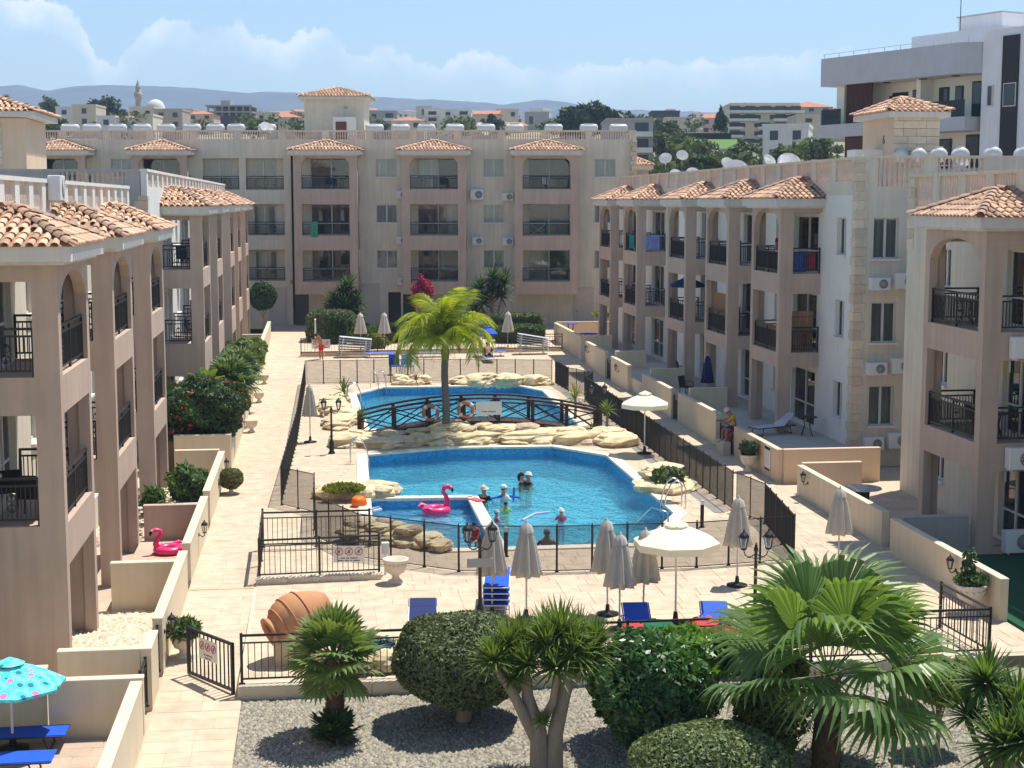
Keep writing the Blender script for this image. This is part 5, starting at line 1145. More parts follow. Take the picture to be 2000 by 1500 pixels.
bx_ = empty('control_box', T(W(745,1100).x+.05, W(745,1130).y+.4, 0), 'white post mounted box beside the cast stone urn', 'box'); mb = MB(); mb.bbox(-.1,.1,-.07,.07,.55,.85,.015); mb.build('box_body', WPLAS, bx_); mb = MB(); mb.cyl((0,0,0),(0,0,.56),.03); mb.build('post', WPLAS, bx_)
jx = -.9
ped = empty('jar_pedestal', T(jx+.35, 30.9, 0), 'sandstone block carrying the tilted terracotta jar', 'pedestal'); mb = MB(); mb.bbox(-.48,.5,-.36,.4,0,.62,.03); mb.build('block', mat('sandstone',(.55,.42,.26),.95,.25,3,.6,20), ped)
jar = empty('terracotta_jar', T(jx+.40, 31.05, .92) @ RZ(R(205)) @ RY(R(112)) @ SC(1.1), 'big terracotta jar tilted on its side above the stone block', 'jar'); mb = MB()
mb.lathe([(.0,-.62),(.16,-.62),(.26,-.5),(.40,-.25),(.49,.0),(.50,.15),(.44,.36),(.33,.5),(.27,.56),(.29,.60),(.32,.63),(.31,.67),(.25,.67),(.22,.58),(.3,.45),(.0,.2)], 30); mb.build('body', TERRA, jar)
for z, r in ((-.08,.478),(.22,.488),(.44,.39)): mb = MB(); mb.tube([(r*math.cos(t),r*math.sin(t),z) for t in np.linspace(0,2*math.pi,33)[:-1]], .013, 6, True); mb.build('raised_band', TERRA, jar)
for s in (): mb = MB(); mb.tube([(s*.30,0,.52),(s*.46,0,.56),(s*.53,0,.42),(s*.47,0,.28)], .035, 6); mb.build('handle', TERRA, jar)
fb = empty('fountain_basin', T(.9, 30.6, 0), 'small rock edged basin of turquoise water behind the little fan palm', 'fountain'); mb = MB(); mb.lathe([(.72,.0),(.72,.42),(.64,.42),(.62,.1),(0,.1)], 20); mb.build('basin', mat('turquoise_tile',(.03,.28,.34),.3,.3,8), fb)
mb = MB(); mb.lathe([(.0,.34),(.63,.34)], 20); mb.build('water_surface', WATER, fb)
for i in range(11): t = 2*math.pi*i/11; inst('stone', rr.choice(STONES), T(.9+.8*math.cos(t), 30.6+.8*math.sin(t), .22) @ RZ(rr.uniform(0,6)) @ SC(.28,.24,.26), fb)
for x, y, l, s in ((PX+.42,31.9,'urn with drooping plant by the left wall lantern',.85),(PX+.45,49.6,'planter hidden under a trimmed bush on the left path',.7),(PX+.55,63.0,'small cast stone urn on the left path beside the flower bed',.85),(PX+.5,72.5,'urn under the fan palms on the left path',.8),(PX+.5,80,'far urn at the end of the left flower bed',.8),(15.05,51.4,'urn with clipped plant below the notice board',1.0),(14.9,32.6,'urn with a tall leggy plant beside the right wall',1.15)):
    urn(x, y, path_z(y) if x < 0 else 0, l, s)
# notice boards and small wall things
nb = empty('notice_board', frame((RW_-.11, 50.2, .68), (-1,0,0)), 'white notice board with black header on the right terrace wall', 'sign'); mb = MB(); mb.box(-.3,.3,0,.03,-.42,.42); mb.build('panel', SIGNW, nb); mb = MB(); mb.box(-.3,.3,.031,.035,.3,.42); mb.box(-.3,.3,.031,.035,-.42,-.34); mb.build('header', BLACKP, nb)
mb = MB()
for k in range(6):
    for c_ in (-.18,.05): mb.box(c_,c_+.16,.031,.033,.2-k*.08,.23-k*.08)
mb.build('print', GREYC, nb)
sm = empty('small_notice', frame((RW_-.11, 51.2, .8), (-1,0,0)), 'small orange notice left of the white notice board', 'sign'); mb = MB(); mb.box(-.16,.16,0,.02,-.16,.16); mb.build('panel', mat('orange_notice',(.6,.28,.1),.7,.2,8), sm)
bx2 = empty('storage_bin', T(xat(1135,100), 100, .6), 'blue plastic bin by the far right corner', 'bin'); mb = MB(); mb.bbox(-.3,.3,-.3,.3,0,.6,.03); mb.build('bin_body', BLUEC, bx2); mb = MB(); mb.bbox(-.33,.33,-.33,.33,.6,.66,.02); mb.build('lid', BLUEC, bx2)
sh = empty('outdoor_shower', T(xat(612,93.5), 93.5, deck_z(93)), 'white outdoor shower post behind the person in red shorts', 'shower'); mb = MB(); mb.cyl((0,0,0),(0,0,2.1),.05,n=10); mb.build('post', WPLAS, sh); mb = MB(); mb.tube([(0,0,2.05),(0,-.2,2.12),(0,-.3,2.02)], .02, 6); mb.cyl((0,-.3,2.03),(0,-.3,1.98),.07,n=10); mb.build('shower_head', STEEL, sh)
# ------------------------------------------------------------ pool toys
PINKF = mat('pink_vinyl', (.80,.035,.17), .35, .06, 3, spec=.5); ORNG = mat('orange_vinyl', (.85,.16,.01), .5, .1, 4)
def flamingo(Mx, label):
    o = empty('flamingo_float', Mx, label, 'pool float'); mb = MB(); mb.tube([(.36*math.cos(t),.36*math.sin(t),.14) for t in np.linspace(0,2*math.pi,29)[:-1]], .165, 12, True); mb.build('ring', PINKF, o)
    mb = MB(); mb.tube([(.36,0,.16),(.44,0,.42),(.36,0,.66),(.26,0,.80),(.30,0,.96),(.44,0,1.0),(.55,0,.93)], [.13,.10,.08,.075,.085,.10,.08], 10); mb.build('neck', PINKF, o)
    mb = MB(); mb.tube([(.53,0,.95),(.61,0,.87),(.62,0,.76)], [.07,.055,.015], 8); mb.build('beak', BLACKP, o); mb = MB(); mb.tube([(.50,0,.97),(.56,0,.93)], [.082,.074], 8); mb.build('beak_band', WPLAS, o)
    for s in (-1,1): mb = MB(); mb.lathe([(0,-.02),(.018,-.012),(.018,.012),(0,.02)], 8, (.44,s*.092,1.02)); mb.build('eye', BLACKP, o); mb = MB(); mb.tube([(-.25,s*.40,.2),(-.45,s*.42,.3),(-.6,s*.3,.26)], [.10,.09,.02], 8); mb.build('wing', PINKF, o)
    return o
q = W(850, 997, WATER_Z); flamingo(T(q.x, q.y-.4, WATER_Z-.04) @ RZ(R(12)) @ SC(.88), 'pink inflatable flamingo floating in the toddler pool')
flamingo(T(-4.15, 41.2, .02) @ RZ(R(200)) @ SC(.82,.82,.66) , 'pink inflatable flamingo on the left patio')
mb = MB(); mb.lathe([(0,0),(.2,.0),(.25,.06),(.22,.24),(.14,.30),(.05,.26),(0,.27)], 14, fold=.12, nf=3); q = W(700, 988); tag(mb.build('swim_bag', ORNG, None, T(q.x,q.y,0)), 'orange swim bag beside the left pool planter', 'bag')
NOOD = mat('noodle_lilac',(.45,.45,.75),.6,.05,3); NBLU = mat('noodle_blue',(.02,.16,.60),.6,.05,3)
def noodle(pts, m, label): mb = MB(); c = pts[0]; mb.tube([(a-c[0],b-c[1],d-c[2]) for a,b,d in pts], .04, 8); return tag(mb.build('pool_noodle', m, None, T(*c)), label, 'pool noodle')
def wp(u, v, z=WATER_Z): return W(u, v, z)
a_, b_, c_ = wp(1020,1018), wp(1045,1005), wp(1073,1002); noodle([(a_.x,a_.y,WATER_Z+.03),(b_.x,b_.y,WATER_Z+.03),(c_.x,c_.y,WATER_Z+.03)], NOOD, 'lilac foam noodle floating between the children')
a_, b_ = wp(958,976), wp(1017,975); noodle([(a_.x,a_.y,WATER_Z+.05),((a_.x+b_.x)/2,a_.y+.1,WATER_Z+.1),(b_.x,b_.y,WATER_Z+.06)], NBLU, 'blue foam noodle across the white capped swimmer'); c_ = wp(1003,974); noodle([(c_.x,c_.y,WATER_Z-.1),(c_.x+.02,c_.y,WATER_Z+.38)], NBLU, 'upright blue noodle end behind the white capped swimmer')
a_ = W(722, 998); noodle([(a_.x,a_.y,.05),(a_.x+.3,a_.y+.25,.05),(a_.x+.35,a_.y+.02,.04),(a_.x+.1,a_.y-.2,.04)], mat('noodle_white',(.6,.58,.72),.6), 'pale bent noodle at the left edge of the toddler pool')
# ------------------------------------------------------------ plants
def leafmat(name, c, var=.25, island=.9, trans=.3, rough=.55, spec=.35): return mat(name, c, rough, var, 1.5, spec=spec, island=island, trans=trans)
LGREEN = leafmat('leaf_mid', (.075,.125,.030)); LDARK = leafmat('leaf_dark', (.048,.092,.028)); LGLOSS = leafmat('leaf_gloss', (.060,.145,.030), spec=.6, rough=.35); LBOX = leafmat('leaf_box', (.12,.15,.060), trans=.2); LYEL = leafmat('leaf_yellow', (.22,.24,.025)); LYUC = leafmat('leaf_yucca', (.13,.20,.035), .2, .5, .25); LFAN = leafmat('leaf_fan', (.14,.235,.060), .2, .5, .4, .4, .5); LFAN2 = leafmat('leaf_small_fan', (.16,.23,.065), .2, .5, .35); LQUEEN = leafmat('leaf_queen', (.30,.36,.030), .25, .6, .5); LMAG = leafmat('bract_magenta', (.42,.015,.12)); LRED = leafmat('flower_red', (.45,.05,.04)); LDRY = leafmat('leaf_dry', (.30,.22,.11), .2, .5, .2); LTOWN = leafmat('leaf_far', (.085,.12,.045)); LPINE = leafmat('leaf_pine', (.030,.060,.022))
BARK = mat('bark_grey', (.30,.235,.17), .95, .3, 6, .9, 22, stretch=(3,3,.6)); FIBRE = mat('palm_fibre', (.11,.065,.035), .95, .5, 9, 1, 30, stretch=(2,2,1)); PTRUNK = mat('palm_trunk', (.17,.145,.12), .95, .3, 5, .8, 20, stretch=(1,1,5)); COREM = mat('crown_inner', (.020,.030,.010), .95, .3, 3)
def leaf_cloud(n, rad, size, sq=2.2, shell=.35, flat=0, asp=1.8, low=-1.0, seed=0, lump=.18, top=0):
    rg = np.random.RandomState(seed+11); d = rg.normal(size=(n,3)); d /= np.linalg.norm(d,axis=1)[:,None]; d[:,2] = np.where(d[:,2]<low, -d[:,2], d[:,2])
    q = (np.abs(d)**sq).sum(1)**(-1/sq); r = 1 - shell*rg.rand(n)**2
    ph = rg.uniform(0,6.28,(6,)); l = 1 + lump*(np.sin(d[:,0]*4+ph[0])*np.sin(d[:,1]*5+ph[1])+.6*np.sin(d[:,2]*6+d[:,0]*5+ph[2])+.5*np.sin(d[:,1]*11+ph[3])*np.sin(d[:,0]*9+ph[4])*np.sin(d[:,2]*10+ph[5]))
    P = d*(q*r*l)[:,None]*np.array(rad); nr = d + rg.normal(size=(n,3))*.75; nr[:,2] += top; nr /= np.linalg.norm(nr,axis=1)[:,None]
    a = np.cross(nr, rg.normal(size=(n,3))); a /= np.linalg.norm(a,axis=1)[:,None]; b = np.cross(nr,a); s = size*rg.uniform(.6,1.3,n)[:,None]
    A, B = a*s*asp, b*s; V = np.stack([P-A, P+B*.8-A*.1, P+A, P-B*.8-A*.1],1).reshape(-1,3); return V, np.arange(n*4).reshape(-1,4)
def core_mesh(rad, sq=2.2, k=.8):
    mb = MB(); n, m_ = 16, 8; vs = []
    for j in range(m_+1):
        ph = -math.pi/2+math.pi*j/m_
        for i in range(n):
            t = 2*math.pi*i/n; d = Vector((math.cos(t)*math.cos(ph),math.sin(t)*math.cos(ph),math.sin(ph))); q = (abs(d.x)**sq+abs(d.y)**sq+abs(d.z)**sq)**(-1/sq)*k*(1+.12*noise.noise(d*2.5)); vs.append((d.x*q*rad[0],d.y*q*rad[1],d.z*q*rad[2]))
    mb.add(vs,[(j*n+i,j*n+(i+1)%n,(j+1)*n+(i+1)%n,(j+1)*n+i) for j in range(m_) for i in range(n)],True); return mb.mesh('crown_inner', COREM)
_sd = [0]
def shrub(c, rad, n, size, m, label, name='shrub', base=None, sq=2.2, trunk=None, core_k=.78, rz=0, extra=None, cat='shrub', low=-1.0, lump=.18, shell=.35, top=0, asp=1.8):
    _sd[0] += 1; c = Vector(c); bz_ = c.z-rad[2] if base is None else base; o = empty(name, T(c.x,c.y,bz_) @ RZ(rz), label, cat); Mx = T(c) @ RZ(rz)
    V, I = leaf_cloud(n, rad, size, sq, shell, seed=_sd[0], low=low, lump=lump, top=top, asp=asp); inst('foliage', rawmesh('foliage', V, I, m), Mx, o)
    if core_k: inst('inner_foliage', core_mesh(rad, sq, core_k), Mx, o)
    if trunk:
        mb = MB(); h = c.z-bz_; mb.tube([(0,0,0),(trunk*.4,0,h*.4),(0,trunk*.3,h)], [trunk,trunk*.75,trunk*.5], 8)
        for k in range(4): t = k*1.6; mb.tube([(0,0,h*.35),(rad[0]*.35*math.cos(t),rad[1]*.35*math.sin(t),h*.8),(rad[0]*.6*math.cos(t),rad[1]*.6*math.sin(t),h*1.05)], [trunk*.5,trunk*.35,trunk*.15], 5)
        mb.build('trunk', BARK, o, T(c.x,c.y,bz_))
    for (m2, n2, s2, k2) in (extra or []):
        V, I = leaf_cloud(n2, [r*k2 for r in rad], s2, sq, .12, seed=_sd[0]+77, low=low, lump=lump, top=top); inst('blossom', rawmesh('blossom', V, I, m2), Mx, o)
    return o
# blades: curved tapering strips with a folded mid rib
def blade(mb, base, d, up, L_, w, droop, st=4, fold=.25, wprof=None):
    base, d, up = Vector(base), Vector(d).normalized(), Vector(up); side = d.cross(up).normalized(); nr = side.cross(d); vs = []
    for i in range(st+1):
        t = i/st; p = base + d*(L_*t) + Vector((0,0,-droop*L_*t*t)); ww = w*(wprof(t) if wprof else (1-t**2.2)) + .002; vs += [p-side*ww+nr*ww*fold, p, p+side*ww+nr*ww*fold]
    mb.add(vs, [(3*i+k,3*i+k+1,3*i+k+4,3*i+k+3) for i in range(st) for k in (0,1)])
def rosette(n, L_, w, m, seed, lo=-.35, hi=1.35, droop=.12, nm='leaf_rosette'):
    r = random.Random(seed); mb = MB()
    for i in range(n):
        t = (i+.5)/n; el_ = hi + (lo-hi)*t + r.uniform(-.12,.12); az_ = i*2.39996 + r.uniform(-.2,.2); d = Vector((math.cos(el_)*math.cos(az_),math.cos(el_)*math.sin(az_),math.sin(el_))); up = Vector((-math.sin(el_)*math.cos(az_),-math.sin(el_)*math.sin(az_),math.cos(el_)))
        blade(mb, d*.04, d, up, L_*r.uniform(.8,1.1), w, droop*(1.2-math.sin(max(el_,0))), 3, .3, lambda t: (.55+.9*t if t<.4 else 1-(t-.4)/.6*1.0)*1.0)
    return mb.mesh(nm, m)
def yucca(base, trunks, heads, L_, w, m, label, n=70, name='yucca', tr=.13):
    o = empty(name, T(base), label, 'yucca'); 
    for pts, r in trunks: mb = MB(); mb.tube([Vector(p)-Vector(base) for p in pts], r, 10); mb.build('trunk', BARK, o)
    for i, (h, s) in enumerate(heads): inst('leaf_rosette', rosette(n, L_*s, w*s, m, i*7+len(label)), T(h) @ RX(random.uniform(-.2,.2)) @ RY(random.uniform(-.2,.2)), o)
    return o
YU = 24.4; P_ = lambda u, v, Y: CY(u, v, Y)
heads = [(P_(965,1292,25.0),.95),(P_(1015,1250,25.6),.9),(P_(1095,1240,25.2),1.15),(P_(1157,1275,25.3),1.0),(P_(1086,1305,24.8),.95),(P_(1032,1300,24.9),.85),(P_(1130,1245,25.7),.95),(P_(1065,1235,25.8),.9),(P_(1060,1410,24.8),.35),(P_(990,1262,25.3),.95),(P_(1050,1268,25.5),1.0),(P_(1120,1275,25.0),1.0),(P_(1145,1300,25.1),.85),(P_(1010,1305,25.2),.8),(P_(1070,1262,25.0),1.0),(P_(1100,1280,25.6),.9),(P_(1165,1250,25.5),.8),(P_(1000,1325,25.0),.7)]
b0 = P_(1055,1520,25.2); b0.z = gz(b0.x,b0.y)-.05
yucca(b0, [([b0,P_(1052,1430,25.2),P_(1030,1360,25.2),P_(1028,1300,25.2),P_(1025,1262,25.5)],[.20,.15,.11,.085,.07]),([P_(1045,1440,25.2),P_(1000,1350,25.0),P_(968,1305,25.0)],[.11,.085,.06]),([P_(1080,1525,25.2),P_(1085,1430,25.2),P_(1105,1340,25.2),P_(1108,1290,25.2),P_(1096,1248,25.2)],[.19,.14,.12,.09,.07]),([P_(1100,1350,25.2),P_(1135,1310,25.3),P_(1155,1285,25.3)],[.10,.075,.06]),([P_(1050,1430,25.2),P_(1080,1370,25.0),P_(1088,1315,24.9)],[.09,.07,.06]),([P_(1090,1400,25.2),P_(1120,1320,25.5),P_(1130,1255,25.7)],[.09,.07,.06])], heads, .58, .027, LYUC, 'multi trunk yucca with pale grey stems in the gravel bed', 120)
hd = [(P_(1925,1335,24.9),1.1),(P_(1990,1390,24.5),1.25),(P_(1965,1460,23.9),1.3),(P_(1890,1400,24.7),.8),(P_(2010,1450,23.7),1.2)]; b1 = P_(1955,1540,24.3); b1.z = gz(b1.x,b1.y)-.05
yucca(b1, [([b1,P_(1960,1440,24.4),P_(1930,1345,24.9)],[.14,.11,.07]),([b1,P_(1985,1460,24.3),P_(1990,1400,24.5)],[.12,.1,.07]),([b1,P_(1965,1470,24.0)],[.1,.08]),([b1,P_(1890,1410,24.7)],[.06,.05])], hd, .66, .034, leafmat('leaf_yucca_right',(.115,.19,.040),.2,.6,.3), 'dark green yucca clump in the bottom right corner', 130)
q = CY(672, 585, 103); bq = Vector((q.x,q.y,.55))
yucca(bq, [([bq,Vector((q.x,q.y,q.z))],[.16,.1]),([bq,Vector((q.x+.6,q.y,q.z-.3))],[.12,.08]),([bq,Vector((q.x-.7,q.y,q.z-.5))],[.12,.08])], [(q,1.2),(q+Vector((.7,0,-.2)),1.1),(q+Vector((-.7,0,-.4)),1.1),(q+Vector((.2,0,.75)),1.1),(q+Vector((-.3,.2,-1.0)),1.1),(q+Vector((.7,-.2,-1.0)),1.1),(q+Vector((.1,-.4,-.5)),1.2),(q+Vector((-.9,.1,-1.2)),1.0)], 1.15, .085, LDARK, 'dense dark yucca in front of the back block left of the palm', 70)
q = CY(960, 570, 103); bq = Vector((q.x+.1,q.y,.55))
yucca(bq, [([bq,q],[.18,.1]),([bq,q+Vector((.9,0,.3))],[.12,.08]),([bq,q+Vector((-1,0,-.2))],[.12,.08])], [(q,1.1),(q+Vector((.9,0,.6)),1.1),(q+Vector((-.9,0,.1)),1.1),(q+Vector((.1,0,.9)),1.0),(q+Vector((-.5,.2,-.8)),1.1),(q+Vector((-1.2,0,-1.6)),1.2),(q+Vector((-1.4,0,-2.6)),1.2),(q+Vector((.6,0,-.3)),1.0)], 1.1, .08, LDARK, 'tall branching yucca in front of the back block right of the palm', 70)
# round bush, hedges, shrubs in front
c = P_(905,1286,27.7); shrub(c, (1.30,1.2,.84), 30000, .028, LBOX, 'large clipped round bush with dark trunk in the gravel bed', 'round_bush', gz(c.x,c.y), 2.3, .16, .86, lump=.05, shell=.2)
c = P_(1275,1340,26.5); shrub(c, (1.12,1.05,1.0), 12000, .045, LGLOSS, 'glossy dark green shrub right of the yucca', 'shrub', gz(c.x,c.y), 2.3, .1, .8, lump=.12)
c = P_(1315,1283,26.9); shrub(c, (1.12,.75,.42), 4200, .08, leafmat('leaf_frangipani',(.13,.25,.040),.2,.6,.35,.4), 'bright long leaved shrub growing behind the glossy shrub', 'shrub', gz(c.x,c.y), 2.1, .06, .55, top=.4, asp=2.6)
c = P_(1385,1425,23.4); c.z -= .74; shrub(c, (1.3,.95,.76), 22000, .026, leafmat('leaf_hedge',(.16,.205,.075),.2,.8,.2), 'low rounded hedge at the bottom of the picture', 'hedge', gz(c.x,c.y)-.1, 2.5, .05, .9, lump=.04, shell=.15)
c = P_(1500,1395,24.9); shrub(c, (.6,.55,.75), 5000, .034, leafmat('leaf_olive',(.085,.110,.020),.2,.8,.3), 'olive green shrub behind the low hedge', 'shrub', gz(c.x,c.y), 2.2, .05, .75)
c = P_(1520,1312,26.6); shrub(c, (.55,.4,.35), 1600, .05, LYEL, 'yellow flowering shrub behind the fan palm on the left', 'shrub', gz(c.x,c.y), 2.2, .05, .6); c = P_(1835,1330,26.3); shrub(c, (.55,.45,.4), 1800, .05, leafmat('leaf_lime',(.17,.23,.03)), 'lime green shrub behind the fan palm on the right', 'shrub', gz(c.x,c.y), 2.2, .05, .6)
# far hedges and beds
def hedge(u0, u1, v0, v1, Y, depth, label, m=LBOX, z0=None, n=7000, sz=.055):
    a, b = CY(u0,v0,Y), CY(u1,v1,Y); rad = ((b.x-a.x)/2/CT*1.0, depth/2, (a.z-b.z)/2); c = (a+b)/2; shrub((c.x,c.y,c.z), rad, n, sz, m, label, 'hedge', None, 5.0, .05, .93, -YAW, lump=.02, shell=.08, cat='hedge')
hedge(600,692,606,672,99,2.6,'tall square hedge block on the left in front of the back block', n=12000); hedge(642,678,618,674,97.4,.9,'narrow dark hedge pillar in front of the square hedge', LDARK, n=5000)
hedge(955,1060,612,645,101,1.8,'upper long clipped hedge on the right by the back block', n=9000); hedge(968,1063,634,668,98.5,2.0,'lower long clipped hedge on the right by the back block', LGREEN, n=9000)
for u, v, Y, r, l, m in ((715,660,97,1.0,'low mounded shrub behind the closed cream parasols',LGREEN),(700,645,99,.8,'small round shrub between hedge and palm',LDARK),(760,655,98,1.0,'mounded shrub under the palm fronds on the left',LGREEN),(800,650,99,1.1,'mounded dark shrub behind the palm trunk',LDARK),(900,655,99,1.2,'mounded shrub right of the palm trunk',LDARK),(845,640,101,1.0,'shrub against the back block behind the palm',LGREEN),(735,690,94,.7,'yellowish low shrub at the far railing',LYEL)):
    c = CY(u,v,Y); shrub((c.x,c.y,max(c.z,.5+r*.5)), (r,r*.8,r*.65), 3500, .06, m, l, 'shrub', .5)
c = CY(825,572,104); shrub((c.x,c.y,c.z), (.62,.6,.95), 2600, .07, LMAG, 'magenta bougainvillea in front of the back block', 'bougainvillea', .6, 2.2, .06, .5, lump=.3, cat='shrub')
c = CY(513,578,105); shrub((c.x,c.y,c.z), (.95,.9,1.0), 6000, .05, LDARK, 'ball shaped topiary tree at the end of the left path', 'topiary_tree', .6, 2.1, .08, .85, lump=.03, cat='tree')
# left raised bed
shrub((-4.35,56.2,1.95), (1.55,1.7,1.05), 15000, .06, LDARK, 'large dark bougainvillea with red flowers over the raised bed', 'bougainvillea', 1.0, 2.6, .08, .8, lump=.14, extra=[(LRED,260,.05,1.02)])
shrub((-3.9,80.5,1.55), (1.0,2.4,.75), 6000, .07, leafmat('leaf_light',(.12,.17,.04)), 'light green shrub at the far end of the left flower bed', 'shrub', 1.0); shrub((-4.0,75,1.3), (.8,1.3,.5), 4000, .07, LGREEN, 'low shrub under the left fan palms', 'shrub', 1.0)
shrub((PX-.75,48.4,.55), (.62,.6,.55), 3000, .055, leafmat('leaf_oleander',(.085,.15,.05)), 'oleander bush on the left patio with the white lounger', 'shrub', .0, lump=.3, core_k=.55, asp=3.0); shrub((-4.9,45.0,.6), (.3,.3,.5), 350, .09, LGREEN, 'thin leafy plant beside the third left pillar', 'potted_plant', 0, core_k=0, asp=3)
shrub((PX+.45,49.6,.5), (.40,.40,.34), 3600, .03, leafmat('leaf_trim',(.14,.15,.04)), 'clipped bush growing over the planter on the left path', 'shrub', .2, lump=.05); shrub((PX+.42,31.9,.62+path_z(31.9)), (.33,.33,.16), 900, .05, LGREEN, 'drooping green plant in the urn by the left lantern', 'potted_plant', .35, asp=3, core_k=.5)
shrub((15.05,51.4,.85), (.33,.33,.26), 1300, .035, LDARK, 'clipped dark plant in the urn below the notice board', 'potted_plant', .55); shrub((14.9,32.6,.82), (.34,.34,.14), 700, .045, LGREEN, 'trailing plant in the urn by the near right wall', 'potted_plant', .65); shrub((14.85,32.6,1.15), (.16,.14,.36), 160, .05, LDARK, 'leggy stem rising from the near right urn', 'potted_plant', .7, core_k=0)
c = W(1305,935,.75); shrub((c.x,c.y,.86), (.55,.4,.24), 650, .075, leafmat('leaf_succulent',(.10,.145,.05)), 'cluster of succulents on the oval rock planter', 'succulent', .6, core_k=.4, asp=1.1); c = W(672,948,.5); shrub((c.x,c.y,.42), (.62,.4,.13), 1500, .05, leafmat('leaf_cover',(.17,.21,.03)), 'yellow green ground cover on the left pool planter', 'ground_cover_plant', .3)
shrub((-4.5,67,2.2),(.3,.3,.3),200,.07,LGREEN,'small leafy tuft between banana and bougainvillea','shrub',1.0,core_k=0)
shrub((CY(1120,600,103).x+2.2,CY(1120,600,103).y,1.9), (.9,.4,.22), 900, .06, LYEL, 'yellow green plant on top of the far right wall', 'shrub', 1.6)
# tall plants
def spiky(x, y, z, n, L_, w, m, label, name='agave', trunk=0):
    o = empty(name, T(x,y,z), label, 'plant')
    if trunk: mb = MB(); mb.tube([(0,0,0),(.03,0,trunk*.5),(0,0,trunk)], [.07,.06,.055], 8); mb.build('trunk', BARK, o)
    inst('leaf_rosette', rosette(n, L_, w, m, len(label), -.2, 1.35, .25), T(x,y,z+trunk), o)
p = W(671,765,.5); spiky(p.x,p.y,.5,26,.75,.05,LGREEN,'agave on the rock planter at the far left pool corner'); p = W(812,745,.5); spiky(p.x,p.y,.55,24,.55,.035,leafmat('leaf_bronze',(.15,.08,.05)),'bronze spiky plant in the square rock planter')
p = W(1125,820,.3); spiky(xat(1125,64.5),64.5,.1,46,.75,.03,leafmat('leaf_cycad',(.17,.20,.03)),'feathery yellow green shrub palm at the right bank of the far pool','small_palm',.9); spiky(xat(1188,61.2),61.2,.15,44,.55,.03,LYUC,'small tree yucca at the right end of the rock ridge','small_palm',.75); spiky(xat(1160,60.0),60.0,.3,30,.45,.02,LGREEN,'tufted grass like plant at the bridge foot on the right','grass_tuft'); spiky(xat(702,60.4),60.4,.35,48,.62,.02,LGREEN,'drooping grass like plant at the left foot of the bridge','small_palm',.55)
# fan palm fronds
def fan_frond(m, R_, pet, nseg, seed, spread=2.0, droop=.35, petm=None, split=.68):
    r = random.Random(seed); mb = MB(); mb.tube([(0,0,0),(pet*.5,0,.02),(pet,0,0)], [.018,.014,.012], 5)
    for i in range(nseg):
        a = -spread + 2*spread*(i+.5)/nseg; L_ = R_*(.80+.2*math.cos(a*.6))*r.uniform(.93,1.05); d = Vector((math.cos(a),math.sin(a),.12*math.cos(a*2)+.1)); side = Vector((-math.sin(a),math.cos(a),0)); hw = math.tan(spread/nseg)*1.04
        vs = []; tips = r.uniform(.7,1.4)*droop
        for t in (0,.34,split,.85,1.0):
            p = Vector((pet,0,0)) + d*(L_*t) + Vector((0,0,-tips*L_*max(0,t-.55)**2*2.6)); w = (hw*L_*t if t <= split else hw*L_*split*(1-(t-split)/(1-split))**.8)+.002; zz = w*.45
            vs += [p-side*w-Vector((0,0,zz)), p, p+side*w-Vector((0,0,zz))]
        mb.add(vs,[(3*k+j,3*k+j+1,3*k+j+4,3*k+j+3) for k in range(4) for j in (0,1)])
    return mb.mesh('frond', m)
def fan_palm(base, h, tr, nf, R_, pet, nseg, m, label, lo=-.75, hi=1.35, trunkm=FIBRE, variants=4, lean=(0,0), skirt=True, droop=.45, name='fan_palm'):
    o = empty(name, T(base), label, 'palm'); mb = MB(); N_ = 10; pts = [(lean[0]*t, lean[1]*t, h*t) for t in np.linspace(0,1,N_)]
    mb.tube(pts, [tr*(1.25-.25*t+.06*math.sin(i*2.4)) for i, t in enumerate(np.linspace(0,1,N_))], 14); tk = mb.build('trunk', trunkm, o)
    mb = MB(); r = random.Random(len(label))
    for i in range(int(140*max(h,.4))):
        t = r.random(); a = r.uniform(0,6.28); z = h*t; p = Vector((lean[0]*t+tr*1.02*math.cos(a), lean[1]*t+tr*1.02*math.sin(a), z)); blade(mb, p, (math.cos(a)*.5,math.sin(a)*.5,.9), (-math.cos(a),-math.sin(a),.3), r.uniform(.1,.2), .025, -.0, 2)
    mb.build('leaf_bases', trunkm, tk)
    fr = [fan_frond(m, R_*k, pet, nseg, i*3+1, droop=droop*(1+.3*i)) for i, k in enumerate(np.linspace(.9,1.08,variants))]; top = Vector((base[0]+lean[0],base[1]+lean[1],base[2]+h))
    for i in range(nf):
        t = (i+.5)/nf; el_ = hi + (lo-hi)*t + r.uniform(-.15,.15); a = i*2.39996 + r.uniform(-.2,.2); inst('frond', fr[i%variants], T(top) @ RZ(a) @ RY(-el_) @ RX(r.uniform(-.35,.35)) @ T(.05,0,0), o)
    if skirt:
        dry = fan_frond(LDRY, R_*.7, pet*.8, 16, 99, 1.4, .9)
        for i in range(5): inst('dead_frond', dry, T(top) @ RZ(i*1.3) @ RY(R(68)), o)
    return o
b2 = P_(1612,1530,24.9); b2.z = gz(b2.x,b2.y)-.05; topz = P_(1618,1318,24.9).z; fan_palm(b2, topz-b2.z, .21, 19, 1.22, 1.1, 30, LFAN, 'big fan palm with shaggy brown trunk in the gravel garden', -.32, 1.3, droop=.5, skirt=False)
b3 = P_(655,1450,26.8); b3.z = gz(b3.x,b3.y)-.03; tz = P_(655,1285,26.8).z; fan_palm(b3, tz-b3.z, .15, 34, .55, .42, 20, LFAN2, 'small fan palm with brown trunk in the gravel garden', -.75, 1.45, droop=.2, skirt=False)
fan_palm((b3.x-.02,b3.y-.12,b3.z), .1, .08, 16, .36, .22, 14, leafmat('leaf_offshoot',(.05,.095,.03)), 'dark offshoot at the foot of the small fan palm', .1, 1.4, skirt=False, droop=.15, variants=2)
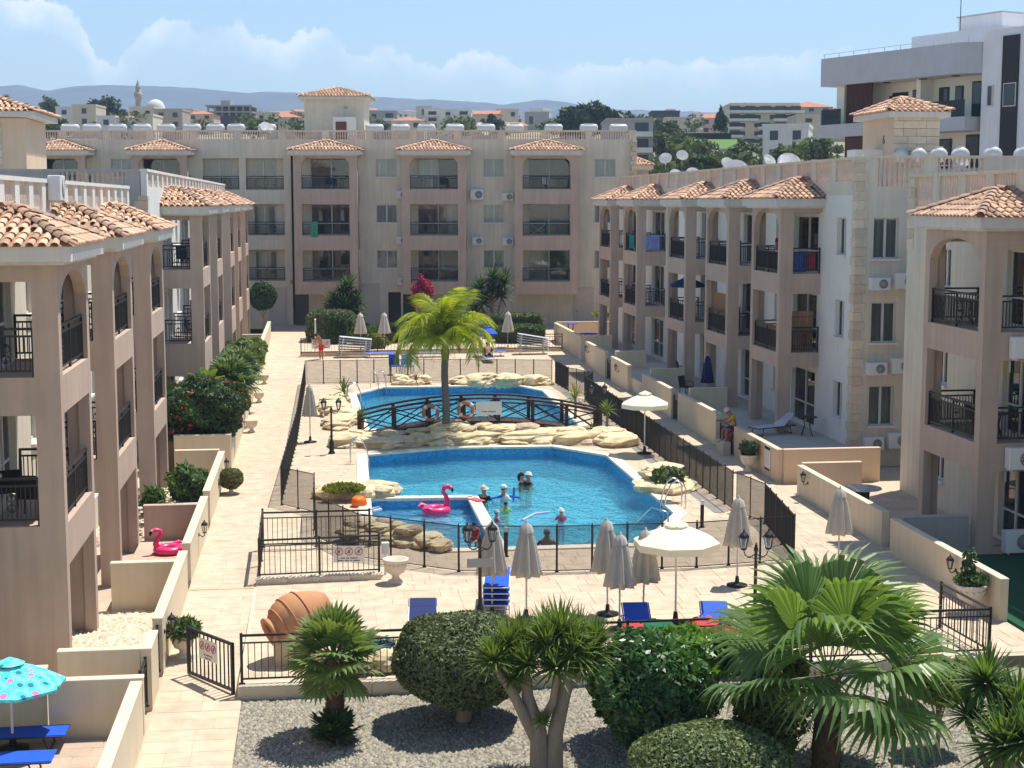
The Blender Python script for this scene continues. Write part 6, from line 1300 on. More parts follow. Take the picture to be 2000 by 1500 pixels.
for (x,y,l,s) in ((-3.8,64.6,'left fan palm in the raised bed beside the path',1.0),(-3.7,69.0,'fan palm behind its neighbour in the raised bed',.9)): fan_palm((x,y,1.0), .75, .14, 22, .85*s, .5, 18, leafmat('leaf_bed_fan',(.11,.18,.06)), l, -.3, 1.4, skirt=False, variants=2)
def banana(base, label):
    o = empty('banana_plant', T(base), label, 'plant'); mb = MB(); mb.tube([(0,0,0),(.03,0,.6),(0,0,1.2)], [.13,.1,.07], 9); mb.build('stem', mat('banana_stem',(.16,.17,.06),.8,.2,4), o); bm = leafmat('leaf_banana',(.13,.21,.03),.2,.3,.4,.4)
    for i in range(9):
        a = i*2.4; el_ = R(82-i*7); d = Vector((math.cos(a)*math.cos(el_),math.sin(a)*math.cos(el_),math.sin(el_))); up = Vector((-math.cos(a)*math.sin(el_),-math.sin(a)*math.sin(el_),math.cos(el_))); mb = MB(); blade(mb,(0,0,1.1),d,up,1.35,.2,.35,8,.35,lambda t: math.sin(math.pi*min(1,max(.02,(t-.15)/.85)))**.6 if t>.15 else .08); mb.build('leaf', bm, o)
banana((-4.5,61.2,1.0),'banana plant with broad upright leaves in the raised bed')
# queen palm on the rock ridge
def pinnate(m, L_, seed, arch=1.0, nl=58, ll=.62):
    r = random.Random(seed); mb = MB(); pts = []
    for i in range(11): t = i/10; ang = .55 - arch*1.9*t*t; pts.append(pts[-1]+Vector((math.cos(ang),0,math.sin(ang)))*(L_/10) if pts else Vector((0,0,0)))
    mb.tube(pts, [.028*(1-.8*i/10) for i in range(11)], 5)
    for i in range(nl):
        t = .14+.86*i/nl; k = min(int(t*10),9); p = pts[k].lerp(pts[k+1],t*10-k); dv = (pts[k+1]-pts[k]).normalized()
        for s in (-1,1):
            d = Vector((0,s,0))*.8 + dv*.55 + Vector((0,0,r.uniform(-.25,.3))); blade(mb, p, d, Vector((0,0,1)), ll*(1-.55*abs(t-.45))*r.uniform(.85,1.1), .017, .55+r.uniform(0,.4), 3, .2)
    return mb.mesh('frond', m)
qy = 59.75; qx = xat(868, qy); qb = Vector((qx,qy,.55)); qt = CY(868,680,(qx*ST+qy*CT)).z
o = empty('queen_palm', T(qb), 'tall feathery yellow green palm on the rock ridge at the pool centre', 'palm'); mb = MB(); n_ = 14; mb.tube([(.03*math.sin(i*.5),0,(qt-qb.z)*i/n_) for i in range(n_+1)], [.155-.002*i+.012*(i%2) for i in range(n_+1)], 12); mb.build('trunk', PTRUNK, o)
mb = MB(); mb.lathe([(.14,-.5),(.17,-.2),(.12,.15),(.05,.45)], 10); mb.build('crownshaft', mat('crownshaft',(.16,.19,.05),.7,.2,4), o, T(qx,qy,qt))
pf = [pinnate(LQUEEN, 2.45, i, a, 64, .66) for i, a in enumerate((.55,.85,1.1))]; pd = pinnate(LDRY, 1.6, 9, 1.5, 30, .45)
rq = random.Random(4)
for i in range(26):
    t = (i+.5)/26; el_ = 1.35-1.25*t+rq.uniform(-.1,.1); inst('frond', pf[0 if t<.35 else (1 if t<.7 else 2)], T(qx,qy,qt+.1) @ RZ(i*2.39996+.4) @ RY(-el_+.2) @ RX(rq.uniform(-.5,.5)) @ SC(rq.uniform(.9,1.08)), o)
for i in range(3): inst('flower_stalk', pd, T(qx,qy,qt) @ RZ(i*2.1+2.6) @ RY(-.3) @ SC(.6), o)
# ------------------------------------------------------------ people
SKIN = mat('skin', (.50,.27,.18), .6, .08, 4); SKIND = mat('skin_tan', (.36,.17,.10), .6, .08, 4); HAIRD = mat('hair_dark', (.025,.015,.012), .7, .3, 20); HAIRG = mat('hair_grey', (.20,.17,.15), .8, .3, 20)
def V3(*a): return Vector(a)
def skin_obj(name, verts, edges, radii, m, parent, mw, sub=2):
    me = bpy.data.meshes.new(name); me.from_pydata([tuple(v) for v in verts], edges, []); me.materials.append(m); o = inst(name, me, mw, parent)
    bpy_sk = o.modifiers.new('skin', 'SKIN'); bpy_sk.use_smooth_shade = True; ss = o.modifiers.new('sub', 'SUBSURF'); ss.levels = ss.render_levels = sub
    if not me.skin_vertices: me.attributes  # layer appears with the modifier
    if not me.skin_vertices:
        import bmesh; bm = bmesh.new(); bm.from_mesh(me); bm.verts.layers.skin.verify(); bm.to_mesh(me); bm.free()
    for i, r in enumerate(radii): sv = me.skin_vertices[0].data[i]; sv.radius = r if isinstance(r, tuple) else (r, r); sv.use_root = i == 0
    return o
def person(Mx, label, h=1.72, lean=0., head=(0,0), arms=None, legs=None, skin=SKIN, hair=HAIRD, top=None, bottom=None, hat=None, long_hair=False, twist=0):
    """faces -y; Mx at the hip centre. lean tips the torso forward; arms/legs: (upper dir, lower dir) per side (-x first)"""
    s = h/1.75; o = empty('person', Mx, label, 'person'); up = V3(0,-math.sin(lean),math.cos(lean)); fw = V3(0,-math.cos(lean),-math.sin(lean))
    P = V3(0,0,0); sp = up*.22*s; ch = up*.42*s; nk = up*.56*s; hd = nk + (up*math.cos(head[0])+fw*math.sin(head[0]))*.12*s; ht = nk + (up*math.cos(head[0])+fw*math.sin(head[0]))*.235*s
    arms = arms or ((V3(-.25,0,-1),V3(-.1,-.2,-1)),(V3(.25,0,-1),V3(.1,-.2,-1))); legs = legs or ((V3(-.05,0,-1),V3(0,0,-1)),(V3(.05,0,-1),V3(0,0,-1)))
    vs = [P,sp,ch,nk,hd,ht]; rd = [(.155*s,.115*s),(.13*s,.10*s),(.165*s,.11*s),.058*s,(.08*s,.098*s),(.06*s,.07*s)]; ed = [(0,1),(1,2),(2,3),(3,4),(4,5)]; wr = []
    for k, sx_ in ((0,-1),(1,1)):
        a, b = (Vector(x).normalized() for x in arms[k]); sh = ch + V3(sx_*.185*s,0,.03*s) ; el_ = sh + a*.29*s; w_ = el_ + b*.25*s; i = len(vs); vs += [sh,el_,w_,w_+b*.085*s]; rd += [.058*s,.043*s,.032*s,(.042*s,.022*s)]; ed += [(2,i),(i,i+1),(i+1,i+2),(i+2,i+3)]; wr.append((w_+b*.06*s,b))
        a, b = (Vector(x).normalized() for x in legs[k]); hp = V3(sx_*.095*s,0,-.06*s); kn = hp + a*.42*s; an = kn + b*.42*s; ft = (V3(0,-1,0) if abs(b.z) > .5 else V3(0,0,1)); i = len(vs); vs += [hp,kn,an,an+ft*.17*s+b*.05*s]; rd += [.09*s,.062*s,.042*s,(.045*s,.03*s)]; ed += [(0,i),(i,i+1),(i+1,i+2),(i+2,i+3)]
    skin_obj('body', vs, ed, rd, skin, o, Mx)
    for w_, b in wr:                       # five fingers per hand
        mb = MB(); sd_ = b.orthogonal().normalized(); pal = b.cross(sd_)
        for f in range(4): q_ = w_ + sd_*(f-1.5)*.019*s; L_ = (.065,.075,.07,.055)[f]*s; mb.tube([q_, q_+b*L_*.6, q_+b*L_+pal*.015*s], [.009*s,.008*s,.007*s], 5)
        mb.tube([w_-b*.03*s-sd_*.03*s, w_-sd_*.055*s+b*.005*s, w_-sd_*.06*s+b*.03*s], [.011*s,.01*s,.008*s], 5); mb.build('fingers', skin, o)
    hz = (ht-nk).normalized(); hf = (fw*math.cos(head[0])-up*math.sin(head[0])); hf = (hf*math.cos(head[1]) + V3(1,0,0)*math.sin(head[1])).normalized(); hx = hf.cross(hz)
    Hm = Matrix((hx, -hf, hz)).transposed().to_4x4(); Hm.translation = hd + hz*.02*s
    if hair is not None:
        mb = MB(); mb.M = Hm @ RX(R(-18)); mb.lathe([(.098*s,-.01*s),(.104*s,.04*s),(.09*s,.09*s),(.05*s,.13*s),(0,.142*s)], 14); 
        if long_hair: mb.M = Hm; mb.tube([(0,.06*s,.05*s),(0,.10*s,-.06*s),(0,.10*s,-.2*s)], [.08*s,.075*s,.04*s], 8)
        mb.M = None; mb.build('hair', hair, o)
    mb = MB(); mb.M = Hm
    mb.lathe([(0,-.02*s),(.017*s,-.012*s),(.012*s,.02*s),(0,.03*s)], 6, (0,-.104*s,-.03*s))
    for sx_ in (-1,1): mb.lathe([(0,-.028*s),(.016*s,-.01*s),(.018*s,.015*s),(0,.03*s)], 6, (sx_*.092*s,.005*s,-.015*s))
    mb.M = None; mb.build('nose_and_ears', skin, o); mb = MB(); mb.M = Hm
    for sx_ in (-1,1): mb.lathe([(0,-.008*s),(.011*s,0),(0,.008*s)], 6, (sx_*.034*s,-.093*s,-.002*s))
    mb.box(-.025*s,.025*s,-.101*s,-.09*s,-.072*s,-.064*s); mb.M = None; mb.build('eyes_and_mouth', HAIRD, o)
    if top is not None:
        k = 1.12; skin_obj('shirt', [P+up*.02,sp,ch]+[x for j in (0,1) for x in (vs[6+8*j], vs[6+8*j]+(vs[7+8*j]-vs[6+8*j])*.6)], [(0,1),(1,2),(2,3),(3,4),(2,5),(5,6)], [(.165*s*k,.125*s*k),(.145*s*k,.115*s*k),(.165*s*k,.118*s*k),.066*s*k,.06*s*k,.066*s*k,.06*s*k], top, o, Mx)
    if bottom is not None:
        k = 1.14; skin_obj('shorts', [P+up*.06]+[x for j in (0,1) for x in (vs[10+8*j], vs[10+8*j]+(vs[11+8*j]-vs[10+8*j])*.75)], [(0,1),(1,2),(0,3),(3,4)], [(.155*s*k,.12*s*k),.098*s*k,.088*s*k,.098*s*k,.088*s*k], bottom, o, Mx)
    if hat is not None:
        m_, brim = hat; mb = MB(); mb.M = Hm @ RX(R(-8)); mb.lathe([(brim,.035*s),(brim*.99,.045*s),(.112*s,.055*s),(.108*s,.11*s),(.07*s,.15*s),(0,.155*s)], 18); mb.M = None; mb.build('hat', m_, o)
    return o
REDS = mat('red_shorts',(.62,.02,.02),.8,.1,6); YELS = mat('yellow_shirt',(.62,.43,.03),.85,.1,6); BLKS = mat('black_swimwear',(.01,.01,.012),.7,.1,6); WHC = mat('white_cotton',(.74,.74,.74),.85,.05,6); STRAW = mat('straw',(.62,.52,.36),.9,.15,30); PNKS = mat('pink_swimwear',(.62,.06,.20),.7,.1,6); LIMEV = mat('lime_float',(.30,.58,.10),.5,.1,5)
zd = deck_z(90); person(T(xat(623,90.2), 90.2, zd+.86) @ RZ(R(-60)), 'person in red shorts bending under the outdoor shower', 1.7, .35, (.7,0), ((V3(-.1,-.5,-.8),V3(0,-.5,.4)),(V3(.1,-.4,-.9),V3(-.2,-.6,.5))), ((V3(-.05,-.1,-1),V3(0,.08,-1)),(V3(.05,.02,-1),V3(0,.05,-1))), SKIND, HAIRD, None, REDS)
person(T(15.62,55.35,1.02) @ RZ(R(-78)), 'person in yellow shirt and cap sitting on the right terrace wall', 1.75, .35, (.5,0), ((V3(-.1,-.6,-.7),V3(.1,-.9,.1)),(V3(.1,-.6,-.7),V3(-.1,-.9,.1))), ((V3(-.08,-.95,-.1),V3(0,-.05,-1)),(V3(.08,-.95,-.12),V3(0,.02,-1))), SKIND, HAIRG, YELS, NAVY, (STRAW,.13))
mb = MB(); mb.bbox(-.16,.16,-.45,.5,0,.5,.02); tag(mb.build('stone_step', KERB, None, T(15.2,55.3,0)), 'step block under the feet of the person in yellow', 'step')
cloth(15.35,55.05,.9,.3,.25,0,REDT,'red and white cloth beside the person in yellow',.06,.8)
Lz = deck_z(88.5); lounger(T(xat(953,88.3), 87.3, Lz) @ RZ(R(90)), 'dark lounger carrying the sunbather at the back of the far pool', 'navy', .75)
person(T(xat(953,88.6), 88.6, Lz+.42), 'sunbather reclining on the dark lounger behind the far pool', 1.7, -.75, (.5,0), ((V3(-.6,-.3,-.5),V3(-.2,-.6,-.1)),(V3(.6,-.3,-.5),V3(.2,-.6,-.1))), ((V3(-.12,-1,.25),V3(-.05,-.9,-.35)),(V3(.12,-1,.25),V3(.05,-.9,-.35))), SKIND, HAIRD, None, BLKS)
parasol_open(xat(953,90.3), 90.3, 1.9, .6, 'small blue shade over the sunbather', Lz, BLUEC, .1)
for u, l in ((772,'blue padded chair left of the palm at the back of the far pool'),(797,'pale blue covered chair left of the palm trunk')):
    c = W(u, 733); chair(T(c.x,c.y,0) @ RZ(R(8)) @ SC(1.25), l, BLUEC if u < 780 else mat('pale_blue_cloth',(.16,.42,.60),.8,.3,6)); 
def swimmer(u, v, z_up, label, h=1.7, rz=0, **kw):   # v is the water line of the body
    q = W(u, v, WATER_Z); return person(T(q.x, q.y, WATER_Z - z_up*h/1.75) @ RZ(rz), label, h, **kw)
WA = ((V3(-.45,-.35,-.8),V3(.1,-.95,-.1)),(V3(.45,-.35,-.8),V3(-.1,-.95,-.1)))
swimmer(842,762,.50,'swimmer left of the palm trunk in the far pool',1.7,R(30),arms=WA,skin=SKIND); swimmer(884,763,.42,'swimmer right of the palm trunk in the far pool',1.75,R(-150),arms=WA,skin=SKIND)
swimmer(1019,944,.42,'dark haired swimmer facing a companion in the near pool',1.7,R(70),arms=WA,long_hair=True,top=BLKS); swimmer(1032,944,.42,'swimmer in black with pale hat in the near pool',1.7,R(-70),arms=WA,top=BLKS,hat=(mat('pale_hat',(.62,.66,.52),.85),.15))
swimmer(945,975,.36,'swimmer with straw hat at the divider of the near pool',1.65,R(150),arms=WA,hat=(STRAW,.17),top=BLKS); swimmer(984,974,.34,'swimmer in white top and cap holding a blue noodle',1.65,R(120),arms=WA,top=WHC,hat=(WHC,.11))
swimmer(988,998,.36,'child with dark hair and lime float vest by the divider',1.1,R(20),arms=WA,top=LIMEV,skin=SKIN); swimmer(970,1016,.34,'child in pink armbands holding the pool divider',1.15,R(95),arms=WA,top=PNKS,hat=(mat('lilac_cap',(.40,.33,.52),.7),.10)); swimmer(1096,1014,.33,'child in white cap and pink swimsuit alone in the near pool',1.2,R(-160),arms=WA,top=PNKS,hat=(WHC,.11)); swimmer(1068,1066,.32,'bare backed adult at the near edge of the pool',1.75,R(180),arms=((V3(-.6,-.1,-.7),V3(-.1,-.9,-.2)),(V3(.6,-.1,-.7),V3(.1,-.9,-.2))),skin=SKIND,hair=HAIRG)
person(T(4.35,42.3,-.05) @ RZ(R(-20)), 'small child in red sitting on the toddler pool divider', 1.05, .25, (.2,0), ((V3(-.3,-.2,-.9),V3(-.1,-.3,-.9)),(V3(.3,-.2,-.9),V3(.1,-.3,-.9))), ((V3(-.1,-1,-.1),V3(0,-.2,-1)),(V3(.1,-1,-.1),V3(0,-.2,-1))), SKIN, HAIRD, REDS, REDS)
dv = Vector(div[1]).lerp(Vector(div[2]), .1); cloth(dv.x+.05, dv.y, .0, .3, .6, R(25), mat('watermelon_print',(.75,.10,.12),.9,.6,9), 'watermelon print towel on the corner of the pool divider', .02)
person(T(18.05,58.0,6.75+.9) @ RZ(R(30)), 'person in red top standing on the top balcony of the first right bay', 1.65, .1, (.3,0), None, None, SKIN, HAIRD, mat('crimson_top',(.35,.015,.04),.8,.1,6), NAVY)
# ------------------------------------------------------------ modern building upper right
GREYF = mat('grey_cladding', (.46,.465,.49), .6, .10, 1, streak=.15); WMOD = mat('white_modern', (.74,.74,.74), .8, .06, 1, streak=.18); CMOD = mat('cream_modern', (.76,.71,.60), .8, .06, 1); BRNW = mat('brown_slat', (.075,.028,.022), .6, .25, 5); BLKP = mat('black_panel', (.022,.021,.023), .5, .2, 3); DGLASS = mat('dark_glass', (.02,.025,.03), .08, .1, 3, spec=.7); CGL = glassmat('balcony_glass', (.72,.86,.84), 1.5)
def c2w(x, y, z): p = cr_*x + cn*y; return Vector((p.x, p.y, z))
N0 = c2w(29.8, 100, 0); nn = (cr_*-.868 + cn*-.493); MF = frame(N0, nn)
mod = empty('modern_apartments', T(N0.x, N0.y, 0), 'white and grey modern apartment building with dark panel at upper right', 'building')
def part(nm, m, boxes, parent=None, F_=MF):
    mb = MB(); mb.M = F_
    for b in boxes: mb.box(*b)
    return wbuild(mb, nm, m, parent or mod)
part('wall', CMOD, [(0,14.2,-10,-2.2,0,17.9)]); part('fascia', GREYF, [(.9,14.5,-2.6,0,17.9,19.9)]); mb = MB(); mb.M = MF; mb.prism([(.899,0,17.9),(0,-1.0,17.9),(0,-2.6,17.9),(.899,-2.6,17.9)], (0,0,2.0)); wbuild(mb, 'fascia_corner', GREYF, mod)
part('roof_slab', GREYF, [(0,14.5,-10,-2.61,17.9,18.3)]); part('balcony_slab', GREYF, [(.4,5.2,-2.19,-.1,14.2,15.1),(9.5,14.5,-2.19,.2,14.2,15.1)])
part('balcony_slab', GREYF, [(.4,14.5,-2.19,.0,11.0,11.6)])
part('slat_screen', BRNW, [(9.6+k*.13,9.68+k*.13,-.5,-.4,15.1,17.9) for k in range(20)]+[(9.6,12.2,-.56,-.5,15.1,17.9)]); part('slat_screen', BRNW, [(9.6,12.2,-.5,-.4,11.6,14.2)])
part('pillar', CMOD, [(12.6,13.4,-2.19,-.6,15.1,17.9)]); part('pillar', CMOD, [(5.4,5.8,-2.19,-1.0,15.1,17.9)])
part('glass_balustrade', CGL, [(.5,5.2,-.15,-.13,15.1,16.2)]); part('glass_balustrade', CGL, [(12.25,14.4,.0,.02,15.1,16.2)]); part('handrail', STEEL, [(.2,14.4,-.12,-.08,20.18,20.22)]+[(.3+k*1.55,.33+k*1.55,-.12,-.08,19.9,20.18) for k in range(10)])
for x, w, z, h in ((.9,.9,15.1,2.4),(2.6,.7,15.5,1.8),(3.9,.9,15.3,2.0),(6.4,.9,15.3,2.0),(7.8,1.5,15.2,2.0),(8.9,.7,15.6,1.4),(1.0,1.2,11.8,2.2),(3.5,1.2,11.8,2.0)):
    w_ = part('window', BLKP, [(x,x+w,-2.199,-2.12,z,z+h)]); part('pane', DGLASS, [(x+.1,x+w-.1,-2.119,-2.10,z+.1,z+h-.1)], w_)
for x in (2.0,5.0,8.5): part('ceiling_light', BLACKP, [(x,x+.5,-1.2,-.9,17.84,17.899)])
part('wall', WMOD, [(-12,-.001,-12,-1.1,0,20.6)]); part('dark_panel', BLKP, [(-3.1,-1.75,-1.099,-1.0,8,20.1)])
for x, w, z, h, nm in ((-1.05,.45,15.7,1.35,1),(-3.0,1.05,15.6,1.5,1),(-2.9,.9,9.6,1.6,1),(-.95,.4,11.2,.9,1)):
    w_ = part('window', ALU, [(x,x+w,-1.098,-.97,z,z+h)]); part('pane', DGLASS, [(x+.06,x+w-.06,-.969,-.955,z+.06,z+h-.06)], w_)
part('roof_room', WMOD, [(1.5,10,-9,-4.5,18.2,21.3)]); part('lift_house', WMOD, [(3,7,-8.8,-6,21.3,22.4)]); part('lift_roof', GREYF, [(2.9,7.1,-8.9,-5.9,22.4,22.5)]); part('antenna', IRON, [(6.3,6.34,-5.5,-5.46,21.3,23.6)])
# ------------------------------------------------------------ the town
HC = {k: mat('house_'+k, c, .9, .10, .5, streak=.25) for k, c in dict(white=(.66,.65,.61), beige=(.56,.49,.38), grey=(.36,.35,.33), cream=(.62,.56,.44), dark=(.07,.07,.08), pink=(.58,.42,.34), stone=(.40,.34,.27)).items()}
RTILE = mat('far_red_roof', (.46,.20,.12), .9, .25, 1.2, .4, 8); FARW = mat('far_window', (.05,.06,.07), .3, .3, 1)
WMB = MB(); WMB.box(-.5,.5,-.05,.04,0,1); FWME = WMB.mesh('window', FARW)
def house(u0, u1, vt, vb, Y, colr, roof, floors, label, depth=8, rot=0, cols=None, name='house', balc=False, over=.3, group=None):
    a, b = CY(u0, vt, Y), CY(u1, vb, Y); w = (u1-u0)/FPX*Y; mid = (a+b)/2; n = (-cn*math.cos(rot) + cr_*math.sin(rot)); X = n.cross(Vector((0,0,1))); F_ = frame(Vector((mid.x,mid.y,0)) - X*w/2, n); z0, z1 = b.z, a.z
    o = empty(name, T(mid.x, mid.y, z0), label, 'building' if floors > 2 else 'house', group); rh = 0
    if roof in ('hip','gable'): rh = min(w,depth)*.16; z1 -= rh
    part('wall', HC[colr], [(0,w,-depth,0,z0-14,z1)], o, F_)
    if roof == 'flat': part('parapet', HC[colr], [(-.1,w+.1,-depth-.1,.1,z1,z1+.35)], o, F_)
    elif roof == 'hip':
        mb = MB(); mb.M = F_; d = min(w,depth)/2; e = over; mb.add([(-e,e,z1),(w+e,e,z1),(w+e,-depth-e,z1),(-e,-depth-e,z1),(min(d,w/2),-depth/2,z1+rh),(max(w-d,w/2),-depth/2,z1+rh)],[(1,0,4,5),(2,1,5),(3,2,5,4),(0,3,4),(0,1,2,3)]); wbuild(mb, 'roof', RTILE, o)
    elif roof == 'gable':
        mb = MB(); mb.M = F_; e = over; mb.add([(-e,e,z1),(w+e,e,z1),(w+e,-depth-e,z1),(-e,-depth-e,z1),(-e,-depth/2,z1+rh),(w+e,-depth/2,z1+rh)],[(1,0,4,5),(3,2,5,4),(2,1,5),(0,3,4),(0,1,2,3)]); wbuild(mb, 'roof', RTILE, o)
    fh = (z1-z0)/max(1,floors); k = cols or max(1,int(w/2.6))
    for j in range(floors):
        for i in range(k):
            if random.random() < .1: continue
            x = w*(i+.5)/k; big = balc and i % 2 == 0; Mw = F_ @ T(x, .03, z0+j*fh+fh*.28) @ SC(1.7 if big else 1.0, 1, fh*.5 if not big else fh*.6); inst('window', FWME, Mw, o)
            if big: part('balcony', HC['white' if colr != 'white' else 'cream'], [(x-1.3,x+1.3,.001,1.0,z0+j*fh+.02,z0+j*fh+fh*.32)], o, F_)
    return o
house(56,84,207,232,420,'white','hip',1,'small red roofed house at the far left behind trees'); house(110,141,211,246,330,'white','flat',2,'white box house left of the beige one below the hills',rot=.2); house(142,187,207,248,318,'beige','flat',2,'plain beige block left of the minaret'); house(189,225,229,250,300,'white','flat',1,'low white house under the minaret on the left'); house(226,262,224,252,292,'white','gable',1,'white gabled house below the minaret'); house(262,298,226,252,280,'cream','flat',1,'cream flat roofed house right below the minaret')
house(301,356,216,252,312,'stone','flat',2,'old stone coloured houses right of the minaret'); house(364,417,214,250,345,'pink','hip',2,'reddish house left of the concrete frame building'); house(414,494,229,250,360,'dark','flat',1,'long dark low building under the concrete frame'); house(521,589,218,254,320,'cream','hip',2,'cream house with red roof left of the back tower'); house(500,545,222,250,350,'beige','flat',2,'beige flat roofed house beside the back tower')
house(716,775,219,254,330,'grey','flat',2,'grey and white modern house right of the back tower',balc=True); house(764,828,225,254,300,'cream','hip',1,'cream villa with red roof behind the roof tanks'); house(830,920,216,254,320,'white','flat',3,'stepped white villa above the roof tanks',balc=True); house(970,1012,215,250,380,'cream','flat',2,'narrow cream house right of the white villa'); house(1026,1072,221,250,400,'grey','flat',1,'small grey house before the dark pines'); house(920,968,228,252,420,'beige','gable',1,'low gabled house between white villa and narrow house')
house(1186,1275,236,330,190,'grey','flat',3,'grey glassy block behind the right end of the back block',balc=True,depth=12); house(1274,1327,219,252,330,'dark','flat',1,'black box shaped house on the right skyline'); house(1300,1372,232,262,300,'beige','flat',2,'beige low house under the black box house'); house(1362,1432,219,262,310,'pink','hip',2,'pinkish red roofed house by the cypress'); 
big = house(1428,1560,205,285,250,'cream','flat',5,'large cream apartment block with many balconies on the right hill',depth=14,cols=9,balc=True); house(1440,1475,198,215,252,'cream','hip',1,'small tiled turret on the large cream apartment block',depth=4); house(1543,1626,196,245,300,'grey','hip',3,'grey block with red roof beside the modern building'); house(1556,1602,228,288,235,'beige','flat',4,'beige block between cream apartments and modern building'); house(1490,1577,247,320,190,'white','flat',2,'bright white villa in front of the cream apartments',depth=9,rot=-.25)
dm_ = empty('mosque_hall', T(CY(320,228,430)), 'old hall with pale dome right of the minaret', 'mosque'); a, b = CY(290,212,430), CY(352,232,430); part('wall', HC['stone'], [(0,(62)/FPX*430,-9,0,b.z-10,a.z)], dm_, frame(CY(352,212,430)*1.0 - Vector((0,0,a.z)), -cn)); dc = CY(304,212,433); mb = MB(); mb.lathe([(2.6,0),(2.5,.8),(1.9,1.8),(1.0,2.4),(0,2.6)], 18, tuple(dc)); wbuild(mb, 'dome', HC['white'], dm_)
mi_ = empty('minaret', T(CY(269,220,480)), 'slender stone minaret on the left skyline', 'minaret'); mp_ = CY(269,155,480); hgt = 13; mb = MB(); mb.M = T(mp_.x,mp_.y,mp_.z-hgt); mb.lathe([(1.05,-8),(.95,5.5),(.85,6.9),(1.25,7.5),(1.25,8.1),(.8,8.15),(.75,10.6)], 12); mb.M = None; wbuild(mb, 'shaft', HC['stone'], mi_); mb = MB(); mb.M = T(mp_.x,mp_.y,mp_.z-hgt); mb.lathe([(.85,10.6),(.5,11.6),(0,13)], 12); mb.M = None; wbuild(mb, 'spire', HC['grey'], mi_); mb = MB(); mb.M = T(mp_.x,mp_.y,mp_.z-hgt); mb.lathe([(1.3,8.1),(1.3,8.9),(1.2,8.9),(1.2,8.12)], 12); mb.M = None; wbuild(mb, 'gallery', HC['stone'], mi_)
# unfinished concrete frame
cf = empty('concrete_frame_building', T(CY(448,232,375)), 'unfinished concrete frame building with open floors on the left skyline', 'building'); Fc = frame(CY(490,230,375), -cn); Fc.translation.z = 0; wz = 84/FPX*375; z0_ = CY(448,232,375).z; fh_ = (CY(448,208,375).z-z0_)/2
for k in range(3): part('floor_slab', HC['grey'], [(-.4,wz+.4,-9,.4,z0_+k*fh_,z0_+k*fh_+.35)], cf, Fc)
for k in range(2):
    for i in range(7): part('column', HC['grey'], [(i*(wz-.4)/6,i*(wz-.4)/6+.4,-.6,-.2,z0_+k*fh_+.35,z0_+(k+1)*fh_)], cf, Fc)
    part('back_wall', HC['stone'], [(0,wz,-8.8,-8.5,z0_+k*fh_+.35,z0_+(k+1)*fh_)], cf, Fc)
part('stair_box', HC['grey'], [(wz*.5,wz*.72,-6,-2,z0_+2*fh_+.35,z0_+2*fh_+1.6)], cf, Fc); part('base', HC['stone'], [(0,wz,-9,0,z0_-12,z0_)], cf, Fc)
rh_ = random.Random(12)
ORD = 'leftmost second third fourth fifth sixth seventh eighth ninth tenth eleventh twelfth thirteenth fourteenth fifteenth sixteenth seventeenth eighteenth nineteenth twentieth twenty-first twenty-second twenty-third twenty-fourth twenty-fifth twenty-sixth twenty-seventh twenty-eighth twenty-ninth thirtieth'.split()
cnt_ = {}
for u in sorted(rh_.uniform(-20,1660) for i in range(115)):
    Y = rh_.uniform(330,850); v = rh_.uniform(224,250); w = rh_.uniform(18,42)*300/Y*1.5; c_ = rh_.choice(['white','white','cream','beige','pink']); r_ = rh_.choice(['flat','flat','hip','gable']); k_ = cnt_.get((c_,r_),0); cnt_[(c_,r_)] = k_+1
    rn = {'flat':'flat roofed','hip':'hip roofed','gable':'gabled'}[r_]
    house(u, u+w, v-rh_.uniform(9,17), v+6, Y, c_, r_, 1, f'{ORD[min(k_,29)]} tiny {c_} {rn} house on the far slope, from the left', rh_.uniform(6,9), rh_.uniform(-.5,.5), 2, group='far pale houses on the hillside')
# trees in town
def tree(u, v, w, h, Y, label, m=LTOWN, n=900, name='tree', conic=False, group=None):
    c = CY(u, v, Y); rw, rh2 = w/FPX*Y/2, h/FPX*Y/2; _sd[0] += 1; o = empty(name, T(c.x,c.y,c.z-rh2*1.6), label, 'tree', group); V, I = leaf_cloud(n, (rw,rw*.8,rh2), max(.12,rw*.10), 2.0, .45, seed=_sd[0], lump=.28)
    if conic: k = np.clip((rh2*1.0-V[:,2])/(2*rh2),.12,1)**.75*1.15; V[:,0] *= k; V[:,1] *= k
    inst('crown', rawmesh('crown', V, I, m), T(c), o)
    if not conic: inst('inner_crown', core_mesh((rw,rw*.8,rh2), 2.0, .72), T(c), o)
    mb = MB(); mb.tube([(0,0,0),(.1,0,rh2*.8),(0,0,rh2*1.6)], [rw*.12+.1,rw*.09+.08,rw*.05+.05], 7); mb.build('trunk', BARK, o)
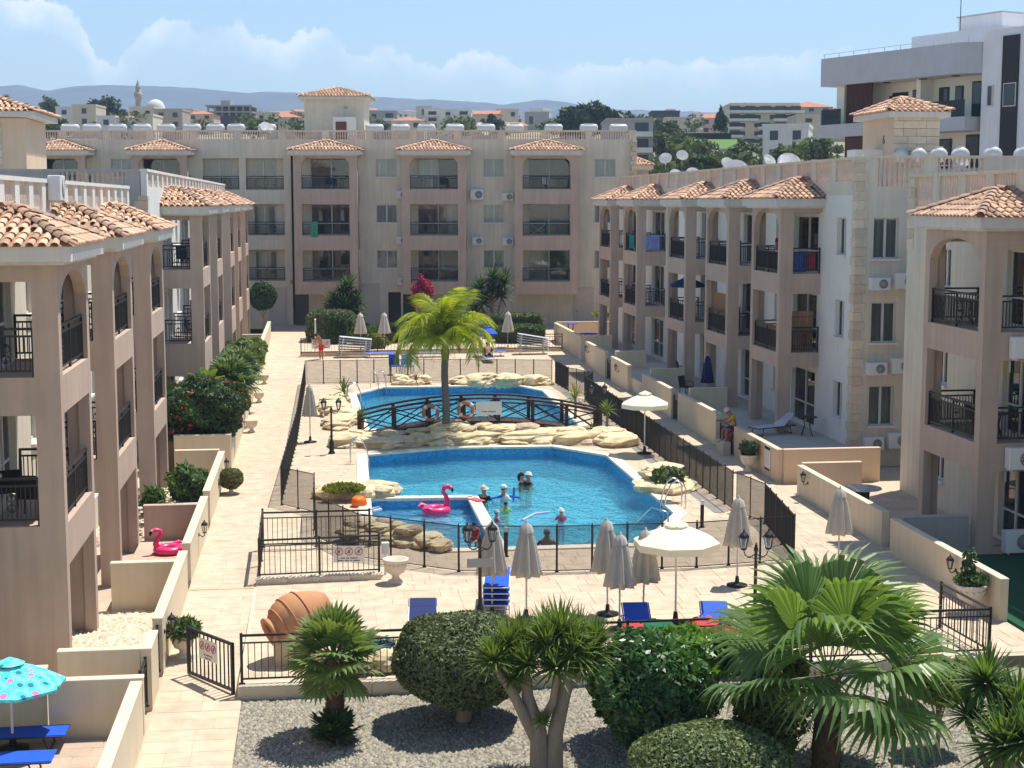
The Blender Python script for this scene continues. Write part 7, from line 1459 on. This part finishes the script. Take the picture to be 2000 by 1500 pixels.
for u, v, w, h, Y, l, m in ((97,210,34,36,340,'rounded tree between red roofed and white houses',LTOWN),(203,213,54,40,330,'dark leafy tree left of the minaret',LPINE),(45,217,38,22,330,'dark tree at the far left behind the parapet',LPINE),(92,250,90,26,270,'dusty bushes below the white houses on the left',LTOWN),(240,222,20,16,350,'small tree under the minaret',LPINE),(505,248,60,22,280,'dark tree left of the back tower',LPINE),(590,250,24,26,270,'bush beside the roof tower',LPINE),(1148,235,105,50,260,'broad dark pine mass on the centre right skyline',LPINE),(1215,240,60,36,270,'smaller dark pine right of the pine mass',LPINE),(1105,240,30,46,265,'dark pine left of the pine mass',LPINE),(960,244,40,30,300,'dark tree behind the roof tanks',LPINE),(905,246,40,24,300,'bushy tree right of the white villa',LTOWN),(740,246,40,18,280,'low green bush by the grey modern house',LTOWN),(1315,290,70,60,190,'leafy tree below the beige low house on the right',LTOWN),(1365,295,60,40,185,'round green tree in front of the lawn',LTOWN),(1300,255,50,30,260,'bright green tree behind the back block corner',LGREEN),(1450,300,60,36,175,'green trees in front of the cream apartments',LTOWN),(1395,318,90,30,160,'bushy tree beside the parked roofs',LTOWN),(1540,305,60,40,180,'tree in front of the bright white villa',LTOWN),(1600,300,50,60,170,'tree by the foot of the modern building',LTOWN),(1345,300,26,60,200,'dark tree left of the lawn',LPINE),(1080,248,50,20,290,'low trees left of the pine mass',LTOWN),(1250,262,40,30,250,'tree behind the right corner of the back block',LTOWN)):
    tree(u, v, w, h, Y, l, m, 2600 if w > 80 else 1300)
tree(1408,232,34,46,240,'cone shaped dark cypress on the right skyline',LPINE,1800,'cypress_tree',True)
fp = CY(12,196,260); o = empty('fan_palm', T(fp.x,fp.y,fp.z-9), 'tall distant palm at the left edge of the skyline', 'palm'); mb = MB(); mb.tube([(0,0,0),(.2,0,4),(0,0,9)], [.3,.22,.2], 8); mb.build('trunk', BARK, o); inst('crown', rosette(60,1.3,.12,LTOWN,3,-.6,1.4,.3,'crown'), T(fp), o)
# lawn, retaining hedge, parking
a = CY(1322,276,225); b = CY(1428,276,225); lw = MB(); q = [CY(1310,290,205),CY(1440,290,205),CY(1440,272,235),CY(1310,272,235)]; lw.add([tuple(p) for p in q], [(0,1,2,3)]); tag(wbuild(lw, 'grass_slope', mat('far_lawn',(.10,.19,.03),.9,.25,.3)), kind='structure')
q = empty('retaining_hedge', T(CY(1375,272,236)), 'dark green screen fence above the lawn on the right hill', 'fence'); part('screen', mat('green_screen',(.015,.035,.025),.9,.3,2), [(0,108/FPX*236,-.3,0,CY(0,272,236).z,CY(0,260,236).z)], q, frame(CY(1428,272,236) - Vector((0,0,CY(1428,272,236).z)), -cn))
# scrub and garden trees too far off to tell apart
def scrub(n):
    Vs, Is, k = [], [], 0; rg = np.random.RandomState(5)
    for i in range(n):
        Y = rg.uniform(170,900); u = rg.uniform(-40,1700) if Y > 260 else rg.uniform(1270,1640); v = rg.uniform(236,256) if Y > 260 else rg.uniform(285,335); c = CY(u, v, Y); r = rg.uniform(1.2,3.2)*(1 if Y > 260 else .5)
        V, I = leaf_cloud(70, (r*1.3,r,r*.8), .35, 2.0, .5, seed=i); Vs.append(V+np.array(c)); Is.append(I+k); k += len(V)
    return rawmesh('scrub', np.concatenate(Vs), np.concatenate(Is), LTOWN)
tag(inst('town_scrub', scrub(420), Matrix.Identity(4)), 'dark green scrub and garden trees between the far houses', 'scrub', kind='stuff')
for i, (u, v, Y, l) in enumerate(((1300,312,140,'dish on a low roof beyond the right block, leftmost'),(1332,306,150,'dish standing left of the lawn beyond the right block'),(1420,322,130,'dish just above the far right parapet'),(1500,316,130,'dish before the bright white villa'))):
    c = CY(u, v, Y); dish(T(c.x,c.y,c.z-.9) @ RZ(R(-20+14*i)), l, .6)
# ------------------------------------------------------------ mountains and haze
prof = [(-1500,215),(-900,196),(-500,184),(-200,175),(0,168),(42,165),(95,178),(150,168),(210,166),(336,169),(413,175),(483,181),(546,179),(640,184),(710,188),(790,192),(882,196),(982,204),(1030,198),(1070,195),(1110,200),(1150,210),(1230,215),(1310,217),(1500,222),(1800,222),(2200,215),(2800,200),(3600,215)]
us = np.arange(-1500, 3601, 12.5); rows = 16; vs_ = []; YM = 3300.0
for j in range(rows):
    t = j/(rows-1)
    for u in us:
        v = np.interp(u, [p[0] for p in prof], [p[1] for p in prof]); Y = 1900 + (YM-1900)*t; top = CY(u, v, YM).z; p = CY(u, 300, Y); ridge_ = noise.noise((u*.006,t*3.2,1))*.16+noise.noise((u*.02,t*7,5))*.07
        z = 60 + (top-60)*(t**1.25 + ridge_*math.sin(math.pi*min(t,1))) + (noise.noise((u*.03,9,2))*3 if t == 1 else 0); vs_.append((p.x,p.y,z))
for u in us: p = CY(u,300,YM+500); vs_.append((p.x,p.y,40))
nu = len(us); mb = MB(); mb.add(vs_, [(j*nu+i,j*nu+i+1,(j+1)*nu+i+1,(j+1)*nu+i) for j in range(rows) for i in range(nu-1)], True); tag(wbuild(mb, 'mountains', mat('mountain_scrub',(.085,.09,.085),.95,.6,.012)), kind='structure')
hz = bpy.data.materials.new('haze_air'); hz.use_nodes = True; t_ = hz.node_tree; t_.nodes.clear(); pv = N(t_, 'ShaderNodeVolumePrincipled'); pv.inputs['Color'].default_value = (.55,.75,1.0,1); pv.inputs['Density'].default_value = .0003; pv.inputs['Anisotropy'].default_value = 0; oo = N(t_, 'ShaderNodeOutputMaterial'); t_.links.new(pv.outputs[0], oo.inputs['Volume'])
mb = MB(); mb.box(-6000,6000,-900,4600,-3,265); tag(wbuild(mb, 'haze', hz), 'pale blue summer haze in the air', 'haze', kind='stuff')
